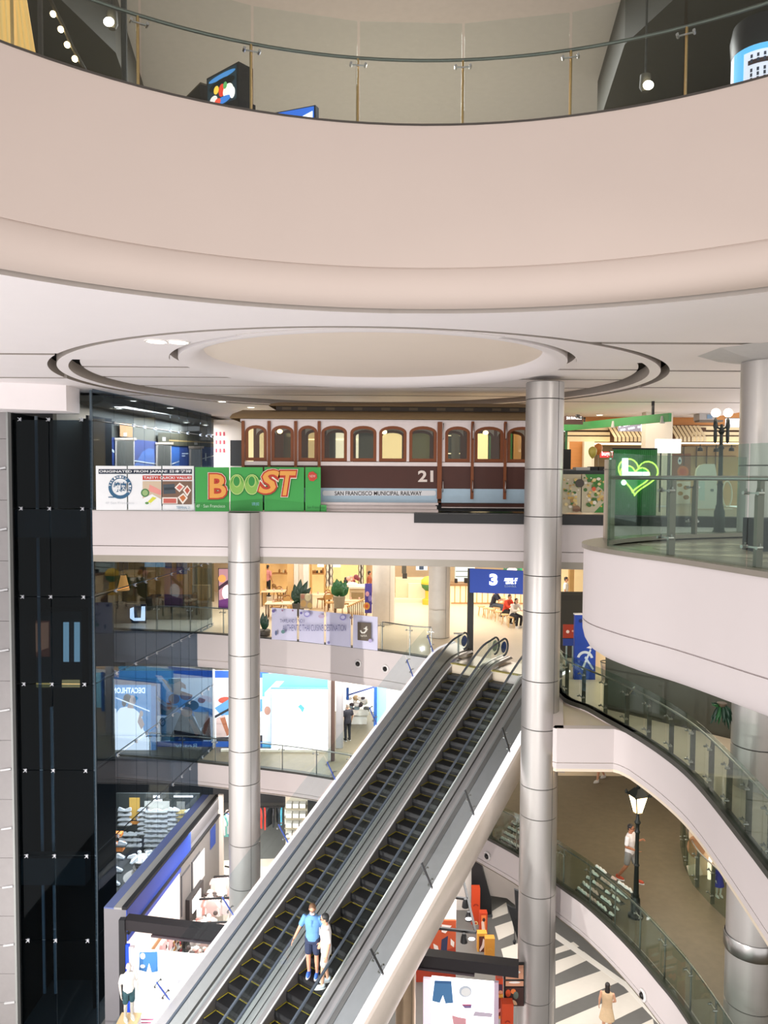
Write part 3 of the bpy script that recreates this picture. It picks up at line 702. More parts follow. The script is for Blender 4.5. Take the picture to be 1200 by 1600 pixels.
def arch_window(x0, x1, z0, zs, zt, y, parent, fw=.095, th=.06):
    o = archpts(x0, x1, z0, zs, zt); i_ = archpts(x0 + fw, x1 - fw, z0 + fw, zs, zt - fw); n = len(o); mb = MB()
    vs = [(p[0], y, p[1]) for p in o] + [(p[0], y, p[1]) for p in i_] + [(p[0], y + th, p[1]) for p in o] + [(p[0], y + th, p[1]) for p in i_]
    fs = []
    for k in range(n):
        j = (k + 1) % n; fs += [(k, j, n + j, n + k), (2 * n + k, 3 * n + k, 3 * n + j, 2 * n + j), (k, 2 * n + k, 2 * n + j, j), (n + k, n + j, 3 * n + j, 3 * n + k)]
    w = ob('window_frame', mb.add(vs, fs), WOOD, parent)
    ob('pane', MB().extr([(p[0], y + .03, p[1]) for p in i_], (0, .006, 0)), glass('tram_glass', (235, 235, 228), .05), w)
    return w
def spandrel(x0, x1, zs, zt, ztop, y, parent, m, th=.05):
    c = (x0 + x1) / 2; a = (x1 - x0) / 2
    P = [(c + a * math.cos(PI - PI * i / 10), zs + (zt - zs) * math.sin(PI * i / 10)) for i in range(11)] + [(x1, ztop), (x0, ztop)]
    ob('spandrel', MB().extr([(p[0], y, p[1]) for p in P], (0, th, 0)), m, parent)
wins = [(383, 417), (424, 459), (466, 496), (502, 542), (547, 588), (592, 635), (639, 682), (695, 734), (741, 786), (792, 838)]
ZW0, ZWS, ZWT, ZFR = zc(721), zc(676), zc(665.5), zc(659)
for yy, off in ((YC, 0.0), (YB, .0)):
    for a, b in wins:
        arch_window(xc(a), xc(b), ZW0, ZWS, ZWT, yy, tram); spandrel(xc(a), xc(b), ZWS, ZWT, ZFR, yy, tram, CWHITE)
    for a, b in ((542, 547), (588, 592), (635, 639)): ob('mullion', MB().box(xc(a), xc(b), yy, yy + .05, ZW0, ZFR), CWHITE, tram)
    for a, b in ((417, 424), (459, 466), (496, 502), (682, 695), (734, 741), (786, 792), (838, 846), (378, 383)): ob('mullion', MB().box(xc(a), xc(b), yy + .01, yy + .06, ZW0, ZFR), CWHITE if yy == YC else WOOD, tram)
    ob('window_sill', MB().box(xc(378), xc(846), yy - .035, yy + .05, zc(728), zc(722)), CWHITE, tram)
    ob('frieze', MB().box(xc(376), xc(848), yy - .03, yy + .08, zc(660), zc(656)), CWHITE, tram)
    for a, b in ((378, 500), (500, 684), (690, 736), (740, 787), (791, 846)):
        ob('side_panel', MB().box(xc(a), xc(b), yy, yy + .06, zc(763), zc(728)), MAROON, tram)
    for a, b in ((378, 500), (500, 684), (690, 846)):
        ob('lower_panel', MB().box(xc(a), xc(b), yy - .01, yy + .06, zc(785), zc(763)), PALEB, tram)
for a, b in ((378, 382.5), (418.5, 423), (460, 464.5), (496.5, 501), (683, 690)):
    ob('post', MB().box(xc(a), xc(b), YC - .07, YC + .02, zc(763 if a < 600 else 779), zc(659)), WOOD, tram)
for a in (737.5, 788.5, 843):
    ob('post', MB().box(xc(a - 2.2), xc(a + 2.2), YC - .07, YC + .02, zc(779), zc(658)), WOOD, tram)
for a in (692, 738, 789):
    for y0, y1 in ((661, 686), (750, 768)):
        ob('grab_handle', MB().tube([(xc(a), YC - .07, zc(y1)), (xc(a), YC - .12, zc(y1) + .04), (xc(a), YC - .12, zc(y0) - .04), (xc(a), YC - .07, zc(y0))], .014, 6), STEEL, tram, smooth=True)
fr = frame_px(YC)
nb = ob('name_board', MB().extr([fr(x, y, .03) for x, y in [(504, 769), (506, 766.5), (679, 766.5), (681, 769), (681, 772), (679, 774.5), (506, 774.5), (504, 772)]], (0, .02, 0)), C(222, 224, 228), tram)
text('lettering', 'SAN FRANCISCO MUNICIPAL RAILWAY', (523, 774, 659, 767.5), fr, C(40, 34, 38), nb, .034, bold=.012)
text('number', '21', (653, 753, 677, 735), fr, C(226, 214, 206), tram, .012, bold=.03)
for k in range(3):
    ob('step_plank', MB().box(xc(502), xc(684 - 2 * k), YC - .35 + .03 * k, YC - .1, zc(800 - 5 * k) + .005, zc(795 - 5 * k) - .004), CWHITE, tram)
ob('step_side', MB().box(xc(502), xc(684), YC - .34, YC, zc(788), zc(785)), CWHITE, tram)
ob('sill_beam', MB().box(xc(690), xc(846), YC, YC + .1, zc(791), zc(786)), MAROON, tram)
ob('sill_strip', MB().box(xc(690), xc(846), YC - .03, YC + .1, zc(793), zc(791.5)), CWHITE, tram)
ob('underframe', MB().box(xc(380), xc(844), YC + .15, YB - .1, .07, zc(788)), BLACK, tram)
for wx in (715, 770):
    m = MB()
    for zz in (.16, .24): m.tube([(xc(wx - 9), YC + .1, zz), (xc(wx), YC + .05, zz + .06 - .5 * (zz - .16)), (xc(wx + 9), YC + .1, zz)], .015, 6)
    ob('leaf_spring', m, C(70, 68, 66), tram)
ob('car_floor', MB().box(xc(380), xc(844), YC + .06, YB, zc(785), zc(783)), WOOD, tram)
for xa in (378, 842): ob('end_wall', MB().box(xc(xa), xc(xa) + .06, YC + .06, YB, zc(785), ZW0), MAROON, tram); 
# roof: curved lower roof, clerestory with vents, upper roof
def roof(x0, x1, prof, nm, m):
    """prof (y,z) across the car"""
    mb = MB(); k = len(prof); xs = [x0, x0 + .25, x1 - .25, x1]
    dz = [-.10, 0, 0, -.1]; vs = []
    for x, d in zip(xs, dz):
        for y, z in prof: vs.append((x, y, z + d * (z - prof[0][1]) / .35))
    fs = [(i * k + j, i * k + j + 1, (i + 1) * k + j + 1, (i + 1) * k + j) for i in range(3) for j in range(k - 1)]
    fs += [tuple(range(k))[::-1], tuple(range(3 * k, 4 * k)), tuple(i * k for i in range(4)), tuple(i * k + k - 1 for i in reversed(range(4)))]
    ob(nm, mb.add(vs, fs), m, tram, smooth=40)
z0 = zc(656)
roof(xc(362), xc(862), [(YC - .28, z0), (YC - .25, z0 + .05), (YC + .1, z0 + .22), (YC + .55, z0 + .32), (YB - .55, z0 + .32), (YB - .1, z0 + .22), (YB + .25, z0 + .05), (YB + .28, z0)], 'roof', ROOFB)
ob('clerestory', MB().box(xc(428), xc(824), YC + .45, YB - .45, z0 + .28, z0 + .44), C(58, 46, 34), tram)
for x in (445, 470, 514, 558, 602, 646, 690, 734, 778, 806): ob('vent_window', MB().box(xc(x - 7), xc(x + 7), YC + .43, YC + .46, z0 + .33, z0 + .41), C(96, 80, 58), tram)
roof(xc(418), xc(836), [(YC + .25, z0 + .43), (YC + .3, z0 + .47), (YC + .7, z0 + .58), (YB - .7, z0 + .58), (YB - .3, z0 + .47), (YB - .25, z0 + .43)], 'upper_roof', ROOFB)
lampm = E(255, 226, 170, 5)
for x in (430, 600, 765):
    ob('interior_lamp', MB().ell((xc(x), YC + 1.05, zc(672)), (.09, .09, .07), 12, 8), lampm, tram)

# ---- banners hung on the rail of the balcony edge
def banner_panels(t, cuts, y0, y1, Y, m):
    for a, b in cuts: board('banner_panel', a, y0, b, y1, Y, m, t, .02)
fr = frame_px(23.22); WH = C(236, 238, 240)
t = thing('food_banner', 'white grill banner reading originated from Japan on the balcony rail', 'banner', (-8, 23.22, .07))
banner_panels(t, ((150, 198), (200, 252), (254, 303)), 728, 797, 23.22, WH)
NAVY = C(24, 40, 62); TEAL = C(40, 92, 128); RED = C(196, 62, 48)
prints('print', fr, [('r', NAVY, 154, 733, 198, 740.5), ('r', NAVY, 200, 733, 252, 740.5), ('r', NAVY, 254, 733, 300, 740.5), ('r', RED, 223, 743, 252, 750), ('r', RED, 254, 743, 300, 750),
    ('p', TEAL, ring_poly(188, 761, 13.2, 18.5, 0, 2 * PI, 28)), ('r', C(206, 186, 160), 223, 752, 252, 787), ('p', C(226, 150, 140), [(234, 757), (252, 766), (252, 774), (232, 767)]), ('e', C(64, 120, 70), 227, 770, 6.5, 6.5), ('e', C(150, 180, 120), 227, 770, 4.6, 4.6),
    ('p', C(226, 222, 70), [(230, 784), (240, 775), (246, 777), (235, 788)]), ('p', WH, [(223, 787), (223, 779), (238, 772), (252, 780), (252, 787)]), ('p', C(214, 214, 70), [(231, 784), (239, 776), (245, 778), (236, 786)]), ('e', C(80, 140, 60), 230, 786, 3, 1.8),
    ('r', C(120, 92, 74), 254, 752, 300, 788), ('p', C(66, 76, 84), [(255, 757), (273, 756), (275, 771), (256, 772)]), ('p', C(40, 48, 56), [(257, 762), (274, 761), (274.5, 765), (257, 766)]),
    ('p', C(236, 228, 218), [(273, 762), (281, 754), (289, 760), (281, 769)]), ('p', C(206, 110, 96), [(276, 762), (281, 757), (286, 760.5), (281, 766)]), ('p', C(236, 228, 218), [(286, 766), (293, 758), (299, 766), (293, 776)]), ('p', C(182, 84, 60), [(289, 766), (293, 761), (297, 766), (293, 772)]),
    ('p', C(236, 228, 218), [(278, 777), (287, 770), (294, 778), (286, 788)]), ('p', C(196, 110, 54), [(281, 777), (287, 773), (291, 778), (286, 784)]), ('r', C(236, 228, 218), 254, 777, 278, 787), ('r', C(198, 96, 84), 256, 779, 276, 786), ('r', TEAL, 170, 776, 181, 777.5)], t)
text('lettering', 'ORIGINATED FROM JAPAN! 日本発祥', (155.5, 739.5, 299, 734), fr, WH, t, .03, bold=.018)
text('lettering', 'TASTY! QUICK! VALUE!', (225, 749, 299, 744.5), fr, WH, t, .03, bold=.02)
text('lettering', '焼肉', (178, 769, 198, 753), fr, TEAL, t, .03, bold=.03)
for k, ch in enumerate('YAKINIKU LIKE'):
    if ch == ' ': continue
    a = math.radians(200 - k * 18.5 + 18) if False else math.radians(190 + k * 16.5)
    cx, cy = 188 + 15.9 * math.cos(a), 761 + 15.9 * math.sin(a); ux = (-math.sin(a), math.cos(a)); uy = (math.cos(a), math.sin(a))
    text('lettering', ch, (-1.5, -1.7, 1.5, 1.7), (lambda u, v, w=0, cx=cx, cy=cy, ux=ux, uy=uy: fr(cx + ux[0] * u + uy[0] * v, cy + ux[1] * u + uy[1] * v, w)), WH, t, .031, bold=.02)
text('lettering', '4F San Francisco', (165, 787.5, 210, 784), fr, C(206, 210, 214), t, .03)
text('lettering', 'TERMINAL 21', (276, 795, 297, 791), fr, C(90, 140, 170), t, .03)
fr = frame_px(23.08); GR = C(58, 158, 72)
t = thing('juice_banner', 'green juice bar banner reading BOOST on the balcony rail', 'banner', (-3.6, 23.08, .07))
banner_panels(t, ((305, 358), (360, 410.5), (413, 475), (477, 501)), 730, 799, 23.08, GR)
board('banner_panel', 500, 789, 510, 800, 23.08, GR, t, .02)
DGR = C(34, 110, 50); ORG = C(226, 160, 74); DRED = C(184, 52, 28); LG = C(132, 182, 82)
prints('print', fr, [('p', C(44, 138, 58), [(305, 785), (358, 785), (358, 799), (305, 799)]), ('p', C(44, 138, 58), [(360, 783), (410.5, 779), (410.5, 799), (360, 799)]), ('p', C(50, 146, 64), [(413, 779), (475, 785), (475, 799), (413, 799)])], t)
for ch, bx, sh in (('B', (328, 778, 354, 741), 0), ('S', (404, 771, 437, 735), .25), ('T', (437, 774, 463, 736), .2)):
    for i, (m, bo) in enumerate(((DGR, .11), (C(238, 232, 214), .09), (DRED, .065), (ORG, .0))):
        e = (3.4, 3.0, 2.2, 0)[i]; text('lettering', ch, (bx[0] - e, bx[1] + e, bx[2] + e, bx[3] - e), fr, m, t, .03 + .006 * i, bold=bo + .02, shear=sh)
for cx in (370.5, 394):
    prints('letter_print', fr, [('e', C(28, 120, 50), cx, 757.5, 12.6, 17), ('e', C(190, 216, 130), cx, 757, 11.8, 16), ('e', C(92, 160, 60), cx, 757, 10.6, 14.8), ('e', LG, cx, 760, 10, 11.6), ('e', C(170, 200, 110), cx, 752, 6.4, 9.4), ('e', C(46, 140, 60), cx - .5, 752, 5, 7.6)], t, .03)
prints('badge', fr, [('p', RED, [(481, 744), (483, 738), (489, 736.5), (495, 741), (495.5, 747), (490, 752), (484, 751)])], t, .03)
text('lettering', 'NEW', (484, 746, 493, 742), fr, C(240, 200, 190), t, .034)
text('lettering', '4F · San Francisco', (307, 793, 352, 788), fr, C(190, 220, 190), t, .03)
text('lettering', 'SUPER JUICE', (394, 791, 405, 785), fr, C(150, 210, 230), t, .03)
text('lettering', 'San Francisco', (480, 794.5, 507, 790.5), fr, DGR, t, .03)

# ---- lift shaft and curtain wall
A, B = Vector((-8.87, 23.42, 0)), Vector((-7.42, 33.0, 0)); AB = (B - A)
ROWS = [Z1, -13.4, -10.7, -8.0, -5.3, -2.6, .1, 2.8, ZC]
YST = [23.42, 24.7, 26.0, 26.8, 27.6, 28.9, 29.7, 30.5, 31.8, 32.5, 33.0]
cw = thing('curtain_wall', 'tall tinted glass curtain wall with steel point fittings beside the lift', 'glass wall', (A.x, A.y, Z1))
on = lambda Y: A + AB * ((Y - A.y) / AB.y)
nrm = Vector((AB.y, -AB.x, 0)).normalized()
def fitting(c, n, parent, k=1.0):
    m = MB(); u = Vector((0, 0, 1)); s = n.cross(u)
    for a in (1, -1):
        for b in (1, -1): m.bar(c - n * .06, c + n * .0 + s * a * .05 * k + u * b * .05 * k, .018, .018)
    m.obox(c - n * .06, s * .03, u * .04, n * .03)
    return ob('fitting', m, C(176, 178, 184, .3), parent)
for y0, y1 in zip(YST, YST[1:]):
    p, q = on(y0 + .012), on(y1 - .012)
    for z0, z1 in zip(ROWS, ROWS[1:]):
        ob('pane', MB().extr([p + Vector((0, 0, z0 + .012)), q + Vector((0, 0, z0 + .012)), q + Vector((0, 0, z1 - .012)), p + Vector((0, 0, z1 - .012))], nrm * .02), DGLASS, cw)
for y in YST[1:]:
    for z in ROWS[1:-1]: fitting(on(y) + Vector((0, 0, z)) + nrm * .06, nrm, cw)
for z in ROWS[1:-1]: ob('cable', MB().tube([on(YST[0]) + nrm * -.1 + Vector((0, 0, z)), on(YST[-1]) + nrm * -.1 + Vector((0, 0, z))], .018, 6), C(50, 52, 54), cw)
sh = thing('lift_shaft', 'dark glass lift shaft tower at the left edge', 'lift shaft', (-10.1, 23.4, Z1))
X0, X1 = PY(22, 800, 23.4).x, A.x; XM = PY(79, 800, 23.4).x
for xa, xb in ((X0, XM), (XM, X1 - .0)):
    for z0, z1 in zip(ROWS, ROWS[1:]):
        if z1 > 3.2: z1 = 3.0
        if z1 - z0 < .3: continue
        ob('pane', MB().box(xa + .012, xb - .012, 23.36, 23.38, z0 + .012, z1 - .012), SGLASS, sh)
for x in (X0 + .25, XM, X1 - .3):
    for z in ROWS[1:-1]: fitting(Vector((x, 23.3, z)), Vector((0, -1, 0)), sh)
BLK2 = mat('shaft_black', (16, 18, 20), .7)
ob('shaft_back', MB().box(X0, X1 - .45, 25.6, 25.75, Z1, 3.0), BLK2, sh); ob('shaft_side', MB().box(X0 - .1, X0, 23.4, 25.7, Z1, 3.0), BLK2, sh)
ob('shaft_side', MB().extr([(X1 - .5, 24.2, Z1), (X1 - .3, 25.7, Z1), (X1 - .3, 25.7, 3.0), (X1 - .5, 24.2, 3.0)], (.08, 0, 0)), BLK2, sh)
ob('corner_post', MB().box(X1 - .06, X1 + .0, 23.36, 23.44, Z1, 3.7), C(70, 84, 94), sh)
for z in (Z4 - .8, Z2 - .9): ob('slab_band', MB().box(X0, X1 - .4, 23.46, 23.9, z, z + .86), C(62, 68, 68), sh)
for px, zz0, zz1 in ((58, -16, 3.0), (76, -16, -6.4)):
    ob('guide_rail', MB().box(PY(px - 2, 800, 24.6).x, PY(px + 2, 800, 24.6).x, 24.6, 24.66, zz0, zz1), C(214, 220, 224), sh)
car = thing('lift_car', 'dim lift car with lit windows inside the glass shaft', 'lift', (-10.2, 24.9, -5.5))
fr = frame_px(24.72)
bx = RY(42, 955, 128, 1076, 24.75)
ob('car_body', MB().box(bx[0], bx[1], 24.76, 25.5, bx[2], bx[3]), C(30, 33, 35), car)
prints('window', fr, [('r', C(60, 66, 66), 44, 962, 79, 1074), ('r', E(120, 66, 50, .8), 51, 970, 78, 1026), ('p', E(190, 130, 100, .9), [(54, 974), (76, 972), (76, 1012), (54, 1020)]), ('r', E(170, 196, 206, 1.6), 99, 972, 125, 1034), ('r', C(70, 84, 92), 108, 972, 116, 1034), ('r', E(206, 170, 110, 1.4), 97, 1062, 125, 1074), ('r', E(150, 132, 80, 1.0), 48, 1066, 79, 1074), ('r', C(50, 56, 58), 79, 958, 97, 1076)], car)  # poster and lit car floor glow through emissive print colours
gw = thing('stone_pier', 'grey stone clad pier at the far left edge', 'pier', (-12.4, 23.2, Z1))
gx = X0 - .06
for k in range(22):
    z0 = Z1 + .92 * k
    ob('stone_panel', MB().box(-14, gx, 23.15, 23.3, z0 + .006, z0 + .914 if z0 + .914 < 2.99 else 2.99), mat('grey_stone', (142, 138, 138), .5, var=.08, scale=5), gw)
    if k % 2: ob('clip', MB().bar((gx - .35, 23.12, z0), (gx - .02, 23.1, z0 + .06), .05, .05), C(190, 190, 192, .3), gw)
ob('steel_edge', MB().box(gx, gx + .06, 23.1, 23.3, Z1, 3.0), C(150, 152, 150, .35), gw)
# lift lobby wall behind the curtain wall
LA, LB = Vector((-9.75, 27.0, 0)), Vector((-8.75, 38.0, 0)); fr = frame_pl((LA.x, LA.y), (LB - LA)[:2])
lob = tag(ob('wall_left', MB().extr([fr(140, 1000, 0) * 1.0 if False else Vector((-10.2, 22.6 + 1.4, 0)), LB, LB + Vector((0, 0, ZC)), Vector((-10.2, 24.0, ZC))], (-.12, 0, 0)), mat('lobby_wall', (120, 116, 104), .6)), 'lift lobby wall with blue travel mural behind the glass', 'wall', kind='structure')
BLU = C(52, 76, 142); BL2 = C(70, 116, 188); WL = C(230, 234, 240)
prints('mural', fr, [('p', BLU, [(142, 680), (336, 699), (336, 770), (142, 770)]), ('p', BL2, [(208, 730), (222, 706), (232, 700), (240, 702), (242, 735), (208, 738)]), ('p', BL2, [(267, 694), (280, 695), (280, 730), (267, 730)]),
    ('p', WL, [(149, 681), (158, 690), (178, 704), (178, 708), (158, 696), (149, 684)]), ('p', WL, [(159, 685), (164, 685), (161, 702), (158, 702)]), ('p', WL, [(157, 727), (164, 708), (170, 708), (170, 728)]), ('p', WL, [(208, 719), (242, 724), (242, 725.4), (208, 720.6)]), ('p', WL, [(267, 724), (279, 720), (279, 721.5), (267, 726)]), ('p', WL, [(315, 716), (334, 711), (334, 712.5), (315, 717.5)]), ('p', WL, [(319, 708), (321, 708), (321, 720), (319, 720)]),
    ('r', C(190, 120, 60), 143, 660, 151, 680), ('p', C(206, 150, 96), [(185, 661), (205, 663), (205, 683), (185, 682)]), ('p', C(92, 84, 62), [(245, 676), (334, 680), (334, 699), (245, 695)]), ('p', C(196, 158, 100), [(262, 687), (334, 691), (334, 693), (262, 689)]), ('r', WL, 282, 708, 292, 709.4), ('r', WL, 282, 711.6, 287, 713)], lob, .01, .004)
for dn, (a, b, y) in enumerate(((178, 208, 684), (242, 266, 691), (294, 314, 697))):
    d = thing('lift_door', ('leftmost', 'middle', 'rightmost')[dn] + ' grey lift door with pale frame in the mural wall', 'lift door', tuple(fr(a, 790, .02)))
    ob('frame', MB().extr([fr(a, 800, .05), fr(b, 800, .05), fr(b, y, .05), fr(a, y, .05)], (.0, .02, 0)), C(206, 190, 176), d)
    ob('lintel', MB().extr([fr(a - 2, y + 3.2, .08), fr(b + 2, y + 3.6, .08), fr(b + 2, y, .08), fr(a - 2, y, .08)], (0, .02, 0)), C(214, 188, 164), d)
    mid = (a + b) / 2
    for u, v in ((a + 2.5, mid - .15), (mid + .15, b - 2.5)): ob('leaf', MB().extr([fr(u, 800, .07), fr(v, 800, .07), fr(v, y + 5, .07), fr(u, y + 5, .07)], (0, .01, 0)), C(110, 104, 92, .35), d)
    ob('indicator', MB().extr([fr(mid - 2.5, y - 2, .06), fr(mid + 2.5, y - 2, .06), fr(mid + 2.5, y - 8, .06), fr(mid - 2.5, y - 8, .06)], (0, .03, 0)), C(210, 200, 186), d)
for x, y, lb in ((186, 638, 'recessed lobby downlight left of the lift doors'), (269, 665, 'recessed lobby downlight above the middle lift door'), (291, 660, 'recessed lobby downlight between the middle and right lift doors'), (321, 664, 'recessed lobby downlight at the right end of the lift lobby')):
    p = PZ(x, y, ZC - .3); downlight((p.x, p.y), .12, lb, zc=ZC - .3)
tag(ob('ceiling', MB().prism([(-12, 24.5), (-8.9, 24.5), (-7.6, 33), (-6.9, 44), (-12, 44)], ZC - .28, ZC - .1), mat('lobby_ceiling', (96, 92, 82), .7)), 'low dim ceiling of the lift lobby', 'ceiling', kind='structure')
# white wall with small signs between lobby and tram
w = board('wall_back', 334, 656, 380, 800, 34.0, C(228, 222, 218)); tag(w, 'white wall strip with red signs left of the tram', 'wall', kind='structure')
fr = frame_px(34.0); prints('small_signs', fr, [('r', C(190, 70, 90), 337 + 6 * i, 675 + 13 * j, 339.5 + 6 * i, 681 + 13 * j) for i in range(3) for j in range(3)] + [('r', C(36, 38, 42), 360, 688, 379, 728)], w, .01)
# shop fronts seen through the tram; glow in some panels stands for shop lighting
t = thing('snack_shop', 'bright cream shop front seen through the tram windows', 'shop front', (0, 31, 0)); fr = frame_px(31.2)
for a, b, m in ((378, 416, E(240, 214, 168, 1.1)), (418, 470, C(150, 128, 100)), (470, 520, E(226, 196, 150, .9)), (520, 560, E(250, 244, 232, 1.3)), (562, 592, C(90, 92, 92)), (594, 640, E(250, 226, 180, 1.3)), (642, 690, C(120, 124, 92)), (692, 735, C(56, 58, 62)), (738, 762, E(250, 228, 180, 1.3)), (764, 800, C(52, 110, 66)), (802, 850, C(200, 150, 100))):
    X0_, X1_, _, _ = RY(a, 650, b, 800, 31.2); ob('panel', MB().box(X0_, X1_, 31.2, 31.3, 0, 3.5), m, t)
for px in (430, 512, 705): X0_, X1_, _, _ = RY(px, 650, px + 12, 800, 31.0); ob('pillar', MB().box(X0_, X1_, 30.9, 31.2, 0, 3.5), C(84, 82, 80), t)
for y, a, b in ((686, 480, 560), (680, 690, 735), (708, 690, 735)): prints('light_line', fr, [('r', E(255, 236, 200, 3), a, y, b, y + 1.2)], t, .02)
# ================================================================== LEVEL 4: FOOD KIOSKS AT THE RIGHT
def bxp(mb, x0, y0, x1, y1, Y, d):
    X0, X1, Z0, Z1_ = RY(x0, y0, x1, y1, Y); return mb.box(X0, X1, Y, Y + d, Z0, Z1_)
def pb(name, x0, y0, x1, y1, Y, d, m, parent): return ob(name, bxp(MB(), x0, y0, x1, y1, Y, d), m, parent)
ORNG = mat('orange_wood', (204, 138, 74), .5, var=.1, scale=2, aniso=(1, 1, 6)); CREAM = mat('cream_board', (240, 222, 182), .55); DKW = mat('dark_brown_wood', (92, 62, 40), .5)
t = thing('food_hall_front', 'orange wood shop front with cream cornices behind the green kiosk', 'shop front', (9, 33, 0))
pb('upper_wall', 893, 640, 1200, 676, 33.2, .2, ORNG, t)
for y0, y1, d in ((666, 672, .0), (675, 680, .06), (682, 690, .12)):
    pb('cornice', 884, y0, 953, y1, 33.0 - d, .2, CREAM, t); pb('cornice', 1082, y0, 1200, y1, 33.0 - d, .2, CREAM, t)
pb('cornice_gap', 884, 664, 1200, 692, 33.15, .06, DKW, t)
pb('light_strip', 916, 692, 1006, 695, 32.7, .05, E(255, 226, 170, 2.5), t); pb('light_strip', 1052, 691.5, 1200, 694, 32.7, .05, E(255, 226, 170, 2.5), t)
pb('pillar', 1008, 640, 1050, 790, 30.5, .5, C(222, 214, 200), t); pb('pillar', 912, 690, 928, 790, 32.2, .3, C(246, 236, 214), t)
pb('door', 889, 690, 912, 790, 32.6, .1, ORNG, t); pb('door_panel', 884, 690, 889, 790, 32.55, .1, CREAM, t)
pb('tiled_wall', 928, 695, 1008, 790, 34.2, .1, mat('olive_tile', (136, 116, 78), .4, var=.15, scale=10), t)
pb('menu_wall', 1050, 694, 1200, 790, 34.5, .1, mat('tan_menu_wall', (186, 150, 104), .6, var=.25, scale=3), t)
for x in (1068, 1088, 1104, 1118): pb('frame_bar', x, 697, x + 1.2, 730, 34.4, .05, DKW, t)
for y in (697, 712): pb('frame_bar', 1052, y, 1150, y + 1, 34.4, .05, DKW, t)
for i, (a, y) in enumerate(((1094, 701), (1119, 702), (1143, 701))):
    X, _, Z, _ = RY(a, y, a + 1, y + 1, 33.8); ob('track_lamp', MB().lathe([(.02, .25), (.02, .1), (.1, .05), (.12, -.08)], (X, 33.8, Z), 10), BLACK, t)
for nm, xa, xb in (('left', 953, 1006), ('right', 1049, 1093)):
    aw = thing('striped_awning', 'cream striped awning ' + ('left' if nm == 'left' else 'right') + ' of the pale pillar', 'awning', tuple(PY((xa + xb) / 2, 690, 32)), 'cream striped awnings')
    x = xa - 4
    while x < xb:
        a, b = PY(x, 666, 32.9), PY(x + 4.2, 666, 32.9); c_, d_ = PY(x + 11, 684, 32.0), PY(x + 15.2, 684, 32.0)
        ob('slat', MB().extr([a, b, d_, c_], (0, 0, .03)), CREAM, aw); e_, f_ = PY(x + 11, 690, 32.0), PY(x + 15.2, 690, 32.0)
        ob('slat', MB().extr([c_, d_, f_, e_], (0, .03, 0)), CREAM, aw); x += 6.2
    pb('backing', xa - 2, 668, xb + 10, 690, 32.95, .04, C(88, 58, 34), aw)
t = thing('level_sign', 'dark sign reading San Francisco beside the steel column', 'sign', tuple(PY(896, 660, 29.5)))
pb('board', 882, 650, 911, 663, 29.5, .1, C(74, 48, 44), t); text('lettering', 'SAN FRANCISCO', (885, 655.5, 909, 651), frame_px(29.5), E(255, 250, 245, 1.2), t, .01, bold=.02)
pb('lamp_arm', 904, 652, 915, 654, 29.2, .05, BLACK, t); pb('lamp_arm', 912.5, 652, 914.5, 659, 29.2, .05, BLACK, t); pb('lamp_head', 901, 647.5, 906, 652, 29.1, .2, BLACK, t)
# green kiosk frame
KG = mat('kiosk_green', (62, 150, 84), .4)
t = thing('kiosk_canopy', 'bright green kiosk beam with post hung from the ceiling', 'kiosk canopy', tuple(PY(886, 740, 24)))
a, b = PZ(883, 668, 3.15), PZ(1047, 652, 3.15)
ob('beam', MB().bar(a, b, .12, .28), KG, t); p = PZ(885, 672, 3.05); ob('post', MB().box(p.x - .04, p.x + .04, p.y - .05, p.y + .05, 0, 3.1), mat('kiosk_dark_green', (36, 92, 50), .45), t)
c_ = a.lerp(b, .86); ob('hanger', MB().box(c_.x - .04, c_.x + .04, c_.y - .04, c_.y + .04, 3.2, ZC), BLACK, t)
for k in (.5, .93):
    c_ = a.lerp(b, k); ob('spot_lamp', MB().lathe([(.05, .12), (.07, .0), (.09, -.12)], c_ + Vector((0, -.12, -.06)), 10), C(190, 190, 186), t)
# counter with fruit pictures
t = thing('kiosk_counter', 'kiosk counter with fruit picture panels beside the steel column', 'counter', tuple(PY(915, 800, 22.3)))
fr = frame_px(22.1)
for a, b in ((878, 907.5), (909, 950)): board('picture_panel', a, 741, b, 801, 22.1, C(196, 186, 156), t, .03)
rnd = random.Random(3); shp = [('p', C(70, 140, 66), [(914, 741), (950, 741), (950, 772), (935, 760), (920, 752)]), ('p', C(66, 136, 60), [(928, 801), (950, 778), (950, 801)])]
for k in range(120):
    x = rnd.uniform(881, 947); y = rnd.uniform(745, 792); m = rnd.choice([C(216, 190, 120), C(226, 206, 150), C(96, 136, 66), C(228, 222, 206), C(206, 168, 84), C(72, 112, 56), C(186, 150, 96)]); r = rnd.uniform(1.2, 3.6)
    if not (906 < x - r - .5 and x - r < 911 or 906 < x + r < 911): shp.append(('e', m, x, y, r, r * rnd.uniform(.7, 1)))
shp += [('e', C(222, 96, 60), 927, 764, 3.2, 3.4), ('e', C(76, 70, 62), 905, 755, 7, 6.5), ('e', C(140, 110, 84), 900, 795, 6, 5), ('r', C(110, 80, 60), 894, 795, 906, 799)]
prints('print', fr, shp, t, .004, .0006)
pb('counter_top', 878, 735, 951, 741, 22.2, .7, C(52, 58, 56), t)
for a, b, y, m in ((882, 898, 733, C(160, 156, 150)), (900, 922, 730, C(206, 202, 196)), (923, 934, 729, C(30, 30, 32)), (936, 950, 729, C(34, 30, 28))): pb('appliance', a, y, b, 736, 22.4, .4, m, t)
pb('counter_body', 879, 742, 950, 800, 22.2, .6, C(120, 112, 100), t)
pb('screen', 879.5, 702, 892, 734, 23.4, .08, C(34, 34, 32), t)
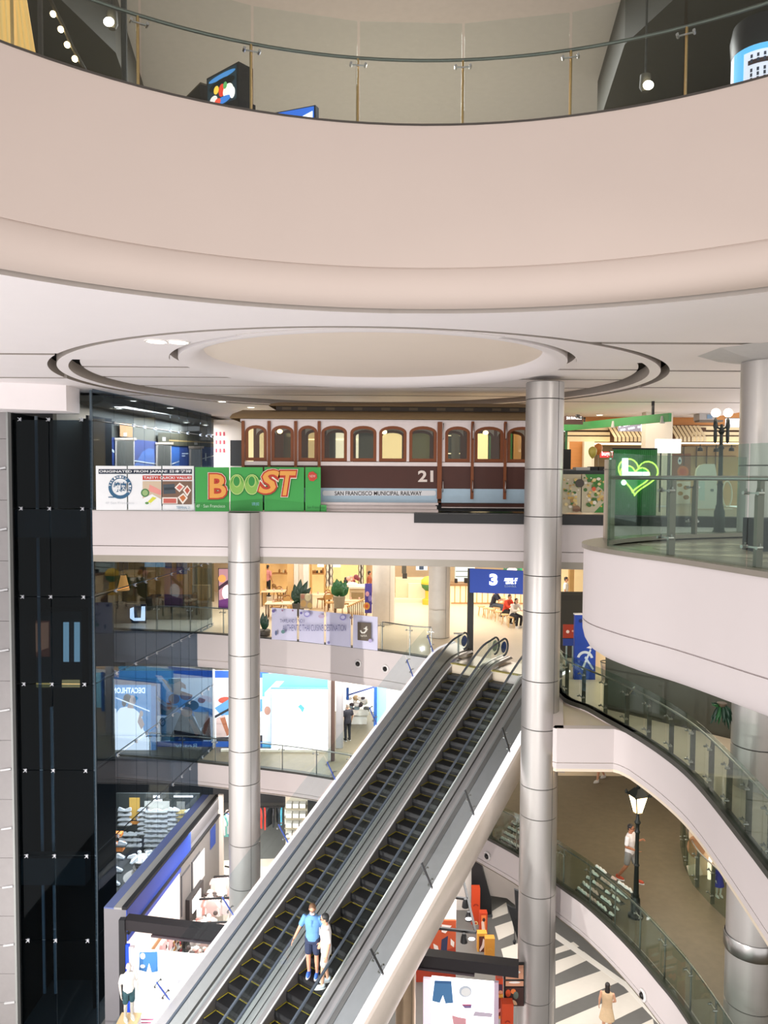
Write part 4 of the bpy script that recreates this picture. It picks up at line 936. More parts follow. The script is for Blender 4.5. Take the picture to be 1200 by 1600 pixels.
for nm, x, y, m, Y in (('yellow balloon floating in front of the kiosk', 926, 707, C(214, 196, 92, .3), 23.0), ('orange balloon behind the yellow one at the kiosk', 935, 702, C(228, 140, 64, .3), 23.4)):
    c_ = PY(x, y, Y); tb = thing('balloon', nm, 'balloon', tuple(c_ - Vector((0, 0, .25))))
    ob('skin', MB().lathe([(.001, -.19), (.03, -.17), (.07, -.12), (.115, -.04), (.13, .04), (.115, .11), (.07, .16), (.001, .185)], c_, 16), m, tb, smooth=True); ob('string', MB().tube([c_ - Vector((0, 0, .18)), (c_.x + .02, c_.y, 1.0)], .004, 4), C(200, 200, 190), tb)
t = thing('red_shop_sign', 'small red lit sign with white script behind the balloons', 'sign', tuple(PY(950, 715, 31.5)))
pb('board', 938, 706, 970, 715, 31.5, .06, E(224, 44, 50, .6), t); text('lettering', 'bugaTroc', (940, 714, 969, 705), frame_px(31.5), E(255, 240, 240, 1.2), t, .01, bold=.02)
# neon heart panel
t = thing('neon_heart_panel', 'green slatted panel with a glowing neon heart', 'neon sign', tuple(PY(992, 800, 22.3)))
fr = frame_px(22.3); gw_ = mat('panel_green', (48, 128, 62), .5)
pb('panel', 958, 702, 1026, 807, 22.3, .05, gw_, t); pb('top_edge', 957, 700, 1027, 702.5, 22.28, .08, BLACK, t)
x = 959
while x < 1025: pb('slat', x, 703, x + 1.5, 800, 22.285, .02, mat('slat_green', (66, 150, 78), .5), t); x += 3.0
def heart(cx, cy, sx, sy, n=36): 
    return [(cx + sx * (math.sin(a) ** 3), cy - sy * (13 * math.cos(a) - 5 * math.cos(2 * a) - 2 * math.cos(3 * a) - math.cos(4 * a)) / 15) for a in [2 * PI * i / n for i in range(n)]]
rot = lambda P, an, cx, cy: [(cx + (x - cx) * math.cos(an) - (y - cy) * math.sin(an), cy + (x - cx) * math.sin(an) + (y - cy) * math.cos(an)) for x, y in P]
NEO = E(214, 250, 110, 2.2); NEOG = E(110, 240, 120, 1.0)
H1 = rot(heart(995, 742, 31, 29), .14, 995, 742); H2 = rot(heart(990, 746, 23, 21), .14, 990, 746)
ob('heart_plate', MB().extr([fr(x, y, .03) for x, y in H1], (0, .01, 0)), C(128, 136, 130), t)  # grey plate behind the neon heart
ob('heart_face', MB().extr([fr(x, y, .05) for x, y in H2], (0, .01, 0)), E(60, 160, 84, .35), t)
for nm, H, w in (('neon_tube', H1, .06), ('neon_tube', H2, .08)): ob(nm, MB().tube([fr(x, y, w) for x, y in H], .022, 6, True), NEO, t, smooth=True)
ob('neon_letter', MB().tube([fr(975, 716, .1), fr(975, 744, .1)], .09, 8), E(235, 255, 250, 3.5), t); ob('neon_letter', MB().tube([fr(978, 741, .1), fr(1012, 741, .1)], .07, 8), E(235, 255, 250, 3.5), t); ob('neon_letter', MB().ell(fr(973, 754, .1), (.08, .04, .08), 10, 8), E(235, 255, 250, 3.0), t)
t = thing('white_box_sign', 'blank white light box on a post right of the neon heart', 'sign', tuple(PY(1045, 800, 22.5)))
pb('light_box', 1026, 686, 1064, 708, 22.5, .15, E(255, 250, 246, 1.3), t); pb('post', 1043, 708, 1047, 807, 22.55, .06, C(96, 92, 84), t); pb('post', 1031, 708, 1032.5, 800, 22.55, .05, BLACK, t)
# posters and displays in the right hand restaurant
t = thing('food_poster', 'white poster with four round dishes right of the light box', 'poster', tuple(PY(1067, 787, 34.4)))
pb('board', 1056, 752, 1079, 788, 34.4, .1, C(222, 212, 196), t); prints('print', frame_px(34.4), [('e', C(178, 140, 90), 1062, 758, 4, 3), ('e', C(170, 128, 80), 1072, 762, 4.2, 3.4), ('e', C(182, 140, 86), 1063, 771, 4.2, 3.2), ('e', C(160, 116, 70), 1072, 777, 4.6, 3.6)], t)
t = thing('food_poster', 'orange poster hanging above the four dishes poster', 'poster', tuple(PY(1066, 745, 34.4)))
pb('board', 1050, 709, 1079, 748, 34.4, .1, C(150, 92, 60), t); prints('print', frame_px(34.4), [('e', C(222, 120, 60), 1067, 737, 9, 9), ('e', C(206, 84, 40), 1067, 737, 6, 5), ('e', C(230, 236, 244), 1062, 720, 3, 6), ('e', C(40, 60, 120), 1062, 720, 1.6, 2)], t)
t = thing('standing_board', 'tall white rounded display board on the food hall floor', 'display board', tuple(PY(1103, 795, 28)))
fr = frame_px(28); ob('board', MB().extr([fr(x, y) for x, y in [(1084, 795), (1087, 745), (1089, 733), (1094, 727), (1102, 725), (1117, 725), (1120, 742), (1121, 795)]], (0, .12, 0)), C(228, 228, 220), t); prints('print', fr, [('r', C(206, 224, 222), 1092, 752, 1101, 782), ('r', C(120, 126, 128), 1110, 764, 1115, 768)], t, .01)
t = thing('hoop_display', 'white oval hoop stand behind the lamp post', 'hoop', tuple(PY(1136, 796, 28.5))); fr = frame_px(28.5)
ob('hoop', MB().tube([fr(1136 + 7.5 * math.cos(2 * PI * i / 24), 772 + 20 * math.sin(2 * PI * i / 24)) for i in range(24)], .03, 6, True), C(226, 220, 204), t, smooth=True); ob('foot', MB().lathe([(.2, 0), (.2, .03)], (fr(1136, 790).x, 28.5, 0), 14), C(226, 220, 204), t)
t = thing('star_sign', 'grey sign board of scattered bright stars left of the pale pillar', 'sign', tuple(PY(985, 672, 31.6))); pb('board', 966, 659, 1004, 674, 31.6, .05, C(150, 150, 176), t); prints('stars', frame_px(31.6), [('e', E(255, 255, 255, 2), 968 + (k * 7.3) % 34, 660.5 + (k * 4.7) % 12, 1.1, 1.4) for k in range(18)] + [('r', E(255, 255, 255, 2), 1001.5, 660, 1003.5, 674)], t)
t = thing('air_conditioner', 'grey box unit under the ceiling left of the lamp globes', 'air unit', tuple(PY(1104, 655, 31))); pb('case', 1093, 646, 1118, 656, 31, .6, C(184, 180, 178), t); pb('base', 1093, 656, 1130, 659, 31, .5, C(120, 110, 100), t); pb('label', 1105, 648, 1113, 654, 30.98, .02, C(130, 160, 190), t)
t = thing('white_lightbox', 'bright white light box right of the lamp post', 'light box', tuple(PY(1150, 668, 28.4))); pb('face', 1135, 654, 1166, 667, 28.4, .1, E(255, 248, 250, 1.6), t); pb('rim', 1134, 653, 1167, 654, 28.38, .12, C(120, 112, 108), t)
# lamp post with two globes on the balcony
lp = PZ(1123, 839, Z4); t = thing('globe_lamp_post', 'black lamp post with two glowing white globes on the curved balcony', 'lamp post', tuple(lp))
IRON = mat('cast_iron', (26, 32, 30), .45, .3)
ob('base', MB().lathe([(.13, 0), (.13, .1), (.1, .14), (.1, .5), (.075, .56), (.075, .62)], lp, 14), IRON, t, smooth=30)
ob('shaft', MB().lathe([(.06, .6), (.05, 1.0), (.065, 1.03), (.045, 1.06), (.038, 1.7), (.06, 1.74), (.035, 1.78), (.03, 2.0), (.06, 2.05), (.03, 2.12), (.025, 2.2)], lp, 12), IRON, t, smooth=30)
for s in (-1, 1):
    g = lp + Vector((s * .12, 0, 2.42))
    ob('arm', MB().tube([lp + Vector((0, 0, 2.1)), lp + Vector((s * .07, 0, 2.13)), lp + Vector((s * .12, 0, 2.2)), lp + Vector((s * .12, 0, 2.34))], .018, 8), IRON, t, smooth=True)
    ob('drop', MB().lathe([(.001, 1.82), (.03, 1.86), (.035, 2.0), (.028, 2.1), (.045, 2.16), (.03, 2.3)], lp + Vector((s * .12, 0, 0)), 10), IRON, t, smooth=True)
    ob('globe', MB().ell(g, .085, 16, 12), E(255, 240, 220, 6), t, smooth=True)
# slim stone post at the tip of the balcony
t = thing('stone_post', 'slim beige stone post at the tip of the curved balcony', 'post', (3.85, 13.1, Z4)); pb('shaft', 947, 718, 961, 846, 13.2, .14, C(168, 154, 138), t); pb('band', 946.5, 733, 961.5, 734, 13.19, .15, C(110, 100, 92), t)
t = thing('floor_speaker', 'dark square box behind the balcony glass at the right edge', 'box', tuple(PZ(1190, 862, Z4))); p = PZ(1190, 862, Z4); ob('case', MB().box(p.x - .12, p.x + .5, p.y, p.y + .4, 0, .52), C(44, 48, 56), t); ob('grille', MB().box(p.x - .08, p.x + .46, p.y - .012, p.y, .06, .48), C(30, 33, 40), t)
# ================================================================== LEVEL 3: RESTAURANTS
LAV = mat('lavender_print', (208, 206, 230), .5, var=.06, scale=2)
pj = [PZ(x, y, Z3) for x, y in ((423, 1001), (466, 1004), (508, 1009), (550, 1014), (592, 1019))]
t = thing('restaurant_banner', 'lavender banner of four panels with a brown square emblem on the rail', 'banner', tuple(pj[2]))
for i in range(4):
    a, b = pj[i], pj[i + 1]; d = (b - a).normalized(); a = a + d * .05; b = b - d * .05; n = Vector((d.y, -d.x, 0))
    ob('banner_panel', MB().extr([a + n * -.0 + Vector((0, 0, .06)), b + Vector((0, 0, .06)), b + Vector((0, 0, 1.32)), a + Vector((0, 0, 1.32))], n * .02), LAV, t)
fr = frame_pl((pj[0].x, pj[0].y), (pj[4] - pj[0])[:2]); f0 = fr; fr = lambda u, v, w=0: f0(u, v, w + .1)
INK = C(104, 104, 150); PUR = C(150, 144, 204)
text('lettering', "THAILAND'S NO.1", (440, 972, 478, 966), fr, INK, t, .03); text('lettering', 'AUTHENTIC THAI CUISINE DESTINATION', (444, 985, 543, 975), fr, INK, t, .03)
prints('print', fr, [('e', PUR, 482, 959, 5, 4.5), ('e', C(206, 204, 232), 482, 958.5, 3.4, 3), ('e', PUR, 538, 964, 5, 4.5), ('e', C(206, 204, 232), 538, 963.5, 3.2, 2.8), ('e', C(110, 100, 170), 473, 957, 2, 2), ('e', C(140, 120, 130), 551, 964, 2.6, 2.4), ('e', C(120, 110, 170), 430, 954, 2.4, 2.4), ('e', C(160, 120, 150), 444, 953, 1.5, 1.5), ('e', C(150, 110, 140), 460, 953, 1.4, 1.4), ('e', C(110, 150, 150), 445, 986, 3, 3), ('e', C(96, 110, 150), 434, 988, 1.5, 4), ('e', PUR, 516, 1003, 2, 2.4), ('e', C(170, 160, 200), 581, 1000, 3, 3), ('e', C(190, 170, 196), 505, 962, 5, 3)], t, .02)
em = ob('emblem', MB().extr([fr(561, 999, .03), fr(582, 1001, .03), fr(582, 973, .03), fr(561, 971, .03)], (0, .01, 0)), C(92, 80, 68), t, label='brown square emblem with a white swan curl')
fr2 = lambda u, v, w=0: fr(u, v, w + .035)
ob('emblem_curl', MB().tube([fr2(x, y, .01) for x, y in ((566, 984), (568, 987.5), (572, 987.5), (575, 984), (574, 980), (576, 978))], .03, 6), C(240, 236, 226), em); ob('emblem_curl', MB().tube([fr2(x, y, .01) for x, y in ((571, 981), (576, 981.5), (577, 983))], .02, 6), C(240, 236, 226), em)
text('lettering', 'NARA', (566, 994, 576, 990.5), fr2, C(226, 220, 206), em, .005)
fz = lambda x, y: PZ(x, y, Z3)
# wooden restaurant front
CW = mat('caramel_wood', (206, 164, 104), .5, var=.1, scale=3)
t = thing('restaurant', 'caramel wood restaurant front with bays and lattice screens', 'shop front', (-3, 40, Z3))
def pbz(name, x0, x1, Y, d, z0, z1, m, parent):
    X0, X1, _, _ = RY(x0, 900, x1, 901, Y); return ob(name, MB().box(X0, X1, Y, Y + d, z0, z1), m, parent)
ZT = -1.7
for a, b, Y, m in ((449, 458, 37.0, CW), (458, 478, 38.6, C(226, 218, 206)), (462, 466, 36.8, C(206, 200, 190)), (474, 482, 36.8, C(214, 208, 200)), (484, 487, 37.5, CW), (506, 509, 38.5, CW), (410, 415, 38.5, CW)): pbz('pillar', a, b, Y, .3, Z3, ZT, m, t)
pbz('back_panel', 405, 450, 42.0, .1, Z3, ZT, E(226, 184, 120, .25), t); pbz('back_panel', 480, 572, 42.2, .1, Z3, ZT, E(232, 200, 140, .3), t)
for z in (-4.2, -3.6, -3.1): pbz('shelf', 425, 449, 41.4, .4, z, z + .06, C(160, 116, 66), t); pbz('shelf', 484, 507, 41.4, .4, z, z + .06, C(170, 126, 76), t)
rr = random.Random(5)
for z in (-4.14, -3.54, -3.04):
    for k in range(7):
        for a0 in (425, 484):
            x = PY(a0 + 2 + k * 3.1, 900, 41.5).x; h = rr.uniform(.15, .3)
            if rr.random() < .7: ob('jar', MB().lathe([(.05, z), (.06, z + h * .6), (.03, z + h)], (x, 41.6, 0), 8), rr.choice([C(90, 60, 36), C(150, 100, 50), C(60, 50, 40), C(210, 190, 150)]), t)
for xa, xb in ((509, 520), (560, 568)):
    X0, X1, _, _ = RY(xa, 900, xb, 901, 38.3); z0 = -4.3; m = MB(); w = (X1 - X0) / 2
    ob('lattice_back', MB().box(X0, X1, 38.4, 38.43, Z3 + 1.0, ZT), C(240, 232, 214), t)
    for r in range(6):
        for c in range(2):
            cx = X0 + w * (c + .5); cz = z0 + .42 * r + (.21 if c else 0); pts = [(cx + .5 * w * math.cos(a * PI / 3), 38.36, cz + .24 * math.sin(a * PI / 3)) for a in range(6)]
            m.tube(pts, .018, 4, True)
    o = ob('lattice', m, C(50, 42, 36), t); o['kind'] = 'stuff'
X0, X1, _, _ = RY(494, 900, 530, 901, 39.5); pbz('lit_sign', 496, 532, 39.4, .06, PY(510, 886, 39.4).z, -2.55, E(255, 252, 246, 1.2), t)
# counter with flowers and cushions
t = thing('host_counter', 'pale host counter with woven front and flowers', 'counter', tuple(fz(556, 950)))
Yc = 36.0; pb('counter_body', 546, 919, 572, 940, Yc, .8, C(206, 186, 156), t); pb('woven_front', 549, 926, 568, 938, Yc - .02, .02, mat('woven_cane', (150, 130, 96), .7, var=.3, scale=40), t); pb('counter_top', 544, 917, 573, 920, Yc - .1, 1.0, C(232, 222, 206), t)
for k in range(12):
    x = rr.uniform(538, 560); y = rr.uniform(898, 912); ob('flower', MB().ell(PY(x, y, Yc + .6), rr.uniform(.07, .13), 8, 6), rr.choice([C(220, 130, 120), C(226, 160, 140), C(120, 50, 60), C(50, 40, 40), C(236, 200, 180)]), t)
ob('cushion', MB().ell(PY(550, 914, Yc + .3), (.3, .2, .14), 12, 8), C(232, 226, 214), t)
# potted plants
LEAF = mat('leaf_green', (40, 98, 52), .4, var=.25, scale=6); LEAF2 = mat('leaf_dark', (34, 66, 48), .45, var=.25, scale=6)
def leaf(mb, base, tip, w, bend=.12):
    base, tip = Vector(base), Vector(tip); d = tip - base; s = d.cross(Vector((0, 1, 0))).normalized() * w; k = 5; vs = []; 
    for i in range(k + 1):
        f = i / k; c = base + d * f + Vector((0, -bend * math.sin(PI * f), -d.length * .12 * f * f)); ww = math.sin(PI * min(f * .9 + .1, 1)) ; vs += [c - s * ww, c + Vector((0, .03, .02)), c + s * ww]
    fs = []
    for i in range(k): fs += [(3 * i, 3 * i + 1, 3 * i + 4, 3 * i + 3), (3 * i + 1, 3 * i + 2, 3 * i + 5, 3 * i + 4)]
    mb.add(vs, fs)
def plant(label, cx, cy, Y, tips, m, w, pot):
    t = thing('potted_plant', label, 'plant', tuple(PY(cx, cy + 10, Y)), 'tall leafy plants of the restaurant')
    b = PY(cx, cy, Y)
    for (x, y) in tips:
        mb = MB(); leaf(mb, b, PY(x, y, Y - .1), w); ob('leaf', mb, m, t, smooth=True)
    ob('pot', MB().lathe([(.22, -.55), (.28, -.02), (.26, 0), (.2, -.02)], b, 16), pot, t, smooth=30)
plant('dark leafed plant at the left above the lavender banner', 466, 942, 33.5, ((460, 908), (470, 899), (481, 902), (486, 914), (456, 920), (463, 925), (478, 920), (461, 936)), LEAF2, .16, C(80, 76, 70))
plant('bright green plant with broad upright leaves behind the banner', 530, 931, 34.5, ((521, 906), (526, 900), (533, 903), (541, 905), (518, 914), (545, 915), (528, 908), (537, 912)), LEAF, .2, C(150, 140, 120))
plant('small low plant beside the left steel column', 412, 984, 31.2, ((411, 952), (417, 956), (420, 965), (415, 962)), LEAF2, .12, C(80, 76, 70))
# menu boards and standee
def poster(name, label, cat, x0, y0, x1, y1, Y, base, shapes, rim=None, emit=0.0):
    t = thing(name, label, cat, tuple(PY((x0 + x1) / 2, y1, Y))); pb('board', x0, y0, x1, y1, Y, .05, base, t)
    if rim: pb('rim', x0 - 1, y0 - 1, x1 + 1, y1 + 1, Y + .03, .04, rim, t)
    prints('print', frame_px(Y), shapes, t); return t
poster('menu_card', 'standing menu card with four dishes beside the dark plant', 'menu', 469, 928, 488, 951, 33.0, C(196, 176, 150), [('e', C(236, 230, 190), 481, 933, 5, 6), ('e', C(226, 190, 130), 474, 943, 4.5, 5.5), ('e', C(230, 206, 140), 484, 946, 4, 4.5), ('e', C(206, 150, 130), 473, 932, 3, 4)])
poster('purple_standee', 'narrow purple poster standee left of the cream column', 'poster', 570, 912, 581, 958, 33.6, C(78, 66, 158), [('e', C(222, 160, 80), 573, 947, 5, 6), ('e', C(206, 90, 50), 573, 947, 2.5, 3), ('e', C(226, 170, 190), 574, 928, 3, 4), ('e', C(140, 130, 206), 578, 935, 3, 5)])
poster('menu_lightbox', 'pink lit food poster between curtain wall and left steel column', 'poster', 342, 889, 375, 951, 31.6, E(206, 150, 160, .35), [('e', E(236, 170, 90, .5), 347, 904, 6, 6), ('p', C(84, 44, 70), [(342, 916), (362, 902), (362, 908), (342, 922)]), ('e', E(246, 240, 240, .8), 356, 926, 9, 12), ('p', C(136, 60, 150), [(342, 938), (375, 930), (375, 951), (342, 951)])], C(40, 36, 32))
# dining tables and chairs
def chair_proto(label, m, seat_m, grp):
    t = thing('dining_chair', label, 'chair', (0, 0, 0), grp)
    ob('seat', MB().box(-.22, .22, -.22, .22, .43, .48), seat_m, t)
    ob('backrest', MB().tube([(-.22, .2, .48), (-.24, .26, .7), (-.15, .3, .85), (0, .32, .88), (.15, .3, .85), (.24, .26, .7), (.22, .2, .48)], .03, 6), m, t, smooth=True); ob('back_panel', MB().box(-.18, .18, .25, .27, .55, .8), seat_m, t)
    for x in (-.19, .19):
        for y in (-.19, .19): ob('leg', MB().tube([(x, y, .44), (x * 1.15, y * 1.15, 0)], .018, 6), m, t)
    return t
ch = chair_proto('rattan dining chair at the restaurant tables', C(150, 104, 58), C(186, 146, 92), 'rattan chairs of the restaurant')
CHL = ['rattan chair ' + q_ for q_ in ('left of the broad leafed plant pot', 'right of the broad leafed plant pot', 'directly behind the broad leafed plant', 'at the left end of the middle table', 'behind the cream table, right one', 'behind the waiter table, left one', 'farthest back near the wooden pillar', 'in front of the cream table, left', 'in front of the cream table, right')]
chs = [(516, 950, .4), (535, 952, 2.4), (524, 940, 4.0), (505, 944, 5.4), (443, 938, 1.0), (436, 932, 2.2), (447, 930, 4.2), (430, 958, 3.6), (452, 954, .6)]
for i, (x, y, r) in enumerate(chs):
    p = fz(x, y + 6)
    if i == 0: ch.location = p; ch.rotation_euler = (0, 0, r)
    else: copy_tree(ch, p, r, CHL[i])
ch['label'] = CHL[0]
def table(label, x, y, w, d, top, grp=None, cloth=None):
    p = fz(x, y); t = thing('dining_table', label, 'table', tuple(p), grp); z = Z3
    ob('table_top', MB().box(p.x - w / 2, p.x + w / 2, p.y - d / 2, p.y + d / 2, z + .71, z + .75), top, t)
    for a in (-1, 1):
        for b in (-1, 1): ob('leg', MB().box(p.x + a * (w / 2 - .06) - .025, p.x + a * (w / 2 - .06) + .025, p.y + b * (d / 2 - .06) - .025, p.y + b * (d / 2 - .06) + .025, z, z + .71), C(96, 72, 50), t)
    return p
TW = C(226, 204, 170)
for i, (x, y, w) in enumerate(((441, 967, 1.5), (428, 946, 1.2), (497, 952, 1.2), (548, 962, 1.6))):
    p = table(['cream dining table nearest to the left steel column', 'dining table below the waiter in pink', 'dining table left of the broad leafed plant', 'dining table in front of the host counter'][i], x, y, w, .8, TW)
    for k in range(3):
        q = p + Vector((-.4 + .4 * k, 0, .75)); o = ob('glass_tumbler', MB().lathe([(.03, 0), (.045, .12), (.042, .12), (.028, .01)], q, 10), C(226, 190, 180, .2), None); tag(o, ['tumblers on the cream table nearest to the left steel column', 'tumblers on the table below the waiter', 'tumblers on the table left of the broad leafed plant', 'tumblers on the table before the host counter'][i].replace('tumblers', ('left', 'middle', 'right')[k] + ' small drinking tumbler'), 'tumbler', 'tumblers on the restaurant tables')
# wooden slatted rail
t = thing('wooden_rail', 'low wooden slatted rail left of the purple standee', 'railing', tuple(PY(555, 958, 33.8)))
a, b = PY(543, 948, 33.2), PY(569, 936, 34.6); ob('top_rail', MB().bar(a, b, .06, .06), CW, t)
for k in range(9): q = a.lerp(b, (k + .3) / 9); ob('slat', MB().box(q.x - .02, q.x + .02, q.y - .02, q.y + .02, Z3, q.z), C(120, 84, 46), t)
# left part seen through the curtain wall
t = thing('wood_shop_front', 'tan panelled shop front seen through the curtain wall', 'shop front', (-10, 39, Z3))
for a, b, m in ((140, 190, C(176, 150, 96)), (192, 228, C(120, 108, 72)), (230, 266, C(206, 166, 104)), (268, 300, C(196, 150, 92)), (302, 334, C(120, 112, 84))): pbz('panel', a, b, 39.5, .1, Z3, ZT, m, t)
for a, b, y0, y1, m in ((258, 268, 872, 888, C(70, 110, 170)), (276, 292, 872, 897, C(40, 70, 130)), (226, 258, 872, 886, E(150, 190, 210, .4)), (186, 200, 872, 892, C(60, 80, 110)), (306, 330, 888, 935, C(60, 84, 70)), (192, 222, 890, 902, C(206, 160, 70))): pb('picture', a, y0, b, y1, 39.4, .05, m, t)
for x in (158, 193):
    c_ = PY(x, 922, 35.5); tt = thing('shade_lamp', 'glowing amber shade lamp ' + ('at the far left' if x < 170 else 'right of the first one') + ' behind the curtain wall', 'lamp', tuple(c_), 'amber shade lamps behind the curtain wall')
    ob('shade', MB().lathe([(.28, 0), (.12, .7)], c_, 14, cap=False), E(250, 170, 90, .8), tt, smooth=True); ob('cap', MB().lathe([(.13, .7), (.13, .74)], c_, 14), BLACK, tt); ob('stem', MB().tube([c_ + Vector((0, 0, .74)), (c_.x, c_.y, ZT)], .02, 6), BLACK, tt)
t = thing('u_shaped_sign', 'white glowing U shaped sign behind the curtain wall', 'sign', tuple(PY(217, 972, 33.5)))
fr = frame_px(33.5); ob('outline', MB().extr([fr(x, y) for x, y in [(203, 951), (208, 949), (209, 966), (220, 966), (221, 948), (226, 948), (226, 970), (209, 970), (203, 966)]], (0, .08, 0)), E(225, 238, 255, 1.6), t); pb('backing', 176, 944, 228, 992, 33.6, .05, C(40, 46, 66), t)
t = thing('service_counter', 'dark service counter with a row of glasses behind the curtain wall', 'counter', tuple(PY(265, 980, 34.5))); pb('counter_body', 229, 942, 325, 990, 34.5, .7, C(62, 64, 52), t); pb('counter_top', 228, 934, 300, 943, 34.3, 1.0, C(50, 46, 40), t); pb('side_shelf', 300, 915, 326, 935, 35.5, .4, C(120, 108, 76), t)
# far right self service counter
t = thing('lit_counter', 'long counter with a glowing slatted front far behind the escalators', 'counter', tuple(fz(760, 942)))
pb('front', 705, 916, 830, 944, 39.4, .6, E(255, 226, 180, .55), t); pb('counter_top', 703, 913, 830, 916, 39.2, 1.0, C(150, 116, 80), t)
for k in range(14): pb('slat', 710 + 8.6 * k, 916, 711.2 + 8.6 * k, 944, 39.36, .04, CW, t)
pb('plinth', 705, 942, 830, 946, 39.3, .1, C(196, 150, 100), t)
for x, w, h in ((711, 4, 8), (726, 5, 9), (731, 3, 7)): pb('coffee_maker', x, 913 - h, x + w, 913, 39.6, .3, C(40, 36, 36), t)
t = thing('menu_screen', 'green and purple menu screen behind the blue sign', 'screen', tuple(PY(802, 893, 41))); pb('screen', 787, 872, 816, 895, 41, .06, E(60, 110, 80, .6), t); prints('picture', frame_px(41), [('p', E(40, 150, 100, .8), [(798, 872), (816, 872), (816, 893)]), ('e', E(240, 220, 220, 1), 800, 890, 8, 3), ('e', E(170, 70, 120, .8), 790, 882, 3, 6)], t); pb('screen', 790, 922, 814, 928, 41, .06, E(60, 190, 110, .8), t)
t = thing('drinks_fridge', 'white drinks display at the left end of the lit counter', 'display', tuple(PY(715, 910, 41))); pb('case', 712, 868, 742, 912, 41.2, .5, E(206, 226, 230, .35), t); prints('shelves', frame_px(41.2), [('r', C(120, 130, 136), 712, 884 + 8 * k, 742, 885.4 + 8 * k) for k in range(3)] + [('r', C(90, 130, 150), 729, 879, 741, 883)], t)
t = thing('reception_desk', 'cream stepped desk between the two white columns', 'desk', tuple(fz(640, 944))); pb('desk_body', 618, 905, 672, 940, 40, .9, C(232, 212, 180), t); pb('desk_step', 638, 912, 672, 938, 39.8, .3, C(242, 224, 196), t); pb('plinth', 616, 936, 675, 943, 39.6, .6, C(240, 226, 200), t); pb('monitor', 629, 896, 636, 904, 40.2, .1, C(50, 50, 50), t); pb('monitor', 628, 878, 635, 896, 42, .1, C(90, 90, 84), t); pb('picture', 650, 872, 668, 891, 42, .05, E(200, 216, 226, .5), t); pb('picture', 655, 876, 662, 890, 41.98, .02, C(60, 80, 110), t)
t = thing('toy_capsule_stand', 'yellow and green capsule shaped stand behind the white column', 'stand', tuple(fz(669, 944))); c_ = fz(669, 944); ob('base', MB().lathe([(.3, 0), (.3, .25), (.16, .3), (.16, .7)], c_, 16), C(236, 190, 60), t, smooth=30); ob('bowl', MB().lathe([(.16, .7), (.32, .85), (.38, 1.05)], c_, 16), C(70, 120, 60), t, smooth=True); ob('lid', MB().lathe([(.38, 1.05), (.36, 1.25), (.2, 1.4), (.001, 1.45)], c_, 16), C(246, 206, 70), t, smooth=True)
t = thing('kitchen_front', 'lit cream kitchen front seen right of the steel column', 'shop front', tuple(fz(900, 950))); pb('wall_panel', 830, 868, 912, 960, 42.0, .1, E(240, 214, 164, .35), t); pb('wall_panel', 912, 868, 1060, 960, 42.2, .1, E(246, 230, 196, .5), t)
pb('pillar', 890, 868, 897, 950, 40, .3, C(186, 150, 96), t); pb('canopy', 893, 868, 945, 880, 38.5, 1.0, C(222, 170, 130), t)
for k in range(16): c_ = PY(910 + rr.uniform(0, 22), 915 + rr.uniform(0, 40), 39 + rr.uniform(0, 1)); ob('kitchen_ware', MB().lathe([(.06, 0), (.1, .15), (.09, .17), (.03, .18)], c_, 10), rr.choice([C(120, 120, 120, .3), C(170, 160, 150, .3), C(80, 76, 70), C(160, 90, 60)]), t)
pb('work_top', 908, 955, 940, 958, 38.8, 1.5, C(150, 150, 150), t); pb('work_base', 909, 958, 939, 985, 38.9, 1.3, C(180, 176, 170), t)
# level sign on its dark post
t = thing('level_sign', 'blue sign with a glowing white 3 on a dark post', 'sign', tuple(fz(735, 1022)))
Ys = 30.0; p0 = fz(735, 1022); Ys = p0.y
pb('post', 731, 889, 740, 1024, Ys, .22, C(52, 52, 52), t)
f_ = frame_pl((PY(738, 900, Ys - .12).x, Ys - .12), (1, -.45)); ob('board', MB().extr([f_(734, 926), f_(822, 928.5 + .5), f_(822, 892.5), f_(734, 888.5)], (.05, .1, 0)), E(30, 66, 160, .25), t)
text('number', '3', (765, 914.5, 777.5, 896.5), f_, E(255, 255, 255, 2.5), t, .02, bold=.05); text('lettering', 'ARRIVAL AT', (788, 908, 809, 903), f_, E(255, 255, 255, 2), t, .02, bold=.04); text('lettering', 'LEVEL 3', (790.5, 912.5, 806.5, 908.6), f_, E(255, 255, 255, 2), t, .02, bold=.04); text('lettering', 'ISTANBUL', (789, 917.5, 807, 914), f_, C(170, 190, 226), t, .02)
# stools
st = thing('wooden_stool', 'low round wooden stool in the row before the lit counter', 'stool', (0, 0, 0), 'wooden stools before the counter'); SW = C(222, 186, 134)
ob('seat', MB().lathe([(.17, .42), (.18, .45), (.17, .47)], (0, 0, 0), 14), SW, st, smooth=40)
for k in range(4): a = PI / 4 + k * PI / 2; ob('leg', MB().tube([(.12 * math.cos(a), .12 * math.sin(a), .43), (.19 * math.cos(a), .19 * math.sin(a), 0)], .016, 6), SW, st)
STOOLS = [(752, 962), (760, 965), (768, 967), (780, 971), (789, 976), (799, 980), (776, 964), (808, 978)]
for i, (x, y) in enumerate(STOOLS):
    p = fz(x, y)
    if i == 0: st.location = p
    else: copy_tree(st, p, .3 * i, 'low round wooden stool, %s from the left in the row before the counter' % ORD[i])
st['label'] = 'low round wooden stool, first from the left in the row before the counter'
t = thing('wooden_low_table', 'small wooden table between the two seated groups', 'table', tuple(fz(779, 958))); p = fz(779, 957); ob('table_top', MB().box(p.x - .3, p.x + .3, p.y - .3, p.y + .3, Z3 + .7, Z3 + .74), SW, t)
for a in (-.25, .25):
    for b in (-.25, .25): ob('leg', MB().box(p.x + a - .02, p.x + a + .02, p.y + b - .02, p.y + b + .02, Z3, Z3 + .7), SW, t)
